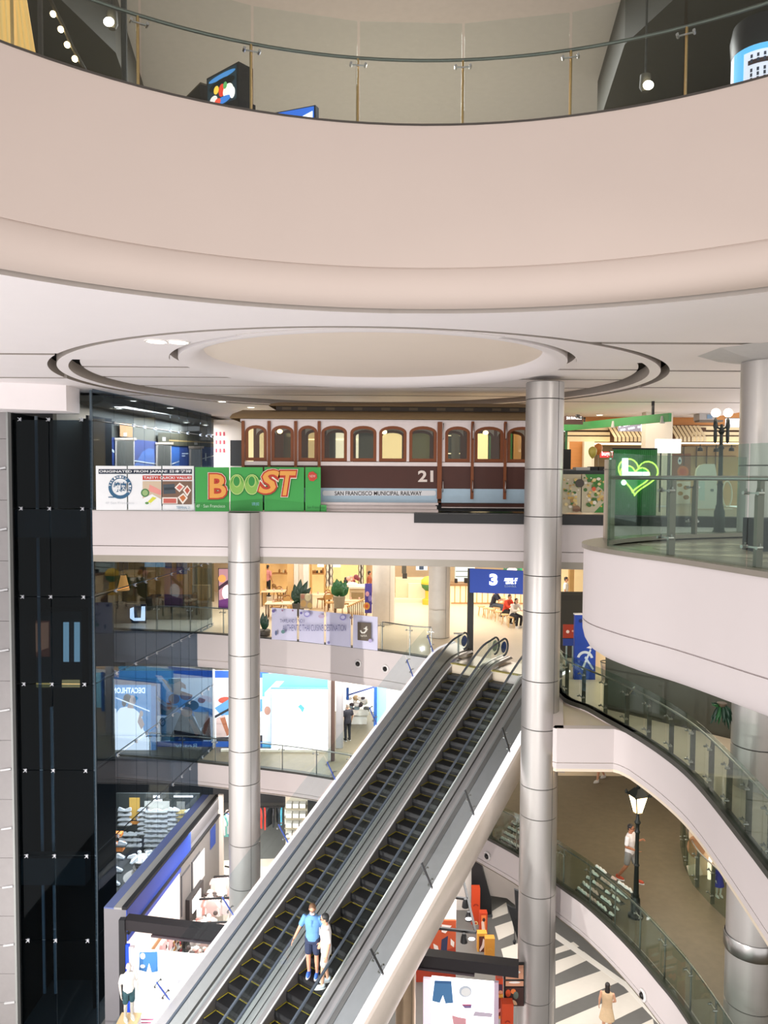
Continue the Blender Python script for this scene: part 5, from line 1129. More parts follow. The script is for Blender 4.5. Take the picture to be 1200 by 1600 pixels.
t = thing('queue_post', 'slim steel barrier post with a flat top beside the escalator head', 'barrier post', tuple(fz(716, 1030))); c_ = fz(716, 1030); ob('foot', MB().lathe([(.14, 0), (.13, .03), (.03, .05)], c_, 14), STEEL, t); ob('stem', MB().lathe([(.03, .04), (.03, .92)], c_, 10), STEEL, t); ob('sign_plate', MB().box(c_.x - .17, c_.x + .17, c_.y - .1, c_.y + .1, c_.z + .92, c_.z + .94), C(170, 170, 166), t)
# panels right of the steel column
t = thing('dark_screen', 'tall black screen panel behind the blue kiosk board', 'panel', tuple(fz(896, 1020))); pb('board', 872, 925, 911, 1030, 27.6, .1, C(40, 40, 36), t); prints('print', frame_px(27.6), [('r', C(30, 30, 28), 876, 930, 908, 938)], t)
t = thing('blue_kiosk_board', 'royal blue kiosk board with white swirl emblem', 'sign', tuple(fz(914, 1060))); Yk = fz(914, 1062).y; fr = frame_px(Yk)
pb('board', 898, 961, 931, 1062, Yk, .18, C(24, 66, 170), t); pb('top_edge', 898, 959.5, 931, 961, Yk - .01, .2, C(226, 226, 230), t)
for x in (907, 921): ob('round_button', MB().disc(fr(x, 970, .01), Vector((.06, 0, 0)), Vector((0, 0, .06)), 16, (0, -.01, 0)), C(16, 36, 96), t)
prints('swirl', fr, [('p', C(206, 220, 240), ring_poly(914, 1030, 9, 13, 3.4, 6.1)), ('p', C(206, 220, 240), [(908, 1045), (922, 1014), (924, 1016), (911, 1047)]), ('p', C(190, 210, 240), [(915, 1025), (928, 1045), (926, 1047), (913, 1028)]), ('p', C(226, 226, 240), [(916, 1012), (925, 1007), (924, 1014)])], t, .005)
t = thing('red_and_blue_board', 'low red and blue notice board beside the blue kiosk', 'sign', tuple(fz(889, 1045))); Yr = 26.3; pb('board', 880, 976, 898, 997, Yr, .06, C(150, 50, 30), t); pb('board', 880, 998, 898, 1009, Yr, .06, C(30, 56, 130), t); pb('leg', 884, 1009, 886, 1050, Yr, .05, C(130, 150, 150), t); pb('leg', 894, 1009, 896, 1050, Yr, .05, C(130, 150, 150), t); prints('print', frame_px(Yr), [('e', C(226, 206, 196), 887, 987, 2.6, 2.6), ('e', C(206, 150, 130), 895, 986, 1.6, 1.6)], t)
t = thing('waste_bin', 'round wire mesh bin by the cream wall', 'bin', tuple(fz(948, 1064))); c_ = fz(948, 1064); m = MB()
for k in range(18): a = 2 * PI * k / 18; m.tube([c_ + Vector((.16 * math.cos(a), .16 * math.sin(a), 0)), c_ + Vector((.2 * math.cos(a), .2 * math.sin(a), .62))], .008, 4)
o = ob('wire_mesh', m, C(170, 166, 158), t); o['kind'] = 'stuff'; ob('rim', MB().tube([c_ + Vector((.2 * math.cos(2 * PI * k / 20), .2 * math.sin(2 * PI * k / 20), .62)) for k in range(20)], .02, 6, True), C(90, 84, 76), t, smooth=True); ob('liner', MB().lathe([(.14, .01), (.17, .5)], c_, 16, cap=False), glass('bin_liner', (225, 220, 230), .1), t)
# dark stair side, mirror, hanging plant
w = wall('wall_right', ((PZ(985, 1150, Z3).x, 21.5), (11.2, 16.6)), Z3, -2.9, mat('dark_stair', (70, 68, 58), .35), 'dark olive side of the stair behind the curved walkway')
t = thing('stair_rail', 'bright slanting steel rail of the dark stair', 'handrail', tuple(PY(985, 1082, 21))); a, b = PY(983, 1084, 20.9), PY(1014, 1044, 20.9); ob('rail', MB().tube([a, b], .035, 8), CHROME, t, smooth=True); ob('stair_pane', MB().extr([a, b, b + Vector((2.2, -.9, .35)), a + Vector((2.6, -1.0, -.35))], (0, .03, 0)), glass('stair_glass', (110, 112, 96), .12), t)
t = thing('cream_partition', 'cream partition with a black slot and an oval mirror', 'partition', tuple(fz(960, 1050))); pb('panel', 930, 1000, 1010, 1072, 25.4, .1, C(240, 220, 182), t); pb('slot', 966, 1014, 971, 1066, 25.35, .05, BLACK, t); fr = frame_px(25.35); ob('mirror', MB().extr([fr(984 + 4 * math.cos(a * PI / 10), 1036 + 13 * math.sin(a * PI / 10)) for a in range(20)], (0, .03, 0)), C(196, 190, 176, .15), t); ob('mirror_rim', MB().tube([fr(982.5 + 2.6 * math.cos(a * PI / 10), 1036 + 13.5 * math.sin(a * PI / 10), .02) for a in range(20)], .03, 6, True), BLACK, t)
t = thing('hanging_plant', 'trailing green plant hanging beside the right column', 'plant', tuple(PY(1128, 1128, 15.2))); c_ = PY(1128, 1102, 15.2); ob('basket', MB().lathe([(.05, -.04), (.1, .05)], c_, 12), C(90, 76, 60), t)
for k in range(26):
    mb = MB(); a = rr.uniform(0, 2 * PI); leaf(mb, c_ + Vector((.06 * math.cos(a), .06 * math.sin(a), 0)), c_ + Vector((.2 * math.cos(a), .15 * math.sin(a), rr.uniform(-.42, .05))), .035, .03); ob('leaf', mb, rr.choice([LEAF, LEAF2]), t)
# ================================================================== LEVEL 2: SPORTS POSTERS, SHOP, LANTERN WALKWAY
Y2 = 33.3; fr = frame_px(Y2); WALLP = C(206, 212, 220)
t = thing('sports_hoarding', 'blue sports hoarding with reversed lettering and lying athletes', 'poster wall', tuple(PY(335, 1198, Y2)))
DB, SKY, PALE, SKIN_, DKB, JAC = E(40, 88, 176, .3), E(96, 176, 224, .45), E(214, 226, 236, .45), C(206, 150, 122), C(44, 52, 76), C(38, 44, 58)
for a, b in ((146, 332), (335.5, 420), (420, 512)): pb('hoarding_panel', a, 1048, b, 1196, Y2, .08, WALLP, t)
pb('joint_post', 332, 1046, 335.5, 1197, Y2 - .06, .06, C(240, 242, 244), t)
prints('print', fr, [('r', DB, 150, 1048, 332, 1059), ('r', DB, 335.5, 1048, 420, 1059), ('r', E(30, 74, 150, .25), 150, 1059, 244, 1185), ('r', PALE, 244, 1059, 332, 1160), ('p', E(90, 140, 196, .35), [(244, 1059), (268, 1059), (300, 1100), (332, 1108), (332, 1120), (244, 1118)]), ('r', PALE, 335.5, 1059, 420, 1160),
    ('p', SKIN_, [(252, 1060), (262, 1074), (268, 1082), (274, 1078), (272, 1068), (258, 1062)]), ('p', DKB, [(263, 1061), (282, 1060), (284, 1070), (264, 1068)]), ('p', SKIN_, [(272, 1068), (282, 1064), (290, 1070), (292, 1086), (276, 1088), (270, 1082)]), ('e', C(150, 66, 44), 272, 1092, 9, 8), ('e', C(186, 96, 60), 291, 1087, 10, 7), ('e', C(206, 110, 84), 315, 1094, 6, 4.6), ('p', PALE, [(284, 1074), (322, 1090), (322, 1093), (282, 1079)]),
    ('p', JAC, [(250, 1100), (266, 1098), (276, 1106), (262, 1118), (250, 1116)]), ('e', C(170, 100, 78), 260, 1104, 8, 6), ('p', C(226, 232, 238), [(244, 1086), (262, 1100), (278, 1102), (278, 1105), (258, 1104), (244, 1092)]), ('p', C(170, 180, 190), [(250, 1125), (276, 1112), (290, 1118), (270, 1156), (250, 1158)]), ('e', C(60, 66, 80), 254, 1128, 5, 7), ('e', C(190, 196, 206), 254, 1128, 3, 5),
    ('p', JAC, [(266, 1152), (284, 1112), (300, 1116), (318, 1150), (318, 1158), (266, 1158)]), ('e', C(30, 36, 40), 300, 1102, 11, 8), ('e', C(190, 130, 100), 292, 1112, 9, 8), ('p', C(150, 100, 76), [(294, 1124), (300, 1124), (314, 1146), (306, 1150)]), ('p', C(190, 190, 190), [(302, 1112), (326, 1112), (328, 1130), (312, 1138)]), ('p', C(70, 58, 58), [(318, 1132), (328, 1120), (330, 1156), (310, 1156)]),
    ('e', C(206, 92, 76), 353, 1094, 12, 5.4), ('p', E(90, 150, 206, .35), [(335.5, 1106), (358, 1092), (420, 1092), (420, 1110), (346, 1118)]), ('p', JAC, [(335.5, 1118), (358, 1106), (358, 1110), (336, 1122)]), ('p', C(226, 206, 206), [(338, 1122), (352, 1116), (356, 1150), (338, 1154)]), ('p', C(186, 120, 90), [(344, 1122), (352, 1120), (359, 1146), (355, 1150)]), ('p', C(60, 56, 66), [(338, 1152), (420, 1148), (420, 1158), (338, 1158)]),
    ('r', DB, 244, 1158, 332, 1185), ('r', DB, 335.5, 1158, 420, 1185), ('r', SKY, 410, 1052, 512, 1196), ('p', E(230, 242, 250, .7), [(414, 1082), (432, 1064), (444, 1064), (420, 1090), (414, 1090)]), ('r', PALE, 410, 1088, 424, 1160), ('e', C(206, 160, 140), 418, 1110, 5, 7), ('r', C(226, 222, 210), 150, 1185, 332, 1194), ('r', C(226, 222, 210), 335.5, 1185, 420, 1196)], t, .004, .0008)
text('lettering', 'Ready', (275, 1170, 308, 1161), fr, E(170, 206, 226, .6), t, .06, mirror=True); text('lettering', 'to', (293, 1180, 301, 1175), fr, E(226, 232, 240, .6), t, .06, mirror=True); text('lettering', 'play?', (264, 1183, 290, 1174), fr, E(90, 150, 160, .6), t, .06, mirror=True)
t = thing('tennis_lightbox', 'bright blue light box with a tennis player in white and reversed lettering', 'light box', tuple(PY(203, 1180, 32.9))); fr = frame_px(32.85)
pb('case', 163, 1070, 244, 1181, 32.86, .14, C(60, 120, 180), t); WE = E(250, 252, 255, 1.5)
prints('picture', fr, [('r', E(70, 160, 220, .9), 163, 1070, 236, 1181), ('r', E(60, 140, 206, .7), 236, 1072, 243.5, 1181), ('p', WE, [(163, 1100), (172, 1102), (182, 1108), (182, 1181), (163, 1181)]), ('p', WE, [(180, 1116), (188, 1106), (198, 1104), (208, 1106), (216, 1112), (222, 1120), (224, 1140), (230, 1148), (236, 1160), (236, 1181), (172, 1181), (178, 1150)]), ('p', E(226, 190, 176, .6), [(199, 1106), (201, 1098), (208, 1098), (209, 1107)]), ('e', E(236, 206, 194, .7), 206, 1094, 6.4, 8), ('e', C(50, 60, 80), 199, 1091, 6, 7), ('e', C(50, 60, 80), 194, 1098, 3.4, 6), ('e', E(236, 206, 194, .7), 207.5, 1095, 5, 6.6), ('p', E(226, 190, 176, .7), [(218, 1116), (223, 1124), (226, 1132), (221, 1140), (215, 1128)]), ('e', E(230, 200, 186, .7), 221, 1115, 3, 5), ('p', WE, [(181, 1089), (234, 1110), (234, 1112), (181, 1091)])], t)
text('lettering', 'DECATHLON', (176, 1083, 227, 1074), fr, E(255, 255, 255, 1.8), t, .03, bold=.03, mirror=True)
t = thing('white_lightbox', 'glaring white light box with a tiny blue figure right of the steel column', 'light box', tuple(PY(468, 1192, 32.9))); pb('case', 423, 1075, 513, 1192, 32.92, .12, C(90, 150, 200), t); prints('picture', frame_px(32.92), [('r', E(255, 254, 254, 1.6), 424, 1077, 512, 1191), ('p', E(80, 160, 190, .6), [(465, 1104), (470, 1100), (476, 1106), (473, 1114), (469, 1108)])], t)
pb_ = thing('lit_kerb', 'white base strip below the sports posters right of the curtain wall', 'base strip', tuple(PY(330, 1197, 32.6))); ob('strip', MB().box(PY(345, 1190, 32.7).x, PY(512, 1190, 32.7).x, 32.7, 32.84, Z2, Z2 + .1), C(240, 236, 228), pb_)
# sports shop entrance
t = thing('sports_shop', 'white lit sports shop entrance with blue frames beside the escalator', 'shop front', tuple(PY(570, 1195, 33)))
for x0, x1, Y, m in ((512.5, 517, 31.6, C(232, 228, 226)), (517, 523, 31.7, C(120, 96, 88)), (525, 536, 33.2, C(176, 176, 180))): 
    X0, X1, _, _ = RY(x0, 1100, x1, 1101, Y); ob('jamb', MB().box(X0, X1, Y, Y + .25, Z2, Z3 - 1.3), m, t)
pb('inner_wall', 500, 1040, 700, 1215, 38.5, .1, E(255, 252, 248, .9), t); pb('soffit', 536, 1052, 640, 1066, 35.0, 2, C(226, 190, 150), t)  # inner wall glows in place of the bright shop lighting
for x0, y0, x1, y1, Y, m in ((541, 1075, 545, 1094, 36, C(40, 90, 170)), (584, 1071, 589, 1135, 34.8, C(44, 100, 180)), (589, 1073, 604, 1130, 35.0, E(150, 214, 236, .6))): pb('blue_frame', x0, y0, x1, y1, Y, .1, m, t)
ob('blue_rail', MB().bar(PY(544, 1086, 36), PY(586, 1073, 34.8), .08, .08), C(90, 110, 170), t)
rr = random.Random(11)
for k in range(18):
    c_ = PY(rr.uniform(545, 573), rr.uniform(1089, 1110), 36.6); ob('folded_goods', MB().ell(c_, (rr.uniform(.1, .2), .15, rr.uniform(.06, .16)), 10, 6), rr.choice([C(236, 232, 226), C(90, 90, 90), C(206, 180, 140), C(120, 140, 150), C(240, 240, 240), C(60, 50, 60)]), t)
pb('goods_table', 543, 1110, 576, 1118, 36.4, .8, C(232, 226, 218), t); pb('goods_table_base', 546, 1118, 573, 1150, 36.5, .6, C(240, 236, 230), t)
# round cameras on the balcony fronts
def dome(label, p, n):
    p, n = Vector(p), Vector(n).normalized(); t = thing('security_camera', label, 'camera', tuple(p), 'round cameras on the balcony fronts')
    rt_ = n.to_track_quat('Z', 'Y').to_matrix(); m = MB()
    for r, w in ((.1, 0), (.1, .03), (.07, .04)): pass
    pr = MB().lathe([(.15, 0), (.15, .03), (.1, .05), (.095, .02)], (0, 0, 0), 18, cap=False); pr.v = [p + rt_ @ v for v in pr.v]; ob('ring', pr, C(226, 222, 220), t, smooth=40); ob('lens', MB().ell(p + n * .02, .085, 12, 8), C(28, 26, 26, .15), t, smooth=True)
def on_path(path, px, z, off=.03):
    """point of the front face of a balcony path seen at column px"""
    best = min(range(len(path)), key=lambda i: abs(600 + 1200 * path[i][0] / path[i][1] - px)); p, q = Vector((*path[max(best - 1, 0)], 0)), Vector((*path[min(best + 1, len(path) - 1)], 0)); d = (q - p).normalized(); n = Vector((d.y, -d.x, 0)); c = Vector((*path[best], z)) + n * off; return c, n
for lb, path, px, z in (('round camera on the front below the short balustrade, left one', P3L, 565, Z3 - .55), ('round camera on the front below the short balustrade, right one', P3L, 607, Z3 - .6), ('round camera on the lowest front left of the tall steel column', P2, 768, Z2 - .5), ('round camera on the lowest front below the lantern', P2, 1022, Z2 - .7)):
    c_, n_ = on_path(path, px, z); dome(lb, c_, n_)
# lantern lamp post
LZ = lambda x, y: PZ(x, y, Z2)
lp = LZ(993, 1432); t = thing('lantern_lamp_post', 'black lamp post with a glowing four sided lantern on the walkway', 'lamp post', tuple(lp))
ob('base', MB().lathe([(.2, 0), (.2, .06), (.13, .12), (.11, .5), (.085, .55), (.09, .62)], lp, 16), IRON, t, smooth=30)
ob('shaft', MB().lathe([(.075, .6), (.06, 1.4), (.08, 1.44), (.055, 1.48), (.05, 2.3), (.075, 2.36), (.05, 2.42), (.05, 2.55), (.09, 2.62), (.05, 2.7), (.035, 2.85)], lp, 14), IRON, t, smooth=30)
L0 = lp + Vector((0, 0, 2.85)); q = lambda r, z: [L0 + Vector((r * math.cos(a), r * math.sin(a), z)) for a in (PI / 4 + .3, 3 * PI / 4 + .3, 5 * PI / 4 + .3, 7 * PI / 4 + .3)]
lo, hi = q(.13, .06), q(.26, .52); LE = E(255, 214, 150, 7)
for k in range(4): j = (k + 1) % 4; ob('lantern_pane', MB().add([lo[k], lo[j], hi[j], hi[k]], [(0, 1, 2, 3)]), LE, t); ob('lantern_bar', MB().bar(lo[k], hi[k], .03, .03), IRON, t)
top = q(.1, .72); hi2 = q(.31, .52); m = MB(); m.add(hi2 + top, [(0, 1, 5, 4), (1, 2, 6, 5), (2, 3, 7, 6), (3, 0, 4, 7), (4, 5, 6, 7), (0, 3, 2, 1)]); ob('lantern_roof', m, IRON, t); ob('finial', MB().lathe([(.06, .72), (.03, .78), (.05, .84), (.001, .95)], L0, 10), IRON, t, smooth=True); ob('lantern_foot', MB().lathe([(.04, 0), (.14, .06)], L0, 12), IRON, t)
for k in range(4): c_ = hi2[k]; ob('corner_knob', MB().lathe([(.03, 0), (.045, .05), (.001, .13)], c_, 8), IRON, t)
# lighter shop floor beyond the walkway
p0, p1 = LZ(860, 1212), LZ(930, 1208); ob('floor_inlay', MB().box(4.0, 13.5, p0.y, 40.8, Z2 + .001, Z2 + .006), C(222, 206, 178, .4), OLVF)
# ---- shoes
def shoe_mesh(name, m, s=1.0):
    P = [(-.15, 0), (.14, 0), (.155, .03), (.13, .06), (.04, .085), (-.02, .12), (-.12, .13), (-.15, .1)]; mb = MB()
    mb.extr([(x * s, -.045 * s, z * s) for x, z in P], (0, .09 * s, 0)); mb.box(-.16 * s, .165 * s, -.055 * s, .055 * s, -.012 * s, .022 * s)
    return mb
_sh = {}
def shoe(label, p, rz, m, grp, s=1.0):
    k = (m.name, round(s, 2))
    if k not in _sh:
        mb = shoe_mesh('shoe', m, s); me = bpy.data.meshes.new('shoe'); me.from_pydata([tuple(v) for v in mb.v], [], [tuple(f) for f in mb.f]); me.materials.append(m); _sh[k] = me
    o = bpy.data.objects.new('shoe', _sh[k]); COL.objects.link(o); o.location = p; o.rotation_euler = (0, 0, rz); return tag(o, label, 'shoe', grp)
SHW = C(240, 238, 234); SHP = C(222, 190, 180); SHG = C(190, 190, 190)
ra = random.Random(21)
def lowrack(label, slabel, px0, px1, grp, rows, mats, depth=.5, n=4):  # rack and shoes added in place of reflections in the glass
    a, _ = on_path(P2, px0, Z2); b, _ = on_path(P2, px1, Z2); d = (b - a).normalized(); nrm_ = Vector((d.y, -d.x, 0)); a = a - nrm_ * .32; b = b - nrm_ * .32
    t = thing('shoe_reflection_rack', label, 'reflection stand-in', tuple(a)); L = (b - a).length
    for r in range(rows):
        zz = .06 + .13 * r; off = -nrm_ * (.16 * r)
        ob('shelf', MB().extr([a + off + Vector((0, 0, zz)), b + off + Vector((0, 0, zz)), b + off - nrm_ * .16 + Vector((0, 0, zz)), a + off - nrm_ * .16 + Vector((0, 0, zz))], (0, 0, .02)), C(74, 74, 66), t)
        for k in range(n):
            if ra.random() < .82: shoe(slabel + ', %s row up, %s along' % (ORD[r], ORD[k]), a + off - nrm_ * .08 + d * (L * (k + .5) / n) + Vector((0, 0, zz + .027)), math.atan2(d.y, d.x) + ra.uniform(-.3, .3), mats[(k // 3) % len(mats)], grp, .5)
    for e in (a, b): ob('side', MB().bar(e + Vector((0, 0, .0)), e + Vector((0, 0, .08)), .04, .04), C(70, 72, 70), t); ob('side', MB().bar(e - nrm_ * (.14 * rows) + Vector((0, 0, .0)), e - nrm_ * (.14 * rows) + Vector((0, 0, .08 + .13 * (rows - 1))), .04, .04), C(70, 72, 70), t)
    return t
lowrack('low rack of pale shoes standing in for reflections in the lowest glass balustrade', 'pale shoe standing in for a reflection at the lowest balustrade', 896, 952, 'stand-ins for shoe reflections at the lowest balustrade', 5, [SHW, SHP, SHW], n=11)
lowrack('short rack of white shoes standing in for glass reflections left of the tall steel column', 'white shoe standing in for a reflection left of the steel column', 778, 812, 'stand-ins for shoe reflections left of the steel column', 4, [SHW], n=7)
# mannequin and window at the far right of the walkway
t = thing('boutique_window', 'lit boutique window with an arch behind the blue mannequin', 'shop window', tuple(LZ(1120, 1380)))
Yw = 22.6; pb('back_wall', 1078, 1262, 1170, 1378, Yw, .1, C(216, 190, 160), t); fr = frame_px(Yw); prints('picture', fr, [('e', C(176, 130, 96), 1088, 1322, 15, 18), ('p', C(226, 210, 190), [(1072, 1352), (1092, 1348), (1098, 1366), (1078, 1376)])], t, .02)
ob('arch', MB().tube([fr(x, y, .2) for x, y in ((1104, 1380), (1104, 1345), (1107, 1332), (1112, 1326))], .06, 8), E(255, 236, 210, 1.2), t, smooth=True); ob('red_lamp', MB().ell(fr(1114, 1333, .3), (.12, .1, .12), 10, 8), E(230, 110, 70, .6), t)
# ================================================================== LEVEL 1: SHOPS ON THE GROUND FLOOR
G1 = lambda x, y: PZ(x, y, Z1)
def stripe(pts, m=None): ob('floor_stripe', MB().prism([(G1(x, y).x, G1(x, y).y) for x, y in pts], Z1 + .001, Z1 + (.012 if m else .008)), m or C(226, 218, 206, .3), FLOOR1)
stripe([(868, 1502), (912, 1487), (925, 1497), (868, 1523)]); stripe([(868, 1542), (948, 1514), (971, 1533), (868, 1576)]); stripe([(868, 1599), (986, 1549), (1006, 1572), (868, 1640)]); stripe([(868, 1664), (1020, 1592), (1030, 1640), (868, 1730)]); stripe([(868, 1482), (896, 1472), (905, 1479), (868, 1491)])
stripe([(868, 1457), (980, 1536), (975, 1542), (868, 1467)], C(232, 226, 216, .3)); stripe([(980, 1536), (1040, 1600), (1034, 1606), (975, 1542)], C(232, 226, 216, .3))
for P in ([(769, 1424), (791, 1410), (794, 1427), (769, 1436)], [(773, 1448), (800, 1439), (804, 1458), (779, 1469)], [(783, 1483), (812, 1473), (818, 1498), (789, 1505)]): stripe(P)
# ---- diagonal partition under the curtain wall
pa, pbb = Vector((-7.85, 23.0, 0)), Vector((-6.8, 31.4, 0)); pd = (pbb - pa).normalized(); pn = Vector((pd.y, -pd.x, 0)); ZH = -12.2
t = thing('shop_partition', 'long partition with blue top band beside the shoe shop', 'partition', (pa.x, pa.y, Z1))
def pstrip(nm, o0, o1, z0, z1, m, f0=0.0, f1=1.0):
    a, b = pa.lerp(pbb, f0), pa.lerp(pbb, f1); return ob(nm, MB().extr([a + pn * o0 + Vector((0, 0, z0)), b + pn * o0 + Vector((0, 0, z0)), b + pn * o0 + Vector((0, 0, z1)), a + pn * o0 + Vector((0, 0, z1))], pn * (o1 - o0)), m, t)
BLUEL = C(44, 72, 168, .4)
pstrip('core', -.72, 0.0, Z1, ZH - .02, C(120, 118, 122)); pstrip('blue_reflection_top', -.72, -.4, ZH - .02, ZH + .02, C(96, 108, 156, .25)); pstrip('steel_top', -.4, -.14, ZH - .02, ZH + .04, C(150, 150, 148, .3)); pstrip('black_trim', -.14, .02, ZH - .02, ZH + .07, BLACK)  # blue of the top strip is a reflection put into its colour
pstrip('blue_band', 0, .03, ZH - .7, ZH - .02, BLUEL, 0, .62); pstrip('dark_band', .0, .03, ZH - .5, ZH - .02, C(90, 88, 90), .62, 1); pstrip('black_rail', .0, .1, ZH - .78, ZH - .7, BLACK)
pstrip('blue_trim', .0, .05, ZH - 1.0, ZH - .78, BLUEL, 0, .5)
pstrip('white_panel', 0, .06, Z1, ZH - 1.0, E(246, 230, 224, .3), 0, .48); pstrip('grey_panel', 0, .04, Z1, ZH - .8, C(112, 108, 106), .48, 1)  # white panel carries a faint glow to look lit
pstrip('wood_strip', .06, .09, -14.6, -14.45, C(190, 140, 100), .08, .4); pstrip('wood_post', .06, .09, -15.2, -14.45, C(190, 140, 100), .08, .1)
for f in (.5, .62): pstrip('steel_frame', .04, .07, -14.9, -13.4, C(70, 70, 74), f, f + .008); pstrip('steel_frame', .04, .07, -13.44, -13.38, C(70, 70, 74), f, f + .1)
pstrip('pale_panel', .04, .06, -14.6, -13.5, C(206, 202, 200), .64, .78); pstrip('blue_poster', .04, .06, -13.9, -13.1, C(36, 60, 130), .86, .93); pstrip('screen_case', .04, .2, -15.3, -14.5, C(50, 46, 46), .55, .72); pstrip('screen', .2, .22, -15.15, -14.65, E(255, 255, 255, 1.6), .58, .68); pstrip('end_post', .0, .2, Z1, ZH + .1, C(206, 196, 186), .985, 1.0)
for k, (f, z, h) in enumerate(((.2, -14.9, .5), (.27, -14.85, .35), (.34, -14.9, .4), (.39, -14.8, .3))): pstrip('pink_garment', .08, .16, z - h, z + .1, C(226, 180, 180), f, f + .035)
# rows of small socks and goods on the white panel: many tiny pieces
m = MB(); rs = random.Random(2)
for k in range(240):
    f = rs.uniform(.12, .47); z = rs.uniform(-16.1, -15.0); c_ = pa.lerp(pbb, f) + pn * .12 + Vector((0, 0, z)); m.cm = rs.choice([0, 0, 1, 2, 3]); m.obox(c_, pd * .05, pn * .03, Vector((0, 0, .05)))
o = ob('small_goods', m, [C(250, 246, 244), C(90, 70, 66), C(206, 160, 90), C(200, 80, 90)], t); o['kind'] = 'stuff'
# ---- black framed shop front line
ha, hb = Vector((-7.75, 22.45, 0)), Vector((3.75, 20.35, 0)); hd = (hb - ha).normalized(); hn = Vector((hd.y, -hd.x, 0))
t = thing('black_shop_frame', 'black header frame running behind the escalators on the ground floor', 'shop frame', (ha.x, ha.y, Z1))
ob('header', MB().extr([ha + Vector((0, 0, ZH - .32)), hb + Vector((0, 0, ZH - .32)), hb + Vector((0, 0, ZH)), ha + Vector((0, 0, ZH))], hn * -.35), C(30, 25, 29), t)
ob('header_light', MB().extr([ha + hn * .02 + hd * .9 + Vector((0, 0, ZH - .42)), hb + hn * .02 - hd * 1.2 + Vector((0, 0, ZH - .42)), hb + hn * .02 - hd * 1.2 + Vector((0, 0, ZH - .36)), ha + hn * .02 + hd * .9 + Vector((0, 0, ZH - .36))], hn * -.2), C(70, 60, 66), t)
ob('corner_post', MB().box(ha.x - .12, ha.x + .06, ha.y - .06, ha.y + .12, Z1, ZH + .02), C(30, 30, 34), t)
fh0 = frame_pl((ha.x, ha.y), hd[:2]); fh = lambda u, v, w=0: fh0(u, v, w + .0)
ob('blue_jamb', MB().extr([fh(188, 1476, .01), fh(201, 1477, .01), fh(206, 1700, .01), fh(190, 1700, .01)], hn * -.1), E(34, 72, 200, .4), t)
pan = E(255, 250, 250, 1.35)
ob('lit_pane', MB().extr([fh(207, 1484, -.05), fh(330, 1496, -.05), fh(330, 1720, -.05), fh(210, 1720, -.05)], hn * -.06), pan, t)
ob('lit_pane', MB().extr([fh(674, 1528, -.05), fh(772, 1537, -.05), fh(770, 1750, -.05), fh(674, 1750, -.05)], hn * -.06), pan, t)
ob('frame_edge', MB().extr([fh(772, 1536, -.02), fh(779, 1536.5, -.02), fh(779, 1750, -.02), fh(772, 1750, -.02)], hn * -.1), C(206, 186, 206), t); ob('frame_edge', MB().extr([fh(661, 1530, -.02), fh(674, 1531, -.02), fh(674, 1750, -.02), fh(661, 1750, -.02)], hn * -.1), E(240, 226, 240, .4), t)
ob('frame_edge', MB().extr([fh(201, 1480, .0), fh(208, 1480, .0), fh(211, 1720, .0), fh(204, 1720, .0)], hn * -.1), C(206, 196, 200), t)
prints('picture', lambda u, v, w=0: fh(u, v, w - .04), [('p', C(70, 130, 196), [(217, 1489), (245, 1488), (246, 1519), (236, 1521), (232, 1506), (228, 1520), (216, 1517)]), ('e', C(236, 244, 250), 222, 1495, 4, 5), ('e', C(236, 244, 250), 222, 1511, 4, 3), ('p', C(206, 214, 226), ring_poly(262, 1508, 7, 8.4, 2.4, 5.4)), ('p', C(226, 210, 214), [(262, 1522), (272, 1521), (272, 1526), (262, 1527)]), ('p', C(206, 200, 206), [(276, 1532), (287, 1531), (286, 1537), (276, 1538)]), ('e', C(246, 226, 226), 254, 1552, 9, 12),
    ('p', C(82, 134, 186), [(679, 1533), (705, 1534), (708, 1568), (696, 1569), (692, 1556), (687, 1568), (675, 1565)]), ('p', C(60, 106, 160), [(679, 1533), (705, 1534), (705.5, 1538), (679, 1537)]), ('e', C(206, 216, 230), 727, 1550, 10, 9), ('e', C(246, 248, 250), 728, 1551, 7.5, 6.5), ('p', C(140, 120, 170), [(721, 1570), (737, 1570), (736, 1576), (726, 1576)]), ('p', C(190, 90, 120), [(721, 1570), (736, 1570), (735, 1572), (724, 1572)]), ('p', C(232, 170, 180), [(706, 1587), (716, 1590), (728, 1592), (728, 1612), (710, 1612)]), ('p', C(206, 194, 212), [(742, 1581), (770, 1584), (768, 1590), (739, 1588)])], t, .004)
# rods and pink-lined shelf at the bottom left
t2 = thing('shelf_rod', 'steel rod and pink edged shelf in front of the left lit pane', 'shelf', tuple(fh(180, 1590, .5))); ob('rod', MB().tube([fh(156, 1578, .8), fh(206, 1582, .8)], .02, 6), C(130, 150, 160, .3), t2); 
for k in range(3): ob('shelf_edge', MB().extr([fh(213, 1588 + 5 * k, .1), fh(250, 1588 + 5 * k, .1), fh(250, 1590 + 5 * k, .1), fh(213, 1590 + 5 * k, .1)], hn * .02), C(226, 130, 160), t2)
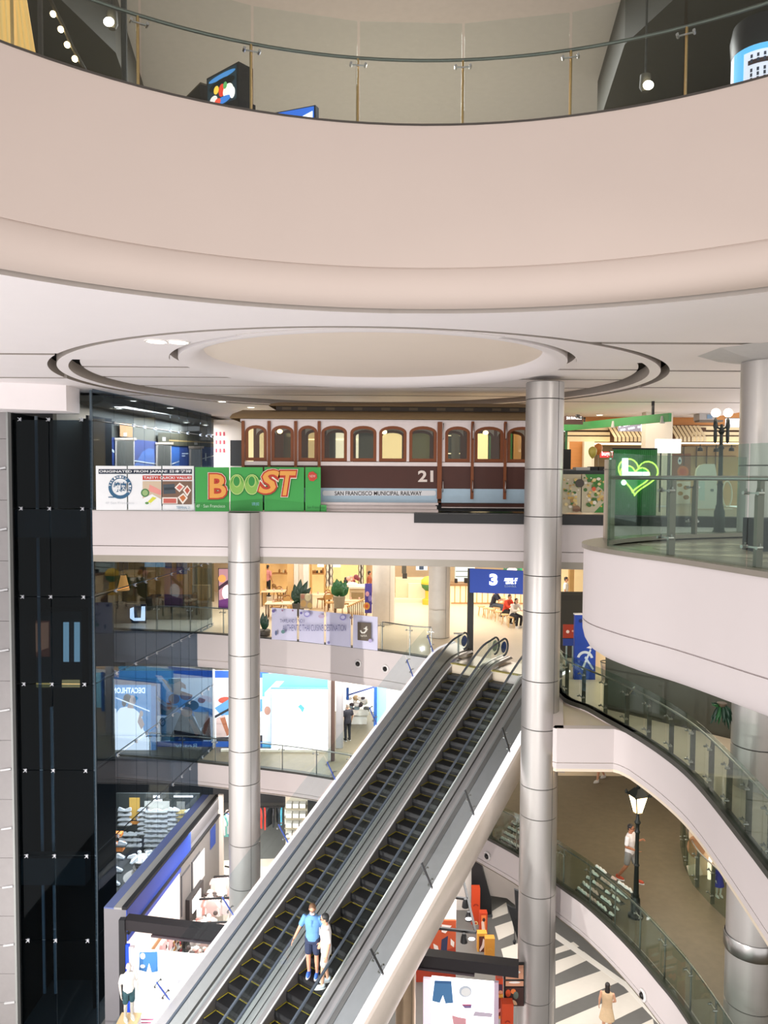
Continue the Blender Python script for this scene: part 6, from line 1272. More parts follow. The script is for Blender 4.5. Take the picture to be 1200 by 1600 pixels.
# ---- garments on racks behind the frame
def garment(name, label, c, w, h, m, rz, grp):
    c = Vector(c); ux = Vector((math.cos(rz), math.sin(rz), 0)); n = Vector((-ux.y, ux.x, 0)); P = [(-.5, -1), (.5, -1), (.46, -.35), (.62, -.45), (.66, -.3), (.4, 0), (.15, .04), (0, -.03), (-.15, .04), (-.4, 0), (-.66, -.3), (-.62, -.45), (-.46, -.35)]
    mb = MB().extr([c + ux * (x * w) + Vector((0, 0, z * h)) - n * .03 for x, z in P], n * .06); return tag(ob(name, mb, m), label, 'garment', grp)
def rack(label, glabel, px, py, L, rz, n, cols, grp, h=1.45, gw=.42, gh=.8):
    p = Vector((px, py, Z1)) if px < 100 else G1(px, py); ux = Vector((math.cos(rz), math.sin(rz), 0)); t = thing('garment_rack', label, 'clothes rack', tuple(p))
    ob('bar', MB().bar(p - ux * L / 2 + Vector((0, 0, h)), p + ux * L / 2 + Vector((0, 0, h)), .05, .06), BLACK, t)
    for s in (-1, 1):
        e = p + ux * s * L / 2; ob('upright', MB().bar(e, e + Vector((0, 0, h)), .04, .04), BLACK, t); q = Vector((-ux.y, ux.x, 0)); ob('foot', MB().bar(e - q * .25 + Vector((0, 0, .03)), e + q * .25 + Vector((0, 0, .03)), .05, .05), BLACK, t)
    for k in range(n): garment('hanging_garment', ORD[k] + ' ' + glabel, p + ux * L * ((k + .5) / n - .5) + Vector((0, random.uniform(-.12, .12), h - .05)), gw * (.75 if n > 9 else 1), gh * random.uniform(.6, .95), random.choice(cols), rz + (PI / 2 if n < 9 else 0) + random.uniform(-.5, .5), grp)
PKW = [C(250, 240, 238), C(246, 226, 224), C(240, 206, 200), C(255, 250, 248), C(226, 160, 150), C(210, 190, 186)]
rack('near rack of white and pink clothes behind the black frame', 'white or pink top from the left on the near rack', -6.05, 26.6, 1.9, .1, 18, PKW, 'clothes on the near rack')
rack('second rack of white clothes beside the steel column', 'white or pink top from the left on the second rack', -6.0, 28.2, 1.7, .1, 18, PKW, 'clothes on the second rack')
rack('third rack of white clothes at the partition screen', 'white or pink top from the left on the third rack', -5.95, 29.8, 1.4, .1, 16, PKW, 'clothes on the third rack')
rack('far rack of coloured shirts left of the steel column', 'coloured shirt along the far rack left of the steel column', 352, 1362, .7, 1.2, 6, [C(120, 200, 190), C(226, 226, 226), C(60, 80, 150), C(240, 200, 180)], 'coloured shirts on the far rack', 2.6, .4, 1.1)
rack('rack of dark jackets right of the steel column', 'top from the left on the rack right of the steel column', 424, 1338, 1.5, .05, 8, [C(40, 42, 46), C(52, 56, 60), C(90, 190, 220), C(210, 60, 50), C(230, 226, 220)], 'jackets right of the steel column', 2.3, .42, 1.0)
for k_, (xx, yy) in enumerate(((-5.3, 25.2), (-6.3, 25.4), (-6.5, 27.4), (-5.2, 27.3), (-6.45, 29.0))):
    tt_ = thing('goods_bin', ['bin of folded white tops nearest to the black frame', 'bin of folded tops at the white panel', 'bin of folded tops between the first and second racks', 'bin of folded tops beside the steel column foot', 'bin of folded tops below the wall screen'][k_], 'goods bin', (xx, yy, Z1), 'bins of folded tops')
    ob('bin', MB().box(xx - .4, xx + .4, yy - .4, yy + .4, Z1, Z1 + .8), C(220, 214, 208), tt_); m_ = MB()
    for q_ in range(60): m_.cm = random.choice([0, 0, 0, 1, 2, 3]); m_.ell((xx + random.uniform(-.36, .36), yy + random.uniform(-.36, .36), Z1 + .84 + random.uniform(0, .3)), (random.uniform(.06, .13), random.uniform(.05, .1), random.uniform(.04, .09)), 7, 5)
    oo_ = ob('folded_tops', m_, [C(250, 244, 240), C(236, 200, 190), C(80, 66, 62), C(214, 150, 140)], tt_); oo_['kind'] = 'stuff'
t = thing('goods_shelf', 'shelf of folded white goods behind the escalator fence', 'shelf', tuple(G1(462, 1345))); p = G1(462, 1345)
ob('back', MB().box(p.x - .5, p.x + .5, p.y + .3, p.y + .36, Z1, -13.2), C(206, 196, 176), t)
for k in range(5):
    ob('shelf', MB().box(p.x - .5, p.x + .5, p.y - .1, p.y + .3, Z1 + .6 + .45 * k, Z1 + .64 + .45 * k), C(170, 156, 130), t)
    for j in range(3): ob('folded_stack', MB().box(p.x - .44 + .31 * j, p.x - .18 + .31 * j, p.y - .06, p.y + .24, Z1 + .64 + .45 * k, Z1 + .84 + .45 * k), C(240, 236, 228), t)
t = thing('goods_table', 'low pale goods table with dark frame beside the escalator fence', 'table', tuple(G1(424, 1395))); p = G1(424, 1392); ob('table_top', MB().box(p.x - .6, p.x + .6, p.y - .5, p.y + .5, Z1 + .7, Z1 + .76), C(240, 230, 214), t)
for a in (-.55, .55):
    for b in (-.45, .45): ob('leg', MB().box(p.x + a - .03, p.x + a + .03, p.y + b - .03, p.y + b + .03, Z1, Z1 + .7), C(90, 90, 92), t)
ob('beige_mat', MB().prism([(G1(x, y).x, G1(x, y).y) for x, y in ((300, 1500), (420, 1480), (470, 1340), (345, 1345))], Z1 + .001, Z1 + .006), C(226, 212, 194, .35), FLOOR1)
# ---- shoe shop behind the curtain wall
Ysw = 34.0; fr = frame_px(Ysw)
t = thing('shoe_wall', 'tall display wall of white shoes behind the curtain wall', 'shoe display', tuple(G1(245, 1355)))
pb('back_panel', 182, 1240, 312, 1360, Ysw, .1, C(64, 66, 62), t); pb('yellow_panel', 202, 1247, 218, 1281, Ysw - .04, .04, E(226, 176, 84, .3), t); pb('orange_base', 202, 1284, 217, 1288, Ysw - .06, .06, E(216, 140, 60, .3), t); pb('white_panel', 226, 1252, 265, 1325, Ysw - .03, .03, E(206, 200, 186, .35), t); pb('white_panel', 276, 1253, 289, 1268, Ysw - .04, .04, C(150, 146, 136), t); pb('yellow_panel', 276, 1268, 289, 1285, Ysw - .04, .04, E(206, 166, 84, .25), t)
prints('lit_sign', fr, [('r', E(255, 255, 255, 2.0), 240, 1242, 250, 1246), ('r', E(255, 255, 255, 2), 240, 1248, 254, 1251), ('r', E(255, 255, 255, 1.4), 272, 1242, 302, 1245)], t, .06)
ss = random.Random(4)
BLK_ = {(1262, 190): 'far left', (1262, 221): 'narrow', (1264, 231): 'white panel', (1262, 268): 'right centre', (1266, 281): 'yellow', (1264, 294): 'far right', (1300, 192): 'lower left', (1332, 232): 'lower centre', (1334, 272): 'lower right'}
for cols_, y0, y1, dy, mm in (((190, 200), 1262, 1285, 7.4, SHW), ((221, 224), 1262, 1300, 7.2, SHW), ((231, 240, 249, 258), 1264, 1330, 7.6, SHW), ((268, 275), 1262, 1330, 7.3, SHW), ((281, 286), 1266, 1286, 6.6, C(226, 196, 120)), ((294, 303), 1264, 1290, 7.2, SHW), ((192, 200, 208, 216), 1300, 1318, 8.5, SHW), ((232, 242), 1332, 1350, 8, SHW), ((272, 280), 1334, 1350, 8, SHW)):
    y = y0; rw = 0
    while y < y1:
        a = PY(min(cols_) - 4, y + 2.2, Ysw).x; b = PY(max(cols_) + 5, y + 2.2, Ysw).x; zz = PY(cols_[0], y + 2.2, Ysw).z
        ob('shelf', MB().box(a, b, Ysw - .28, Ysw, zz - .02, zz), C(110, 108, 102), t)
        for x in cols_: p = PY(x, y + 2.2, Ysw - .16); shoe(('white' if mm is SHW else 'yellowish') + ' shoe, %s row down, %s along in the %s block of the display wall' % (ORD[rw], ORD[cols_.index(x)], BLK_[y0, cols_[0]]), (p.x, p.y, zz + .014), ss.choice([0, PI]) + ss.uniform(-.2, .2), mm, 'shoes on the display wall', 1.0)
        y += dy; rw += 1
t = thing('shoe_table', 'stepped shoe display with orange top at the far left', 'shoe display', tuple(G1(162, 1430)))
p = PZ(160, 1425, Z1)
for k in range(5):
    zz = -15.7 + .42 * k; yy = p.y + .25 * k; ob('tier', MB().box(p.x - .55, p.x + .6, yy, yy + .3, zz - .05, zz), C(70, 72, 70), t)
    for j in range(3): shoe('white or pink shoe, %s tier up, %s along on the stepped display' % (ORD[k], ORD[j]), (p.x - .38 + .4 * j, yy + .14, zz + .014), ss.uniform(-.5, .5), ss.choice([SHW, SHW, C(236, 190, 180), SHG]), 'shoes on the stepped display', 1.1)
ob('orange_top', MB().box(p.x - .6, p.x + .35, p.y + 1.2, p.y + 1.5, -13.75, -13.62), E(226, 130, 50, .3), t); ob('orange_top', MB().box(p.x + .1, p.x + .45, p.y + 1.1, p.y + 1.4, -14.3, -14.0), E(226, 130, 50, .3), t); ob('white_box', MB().box(p.x - .45, p.x + .2, p.y - .5, p.y - .1, Z1, Z1 + .3), C(240, 238, 234), t)
t = thing('tiered_stand', 'round tiered white shoe stand with an orange sign', 'shoe stand', tuple(G1(222, 1400))); p = G1(222, 1398)
for r, z in ((.75, .75), (.42, .98), (.36, 1.15), (.3, 1.32), (.42, 1.5)): ob('tier', MB().lathe([(r, z), (r, z + .05)], p, 20), C(214, 204, 192), t)
ob('stem', MB().lathe([(.25, 0), (.25, 1.5)], p, 16), C(170, 160, 150), t); ob('orange_sign', MB().box(p.x - .12, p.x + .2, p.y - .8, p.y - .76, .35 + Z1, .62 + Z1), E(230, 110, 40, .4), t)
for k in range(6): a = k * PI / 3; shoe('white shoe, %s counting round on the tiered stand' % ORD[k], p + Vector((.4 * math.cos(a), .4 * math.sin(a), 1.57)), a, SHW, 'shoes on the tiered stand', 1.1)
# ---- giant shoe boxes shop right of the escalator
def sbox(label, x0, y0, x1, y1, m, Y, picture=None, d=.25):
    t = thing('shoe_box_display', label, 'display box', tuple(PY((x0 + x1) / 2, y1, Y)), 'oversized shoe boxes'); pb('box', x0, y0, x1, y1, Y, d, m, t); fr = frame_px(Y)
    prints('print', fr, picture or [('e', C(240, 214, 150), (x0 + x1) / 2, y1 - (y1 - y0) * .2, 3.2, 3.2), ('e', m, (x0 + x1) / 2, y1 - (y1 - y0) * .2, 1.8, 1.8), ('p', C(150, 40, 20) if m.name.startswith('paint_19') else C(206, 150, 60), ring_poly((x0 + x1) / 2, y0 + (y1 - y0) * .42, 2.6, 4.6, 3.3, 6.0))], t, .008); return t
ORB = C(196, 66, 28); GLD = C(204, 140, 52)
sbox('tall plain orange shoe box display next to the black wall', 737, 1388, 750, 1456, ORB, 29.0)
sbox('orange box display with a framed runner picture', 749.5, 1427, 761.5, 1459, C(190, 62, 28), 28.2, [('r', C(226, 120, 60), 752, 1430, 759.5, 1456), ('p', C(236, 206, 190), [(752, 1440), (756, 1438), (758, 1454), (753, 1454)]), ('e', C(60, 30, 30), 756, 1437, 2.2, 3)])
sbox('yellow framed box display with a white sock picture', 746, 1459, 761, 1494, C(222, 160, 64), 27.3, [('r', C(90, 44, 34), 748.5, 1463, 758.5, 1490), ('p', C(232, 214, 206), [(755, 1466), (758, 1470), (756, 1480), (750, 1487), (749, 1484), (753, 1476)])])
sbox('gold shoe box display nearest to the black header', 758, 1467, 773, 1512, GLD, 26.6)
t = thing('photo_wall', 'orange photo wall with a figure in jeans', 'poster wall', tuple(PY(690, 1508, 25.6))); pb('board', 640, 1438, 712, 1570, 25.6, .08, C(206, 90, 50), t); prints('picture', frame_px(25.6), [('p', C(176, 60, 36), [(640, 1500), (712, 1480), (712, 1570), (640, 1570)]), ('p', C(54, 58, 90), [(690, 1468), (700, 1462), (698, 1490), (694, 1498), (688, 1494)]), ('p', C(250, 236, 226), [(677, 1474), (684, 1478), (686, 1486), (678, 1482)]), ('p', C(250, 236, 226), [(704, 1466), (710, 1472), (709, 1480), (704, 1476)]), ('p', C(40, 40, 66), [(664, 1500), (672, 1478), (674, 1500), (668, 1506)]), ('e', C(190, 140, 120), 690, 1495, 5, 2), ('p', C(255, 240, 234), [(690, 1444), (706, 1446), (696, 1458), (690, 1456)])], t)
t = thing('white_partition', 'white lit partition behind the hanging track lights', 'partition', tuple(G1(724, 1480))); pb('panel', 713, 1360, 737, 1458, 30.0, .1, C(214, 208, 200), t); pb('lit_panel', 672, 1380, 713, 1450, 28.6, .1, E(255, 244, 240, 1.2), t); pb('upper_panel', 720, 1340, 738, 1400, 30.4, .1, E(250, 240, 226, .6), t)
t = thing('black_partition', 'black wall behind the orange boxes', 'partition', tuple(G1(752, 1440))); fr = frame_px(29.6); ob('panel', MB().extr([fr(x, y) for x, y in [(737, 1340), (752, 1352), (768, 1405), (768, 1446), (737, 1452)]], (0, .1, 0)), BLACK, t); ob('grey_face', MB().extr([fr(x, y, -.3) for x, y in [(752, 1345), (812, 1375), (812, 1425), (794, 1410), (768, 1406)]], (0, .1, 0)), C(150, 142, 136), t); ob('plinth', MB().extr([fr(x, y, .1) for x, y in [(760, 1430), (769, 1428), (769, 1450), (762, 1452)]], (0, .1, 0)), C(70, 72, 74), t)
t = thing('black_partition', 'black slanting wall just left of the tall steel column', 'partition', tuple(G1(812, 1500))); fr = frame_px(25.0); ob('panel', MB().extr([fr(x, y) for x, y in [(804, 1390), (822, 1398), (822, 1500), (812, 1478), (792, 1414), (806, 1422)]], (0, .1, 0)), BLACK, t); ob('cable', MB().tube([fr(803, 1434, .1), fr(803, 1468, .1)], .012, 6), BLACK, t); ob('weight', MB().lathe([(.04, 0), (.06, .1), (.03, .14)], fr(803, 1472, .1), 10), BLACK, t)
t = thing('track_light_frame', 'black hanging track light frame over the box shop', 'track light', tuple(PZ(742, 1456, -12.6))); q = lambda x, y: PZ(x, y, -12.6)
for a, b in (((724, 1375), (743, 1456)), ((684, 1450), (744, 1457)), ((709, 1402), (731, 1405))): ob('track', MB().bar(q(*a), q(*b), .07, .07), BLACK, t)
for x, y in ((725, 1461), (727, 1407), (732, 1427)): c_ = q(x, y); ob('spot', MB().lathe([(.05, .05), (.09, -.06), (.11, -.22), (.07, -.22)], c_, 12), BLACK, t, smooth=30)
for x, y in ((737, 1462), (732, 1431)): c_ = q(x, y); ob('spot_glow', MB().ell(c_ - Vector((0, 0, .1)), (.1, .06, .04), 10, 6), E(255, 250, 245, 6), t)
t = thing('picture_frame_stack', 'black frames with product pictures beside the tall steel column', 'picture frame', tuple(fh(800, 1600, .1))); 
for y0, y1, sh in ((1506, 1531, [('p', C(206, 150, 120), [(790, 1508), (818, 1508), (818, 1530), (790, 1530)]), ('e', C(232, 226, 220), 805, 1519, 8, 3)]), (1533, 1541, [('r', C(206, 150, 120), 790, 1533, 818, 1541), ('e', C(240, 236, 230), 804, 1535, 9, 1.6)]), (1542, 1572, [('r', C(60, 34, 30), 790, 1543, 818, 1572), ('e', C(206, 80, 40), 794, 1552, 4, 6), ('e', C(226, 120, 60), 802, 1549, 4, 4), ('p', C(232, 190, 150), ring_poly(800, 1570, 3, 8, 3.1, 6.3)), ('e', C(96, 110, 100), 806, 1555, 4, 6)])):
    f2 = frame_px(20.9); pb('frame', 787.5, y0 - 1, 819, y1, 20.92, .06, BLACK, t); prints('picture', f2, sh, t, .0)
sbox('small orange box with a red flower picture under the header', 776, 1529, 786, 1556, ORB, 20.8, [('r', C(66, 40, 60), 777, 1538, 785, 1550), ('e', C(206, 140, 110), 782, 1550, 3, 3)]); sbox('yellow framed box with a pink shoe picture under the header', 776, 1555, 786, 1592, C(222, 160, 64), 20.75, [('r', C(120, 44, 34), 777, 1559, 784.5, 1587), ('p', C(226, 170, 170), [(777, 1578), (784, 1574), (782, 1580), (777, 1584)])]); sbox('plain orange box in front of the black frames', 784, 1569, 802, 1640, ORB, 20.4)
# ================================================================== LEVEL 5: WHAT SHOWS OVER THE TOP BALCONY
t = thing('pinball_machine', 'dark game cabinet with a colourful lit back glass on the top level', 'game machine', tuple(PY(355, 200, 13.4)))
a, b, c_, d_ = PY(322, 135, 13.2), PY(372, 115, 12.75), PY(387, 121, 13.3), PY(324, 165, 13.2)
def hexa(nm, fl, depth, m, par): return ob(nm, MB().extr(fl, depth), m, par)
zt, zb = a.z, Z5 + .75
fl = Vector((PY(323, 150, 13.3).x, 13.3, 0)); frr = Vector((PY(373, 150, 12.75).x, 12.75, 0)); u = (frr - fl).normalized(); n = Vector((u.y, -u.x, 0)); Wd = (frr - fl).length
hexa('back_box', [fl + Vector((0, 0, 7.27)), frr + Vector((0, 0, 7.27)), frr + Vector((0, 0, 7.84)), fl + Vector((0, 0, 7.84))], -n * .3, C(46, 40, 34), t)
f5 = frame3(fl + n * .005 + Vector((0, 0, 7.27)), u * Wd, (0, 0, .57), n)
prints('back_glass', f5, [('r', E(34, 52, 60, .5), .05, .0, .95, .94), ('e', E(70, 130, 190, .8), .5, .82, .42, .08), ('e', C(24, 30, 24), .5, .6, .4, .16), ('e', E(210, 60, 40, .9), .5, .42, .1, .18), ('e', E(230, 190, 70, .9), .33, .5, .08, .12), ('e', E(240, 230, 220, .9), .7, .32, .16, .2), ('e', E(230, 225, 220, .8), .25, .25, .12, .12), ('e', E(60, 120, 200, .9), .55, .12, .24, .1), ('e', E(220, 80, 60, .9), .38, .14, .1, .1), ('e', E(245, 240, 235, .9), .84, .2, .08, .16), ('e', E(90, 160, 90, .8), .62, .5, .06, .1)], t)
hexa('cabinet', [fl + Vector((0, 0, Z5 + .45)), frr + Vector((0, 0, Z5 + .45)), frr + Vector((0, 0, 7.27)), fl + Vector((0, 0, 7.27))], -n * .35, C(40, 34, 30), t)
for e in (fl + u * .06, frr - u * .06): ob('leg', MB().box(e.x - .03, e.x + .03, e.y + .05, e.y + .11, Z5, Z5 + .45), STEEL, t)
t = thing('game_cabinet', 'smaller dark game cabinet left of the lit one', 'game machine', tuple(PY(305, 200, 14))); p = PY(306, 150, 13.9)
fl2 = Vector((PY(291, 150, 14.2).x, 14.2, 0)); fr2_ = Vector((PY(313, 150, 13.7).x, 13.7, 0)); u2 = (fr2_ - fl2).normalized(); n2 = Vector((u2.y, -u2.x, 0)); z_ = PY(310, 140, 13.9).z
hexa('cabinet', [fl2 + Vector((0, 0, Z5)), fr2_ + Vector((0, 0, Z5)), fr2_ + Vector((0, 0, z_)), fl2 + Vector((0, 0, z_))], -n2 * .4, C(52, 46, 38), t); hexa('top_panel', [fl2 + Vector((0, 0, z_)), fr2_ + Vector((0, 0, z_)), fr2_ + Vector((0, 0, z_ + .03)), fl2 + Vector((0, 0, z_ + .03))], -n2 * .4, C(96, 86, 66), t)
t = thing('blue_screen', 'bright blue slanted screen behind the top balustrade', 'screen', tuple(PY(452, 200, 12.9))); a3 = Vector((PY(412, 180, 13.05).x, 13.05, 0)); b3 = Vector((PY(493, 180, 12.7).x, 12.7, 0)); u3 = (b3 - a3).normalized(); n3 = Vector((u3.y, -u3.x, 0)); zt = PY(493, 164, 12.7).z
hexa('casing', [a3 + Vector((0, 0, Z5)), b3 + Vector((0, 0, Z5)), b3 + Vector((0, 0, zt)), a3 + Vector((0, 0, zt))], -n3 * .12, C(26, 30, 44), t); f5 = frame3(a3 + n3 * .005 + Vector((0, 0, Z5)), b3 - a3, (0, 0, zt - Z5), n3)
prints('picture', f5, [('r', E(46, 96, 190, 1.0), .02, .02, .975, .975), ('p', E(226, 236, 246, 1.2), [(.3, .1), (.3, .62), (.55, .72), (.95, .88), (.95, .1)]), ('e', C(40, 40, 50), .4, .6, .1, .05)], t)
# round advertising pillar with a city picture
t = thing('advertising_drum', 'black drum with a lit picture of a white city building', 'advertising pillar', tuple(PY(1200, 140, 11.3))); cx_, cy_ = PY(1200, 80, 11.6).x + .0, 11.75; R_ = .44
zb_, z0_, z1_, zt_ = Z5 + .13, PY(1180, 124, 11.3).z, PY(1180, 62, 11.3).z, PY(1180, 12, 11.3).z
ob('drum', MB().lathe([(R_ - .02, Z5), (R_ - .02, z0_), (R_ - .02, z1_), (R_, z1_), (R_ + .02, zt_ - .2), (R_ - .02, zt_), (.001, zt_ + .03)], (cx_, cy_, 0), 36), C(24, 22, 20, .4), t, smooth=30)
ob('picture', MB().lathe([(R_ - .005, Z5 + .1), (R_ - .005, z1_)], (cx_, cy_, 0), 36, cap=False), E(206, 208, 222, .85), t, smooth=True)
cyl = lambda u, v, w=0.0: Vector((cx_ + (R_ + w) * math.sin(u), cy_ - (R_ + w) * math.cos(u), v))
mm = [E(90, 170, 220, .9), C(84, 62, 62), C(70, 78, 96)]; m = MB()
def cpatch(m, u0, u1, v0, v1, w, k=5): m.add([cyl(u0 + (u1 - u0) * i / k, v, w) for v in (v0, v1) for i in range(k + 1)], [(i, i + 1, k + 2 + i, k + 1 + i) for i in range(k)])
hz = z1_ - z0_
m.cm = 0; cpatch(m, -1.5, 1.2, z1_ - .16 * hz, z1_ - .005, .003, 16); cpatch(m, -1.5, -1.05, z0_, z1_ - .16 * hz, .003, 6)
m.cm = 1; cpatch(m, -.9, 1.0, z0_ + .5 * hz, z0_ + .62 * hz, .004, 14)
m.cm = 2
for r in range(7):
    if r in (4,): continue
    for k in range(9): cpatch(m, -.82 + .2 * k, -.75 + .2 * k, z0_ - .05 + .12 * hz * r + .02, z0_ + .0 + .12 * hz * r + .02, .006, 2)
ob('city_print', m, mm, t)
# amber curtain with a garland of bulbs
t = thing('amber_curtain', 'glowing amber pleated curtain at the top left corner', 'curtain', tuple(PY(30, 80, 11.5))); pts = []
for i in range(40): p = PY(-60 + 3.4 * i, 40, 11.9); pts.append((p.x, 12.0 + .06 * math.sin(i * 1.9)))
m = MB(); vs = []
for i, (x, y) in enumerate(pts): f = i / 39; vs += [(x, y, Z5), (x - .35 * f * f, y, 8.8 - .3 * f), ]
m.add(vs, [(2 * i, 2 * i + 1, 2 * i + 3, 2 * i + 2) for i in range(39)]); ob('cloth', m, E(214, 178, 112, .55), t, smooth=True); p = PY(63, 40, 11.8); ob('pole', MB().tube([(p.x, 11.8, Z5), (p.x, 11.8, 9.5)], .04, 8), C(60, 52, 40), t)
t = thing('bulb_garland', 'curved string of four warm bulbs beside the amber curtain', 'string lights', tuple(PY(100, 60, 12))); P_ = [PY(x, y, 12.2) for x, y in ((70, -5), (83, 22), (95, 46), (105, 70), (117, 92), (128, 112))]
ob('cord', MB().tube([p + Vector((.06, .02, 0)) for p in P_], .03, 6), C(70, 62, 46), t, smooth=True)
for p in P_[1:5]: ob('bulb', MB().ell(p, .045, 12, 8), E(255, 222, 160, 14), t, smooth=True)
for x, y, lb in ((170, 34, 'round spotlight glowing at the top left above the balustrade'), (1013, 133, 'round spotlight glowing at the top right behind the balustrade')):
    p = PY(x, y, 13.5); t = thing('spotlight', lb, 'spotlight', tuple(p)); ob('lens', MB().ell(p, (.09, .05, .075), 14, 10), E(255, 240, 210, 16), t, smooth=True); ob('housing', MB().lathe([(.06, .02), (.1, .1), (.09, .3)], p + Vector((0, .16, -.05)), 14), C(80, 76, 66), t, smooth=30); ob('stand', MB().tube([p + Vector((0, .16, .2)), (p.x, p.y + .16, 10.95)], .02, 6), C(60, 58, 50), t)
p = PY(194, 60, 12.6); t = thing('floor_stand', 'dark pole stand on the round foot near the left spotlight', 'stand', (p.x, 12.6, Z5)); ob('pole', MB().tube([(p.x, 12.6, Z5), (p.x, 12.6, 9.2)], .05, 10), C(58, 56, 48), t, smooth=30); ob('foot', MB().lathe([(.22, Z5), (.2, Z5 + .12), (.06, Z5 + .2)], (p.x, 12.6, 0), 18), C(52, 50, 44), t, smooth=30)
# ================================================================== PEOPLE AND MANNEQUINS
def remesh(mb, voxel, name, m, parent, it=4):
    me = bpy.data.meshes.new(name); me.from_pydata([tuple(v) for v in mb.v], [], [tuple(f) for f in mb.f]); o = bpy.data.objects.new(name, me); COL.objects.link(o)
    r = o.modifiers.new('r', 'REMESH'); r.mode = 'VOXEL'; r.voxel_size = voxel; s = o.modifiers.new('s', 'SMOOTH'); s.factor = .5; s.iterations = it
    dg = bpy.context.evaluated_depsgraph_get(); n = bpy.data.meshes.new_from_object(o.evaluated_get(dg)); bpy.data.objects.remove(o); n.name = name
    n.materials.clear(); n.materials.append(m); n.polygons.foreach_set('use_smooth', [True] * len(n.polygons))
    c = bpy.data.objects.new(name, n); COL.objects.link(c); c.parent = parent; return c
def V3(p): return Vector(p)
def limb(mb, a, b, ra, rb, n=10, k=3):
    a, b = V3(a), V3(b); d = (b - a).normalized(); mb.tube([a - d * ra * .5] + [a.lerp(b, i / k) for i in range(k + 1)] + [b + d * rb * .5], [ra * .75] + [ra + (rb - ra) * i / k for i in range(k + 1)] + [rb * .75], n)
def loft(mb, secs, n=18, rot=0.0):
    vs = []; fs = []; m = len(secs)
    for c, rx, ry in secs:
        for j in range(n):
            a = 2 * PI * j / n; x, y = rx * math.cos(a), ry * math.sin(a); vs.append(V3(c) + Vector((x * math.cos(rot) - y * math.sin(rot), x * math.sin(rot) + y * math.cos(rot), 0)))
    for i in range(m - 1):
        for j in range(n): fs.append((i * n + j, i * n + (j + 1) % n, (i + 1) * n + (j + 1) % n, (i + 1) * n + j))
    fs += [tuple(range(n))[::-1], tuple(range((m - 1) * n, m * n))]; mb.add(vs, fs)
STAND = dict(pelvis=(0, 0, .94), chest=(0, -.01, 1.28), neck=(0, 0, 1.46), head=(0, -.025, 1.61),
    shL=(.185, 0, 1.40), shR=(-.185, 0, 1.40), elL=(.25, .02, 1.12), elR=(-.25, .02, 1.12), wrL=(.25, -.08, .88), wrR=(-.25, -.08, .88),
    hiL=(.09, 0, .9), hiR=(-.09, 0, .9), knL=(.1, -.02, .49), knR=(-.1, -.02, .49), anL=(.1, .02, .085), anR=(-.1, .02, .085))
SIT = dict(STAND, pelvis=(0, .05, .56), chest=(0, -.05, .9), neck=(0, -.12, 1.08), head=(0, -.2, 1.2), shL=(.18, -.1, 1.02), shR=(-.18, -.1, 1.02), elL=(.22, -.28, .78), elR=(-.22, -.28, .78), wrL=(.1, -.45, .8), wrR=(-.1, -.45, .8), hiL=(.09, .0, .54), hiR=(-.09, 0, .54), knL=(.12, -.42, .5), knR=(-.12, -.42, .5), anL=(.12, -.36, .085), anR=(-.12, -.36, .085))
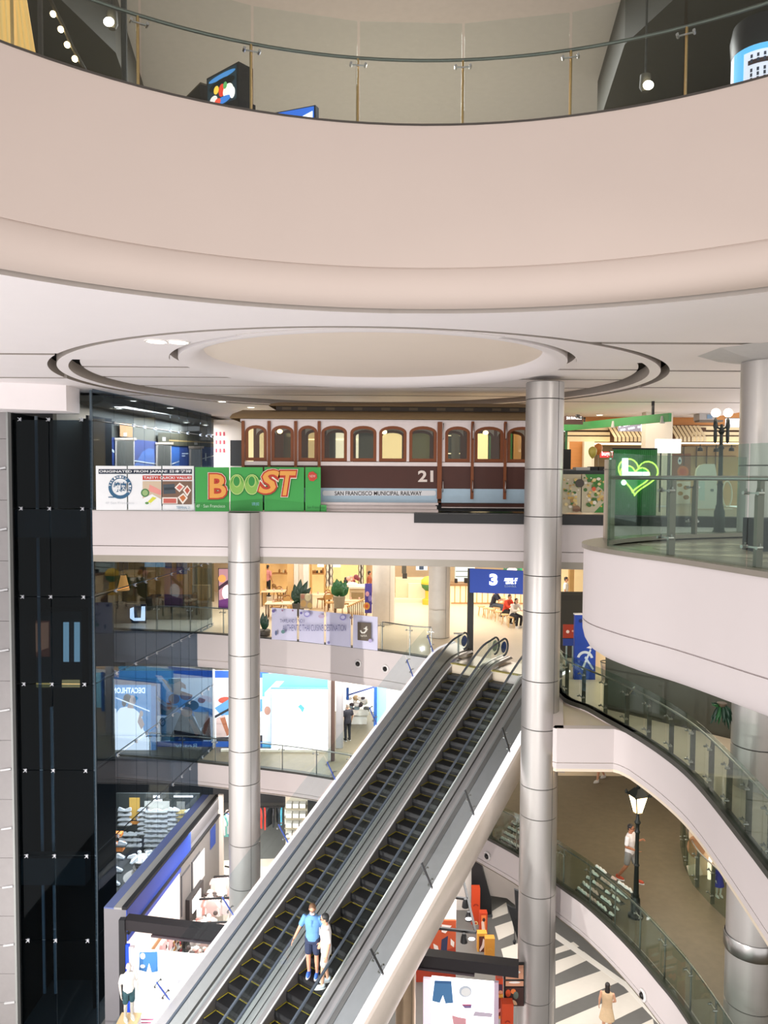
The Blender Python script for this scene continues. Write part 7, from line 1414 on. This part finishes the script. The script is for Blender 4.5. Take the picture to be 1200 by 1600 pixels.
def figure(label, base, rz, pose=None, H=1.72, skin=(206, 152, 122), shirt=(240, 240, 240), sleeve=.6, bottom='shorts', bcol=(60, 60, 80), shoes=(60, 60, 60), hair=(40, 32, 28), hair_long=False, mask=None, glasses=False, fine=False, cat='person', name='person', head_turn=0.0, head_tilt=0.0, hem=.84, bald=False, group=None, sit=False, collar=False):
    J = {k: V3(v) for k, v in dict(SIT if sit else STAND, **(pose or {})).items()}; t = thing(name, label, cat, tuple(base), group, rz); s = H / 1.72; t.scale = (s, s, s)
    vx = .0075 if fine else .014; SK = mat('skin_%d_%d_%d' % skin, skin, .5, var=.04)
    # body: one surface with head, neck, arms, hands with five fingers, legs
    b = MB(); hd = J['head']; Rh = Matrix.Rotation(head_turn, 3, 'Z') @ Matrix.Rotation(head_tilt, 3, 'X')
    b.ell(hd + Rh @ Vector((0, .005, .035)), (.075, .092, .085), 18, 12, Rh); b.ell(hd + Rh @ Vector((0, -.02, -.045)), (.058, .068, .07), 14, 10, Rh); b.ell(hd + Rh @ Vector((0, -.045, -.085)), (.03, .03, .025), 10, 8, Rh)
    b.ell(hd + Rh @ Vector((0, -.095, -.015)), (.014, .02, .026), 8, 6, Rh); 
    for e in (-1, 1): b.ell(hd + Rh @ Vector((e * .077, .01, -.01)), (.012, .022, .032), 8, 6, Rh)
    limb(b, J['neck'] - Vector((0, 0, .05)), hd - Vector((0, -.02, .06)), .056, .052)
    tc = lambda z: (J['pelvis'].lerp(J['chest'], (z - J['pelvis'].z) / (J['chest'].z - J['pelvis'].z)) if z <= J['chest'].z else J['chest'].lerp(J['neck'], (z - J['chest'].z) / max(J['neck'].z - J['chest'].z, .05)))
    z0, z1, z2 = J['pelvis'].z, J['chest'].z, J['neck'].z
    tor = lambda g: [(tc(z0 - .1), .14 + g, .105 + g), (tc(z0), .15 + g, .11 + g), (tc(z0 + .12), .14 + g, .1 + g), (tc(z1), .17 + g, .115 + g), (tc(z2 - .09), .165 + g, .095 + g), (tc(z2 - .03), .1 + g, .07 + g), (tc(z2 + .0), .06 + g * .6, .06 + g * .6)]
    loft(b, tor(-.012))
    for S in 'LR':
        sh, el, wr = J['sh' + S], J['el' + S], J['wr' + S]; limb(b, sh, el, .05, .041); limb(b, el, wr, .042, .027)
        d = (wr - el).normalized(); sx = 1 if S == 'L' else -1; side = Vector((sx, 0, 0)); side = (side - d * side.dot(d)).normalized(); nr = d.cross(side)
        inn = nr if nr.dot(Vector((-sx, -.4, 0))) > 0 else -nr
        # palm lies in plane (d, f): fingers spread along f
        f = Vector((0, -1, 0)); f = (f - d * f.dot(d)).normalized() if abs(f.dot(d)) < .9 else (Vector((sx, 0, 0)) - d * d.x * sx).normalized(); pn_ = d.cross(f); pn_ = pn_ if pn_.x * sx < 0 else -pn_
        pc = wr + d * .05; R3 = Matrix((f, pn_, d)).transposed(); b.ell(pc, (.042, .017, .055), 10, 8, R3)
        for q, L in zip((-.03, -.01, .011, .03), (.062, .075, .08, .07)):
            k0 = wr + d * .09 + f * q; k1 = k0 + (d + pn_ * .25).normalized() * L * .5; k2 = k1 + (d + pn_ * .8).normalized() * L * .5; b.tube([k0 - d * .02, k0, k1, k2], [.0095, .0098, .009, .0075], 8)
        h0 = wr + d * .03 + f * .03; h1 = h0 + (d * .6 + f * .8).normalized() * .04; h2 = h1 + (d + f * .25 + pn_ * .3).normalized() * .035; b.tube([h0 - f * .015, h0, h1, h2], [.012, .0125, .0105, .0085], 8)
        hi, kn, an = J['hi' + S], J['kn' + S], J['an' + S]; limb(b, hi, kn, .082, .056); limb(b, kn.lerp(an, -.02), kn.lerp(an, .35), .054, .056); limb(b, kn.lerp(an, .3), an, .056, .036); limb(b, an, an + Vector((0, -.1, -.05)), .036, .03)
    remesh(b, vx, 'body', SK, t, 3)
    # clothes
    c = MB(); zh = hem if not sit else z0 - .08
    secs = [(tc(zh) if not sit else tc(z0 - .05), .165, .125)] + [(cc, rx + .0, ry) for cc, rx, ry in tor(.022)[1:]]
    loft(c, secs)
    for S in 'LR':
        sh, el, wr = J['sh' + S], J['el' + S], J['wr' + S]
        if sleeve > 0:
            if sleeve <= 1: limb(c, sh + Vector((0, 0, -.005)), sh.lerp(el, sleeve), .07, .066)
            else: limb(c, sh, el, .068, .056); limb(c, el, el.lerp(wr, .95), .056, .042)
        else: limb(c, sh.lerp(J['chest'], .25), sh.lerp(J['chest'], .05), .05, .045)
    SM = mat('cloth_%d_%d_%d' % shirt, shirt, .8, var=.1, scale=14, bump=.15); so = remesh(c, .011 if fine else .016, 'shirt', SM, t, 4)
    if collar:
        ob('collar', MB().tube([tc(z2 - .02) + Vector((.072 * math.sin(a), -.078 * math.cos(a), .012 * math.cos(a))) for a in [2 * PI * i / 20 for i in range(20)]], .013, 6, True), SM, t, smooth=True)
        ob('placket', MB().box(-.008, .008, tc(z1).y - .15, tc(z1).y - .135, z1 - .05, z2 - .06), SM, t)
    q = MB()
    if bottom == 'dress':
        loft(q, [(tc(.52), .26, .22), (tc(.7), .22, .18), (tc(.9), .175, .14), (tc(1.02), .155, .12)])
    else:
        loft(q, [(tc(z0 - .14), .165, .13), (tc(z0 - .02), .165, .125), (tc(z0 + .1), .155, .115)])
        for S in 'LR':
            hi, kn, an = J['hi' + S], J['kn' + S], J['an' + S]
            if bottom == 'shorts': limb(q, hi, hi.lerp(kn, .82), .105, .09)
            else: limb(q, hi, kn, .1, .072); limb(q, kn, kn.lerp(an, .92), .072, .058)
    remesh(q, .011 if fine else .016, {'shorts': 'shorts', 'dress': 'skirt'}.get(bottom, 'trousers'), mat('cloth_%d_%d_%d' % bcol, bcol, .8, var=.1, scale=14, bump=.15), t, 4)
    if shoes:
        for S in 'LR':
            an = J['an' + S]; k = MB(); k.ell(an + Vector((0, -.06, -.035)), (.048, .135, .05), 14, 8); k.ell(an + Vector((0, .02, -.0)), (.045, .055, .06), 12, 8); k.v = [Vector((v.x, v.y, max(v.z, an.z - .075))) for v in k.v]
            sh_ = ob('shoe', k, mat('shoe_%d_%d_%d' % shoes, shoes, .6), t, smooth=True); ob('sole', MB().prism([(an.x + .052 * math.cos(a), an.y - .06 + .145 * math.sin(a)) for a in [2 * PI * i / 16 for i in range(16)]], an.z - .085, an.z - .062), C(236, 236, 238), sh_)
            for oo in (sh_,): pass
    if hair and not bald:
        h = MB(); h.ell(hd + Rh @ Vector((0, .018, .048)), (.083, .095, .084), 16, 10, Rh); h.ell(hd + Rh @ Vector((0, .05, -.005)), (.075, .055, .075), 14, 8, Rh)
        if hair_long: h.ell(hd + Rh @ Vector((0, .06, -.12)), (.085, .055, .17), 14, 10, Rh); h.ell(hd + Rh @ Vector((0, .07, -.25)), (.075, .045, .14), 12, 8, Rh)
        ho = ob('hair', h, mat('hair_%d_%d_%d' % hair, hair, .5, var=.2, scale=30), t, smooth=True)
    if not bald or fine:
        for e in (-1, 1): ob('eye', MB().ell(hd + Rh @ Vector((e * .03, -.082, .008)), (.012, .008, .007), 8, 6, Rh), C(40, 30, 26), t, smooth=True)
        ob('mouth', MB().ell(hd + Rh @ Vector((0, -.083, -.055)), (.024, .008, .006), 8, 6, Rh), C(160, 84, 76), t, smooth=True)
    if mask:
        k = MB(); k.ell(hd + Rh @ Vector((0, -.06, -.05)), (.062, .05, .052), 14, 10, Rh); ob('face_mask', k, C(*mask), t, smooth=True)
    if glasses:
        k = MB()
        for e in (-1, 1): k.tube([hd + Rh @ Vector((e * .032 + .026 * math.cos(a), -.1, .006 + .02 * math.sin(a))) for a in [2 * PI * i / 12 for i in range(12)]], .004, 5, True); k.tube([hd + Rh @ Vector((e * .058, -.098, .01)), hd + Rh @ Vector((e * .082, .01, .005))], .004, 5)
        ob('glasses', k, C(30, 28, 28), t)
    # parts were written in local coordinates of the person
    return t
# mesh parts created with ob() under a person must stay local: persons are modelled around their own origin
_thing = thing
def thing(name, label, cat, loc=(0, 0, 0), group=None, rz=0.0, kind=None):
    o = _thing(name, label, cat, loc, group, rz, kind)
    if name in ('person', 'mannequin'): _WM[o] = Matrix()
    return o
RZE = -math.radians(37)
k = 23; tt = .3 + .4 * k; pz = znose(tt); p = EB + ER * -.2 - EDH * (tt - .2); p.z = pz
figure('man in a blue short sleeved shirt and white face mask on the right escalator', p, RZE + .5, dict(elR=(-.30, -.06, 1.16), wrR=(-.40, -.2, .96), elL=(.25, .05, 1.13), wrL=(.22, .0, .88), knL=(.1, -.03, .49), anL=(.11, -.02, .085), anR=(-.09, .0, .085), head=(.0, -.04, 1.6)), 1.78, (206, 150, 124), (96, 146, 200), .75, 'shorts', (40, 50, 78), (70, 120, 216), (104, 76, 54), mask=(236, 230, 230), glasses=True, fine=True, collar=True, head_turn=.15, head_tilt=.25)
p = EB + ER * .3 - EDH * (tt - .12); p.z = pz
figure('man in a white polo shirt and pale shorts on the right escalator', p, RZE - .75, dict(elL=(.26, .04, 1.12), wrL=(.28, -.02, .86), elR=(-.24, .0, 1.13), wrR=(-.2, -.1, .92), anL=(.12, -.1, .085), knL=(.11, -.08, .49), anR=(-.1, .06, .085), head=(0, -.035, 1.6)), 1.74, (214, 160, 134), (240, 236, 236), .8, 'shorts', (226, 216, 208), (206, 218, 230), (38, 40, 42), glasses=True, fine=True, collar=True, head_turn=-.2, head_tilt=.1)
p = LZ(983, 1377)
figure('man in a white T-shirt and grey shorts walking past the lantern post', p, math.radians(50), dict(elL=(.24, -.1, 1.16), wrL=(.14, -.3, 1.3), elR=(-.26, .0, 1.13), wrR=(-.14, -.24, 1.06), knR=(-.1, .05, .5), anR=(-.1, .3, .1), knL=(.1, -.16, .5), anL=(.1, -.22, .085)), 1.72, (170, 112, 82), (236, 230, 232), .75, 'shorts', (136, 132, 130), (190, 78, 50), (30, 26, 26), glasses=True, fine=True)
p = LZ(938, 1219)
figure('person in dark shorts walking under the slab edge, only the legs showing', p, math.radians(-60), dict(knR=(-.1, .1, .5), anR=(-.1, .32, .1), knL=(.1, -.2, .5), anL=(.1, -.26, .085)), 1.72, (214, 160, 130), (60, 64, 80), .7, 'shorts', (44, 48, 60), (226, 226, 226), (40, 34, 30))
figure('woman with dark hair in a beige dress on the striped floor', (7.05, 23.2, Z1), math.radians(160), dict(elL=(.24, .0, 1.14), wrL=(.26, -.06, .9), elR=(-.25, -.05, 1.14), wrR=(-.2, -.22, 1.0)), 1.62, (214, 160, 130), (206, 176, 140), 0, 'dress', (210, 182, 146), (200, 170, 140), (34, 26, 24), hair_long=True)
figure('waiter in a pink shirt and black trousers by the restaurant shelves', (PY(418, 900, 41.2).x, 41.2, Z3), math.radians(150), None, 1.72, (190, 130, 100), (214, 140, 140), .75, 'trousers', (30, 30, 34), (30, 30, 30), (30, 26, 24))
figure('person in brown beside the cream column in the restaurant', (PY(577, 900, 39.0).x, 39.0, Z3), math.radians(90), None, 1.7, (190, 130, 100), (150, 80, 56), .75, 'trousers', (40, 40, 44), (30, 30, 30), (30, 26, 24))
figure('man in a navy top seated on a stool, leaning over the low table', fz(771, 963), math.radians(70), None, 1.74, (206, 150, 120), (44, 48, 66), .8, 'trousers', (84, 92, 106), (60, 60, 60), (34, 28, 26), sit=True)
figure('person in a red top seated in front of the counter', fz(791, 973), math.radians(40), None, 1.7, (206, 150, 120), (206, 66, 44), 1.6, 'trousers', (30, 30, 34), (60, 60, 60), (34, 28, 26), sit=True)
figure('woman with long black hair and white top seated beside the red one', fz(802, 979), math.radians(30), None, 1.66, (214, 166, 140), (226, 220, 214), 1.6, 'trousers', (34, 36, 44), (226, 226, 226), (26, 24, 24), sit=True, hair_long=True)
figure('cook in white behind the tall black panel', (PY(884, 915, 37).x, 37.0, Z3), math.radians(70), None, 1.72, (200, 146, 116), (236, 232, 228), .8, 'trousers', (60, 60, 66), (40, 40, 40), (30, 26, 24))
figure('shopper in dark clothes inside the white sports shop', (PY(543, 1150, 34.2).x, 34.2, Z2), math.radians(-150), None, 1.7, (214, 170, 140), (44, 46, 56), .8, 'trousers', (40, 42, 50), (30, 30, 30), (190, 180, 170))
p = LZ(1116, 1392)
figure('small white mannequin in a royal blue dress beside the boutique window', (p.x, p.y - .3, Z2), .2, None, 1.02, (232, 226, 222), (44, 50, 170), 1.4, 'dress', (44, 50, 170), (230, 226, 222), None, bald=True, cat='mannequin', name='mannequin')
Ym = 21.75; X_ = PY(201, 1545, Ym).x; Zm = PY(201, 1592, Ym).z
pl = thing('mannequin_plinth', 'tall white plinth under the mannequin at the left lit pane', 'plinth', (X_, Ym, Z1)); ob('block', MB().box(X_ - .28, X_ + .28, Ym - .25, Ym + .25, Z1, Zm - .02), C(206, 198, 200), pl); ob('top', MB().box(X_ - .3, X_ + .3, Ym - .27, Ym + .27, Zm - .02, Zm), C(226, 190, 140), pl)
figure('white mannequin in pale top and teal shorts at the left lit pane', (X_, Ym, Zm), math.radians(35), None, 1.68, (206, 196, 186), (226, 224, 220), .8, 'shorts', (50, 84, 92), (206, 200, 190), None, bald=True, cat='mannequin', name='mannequin')
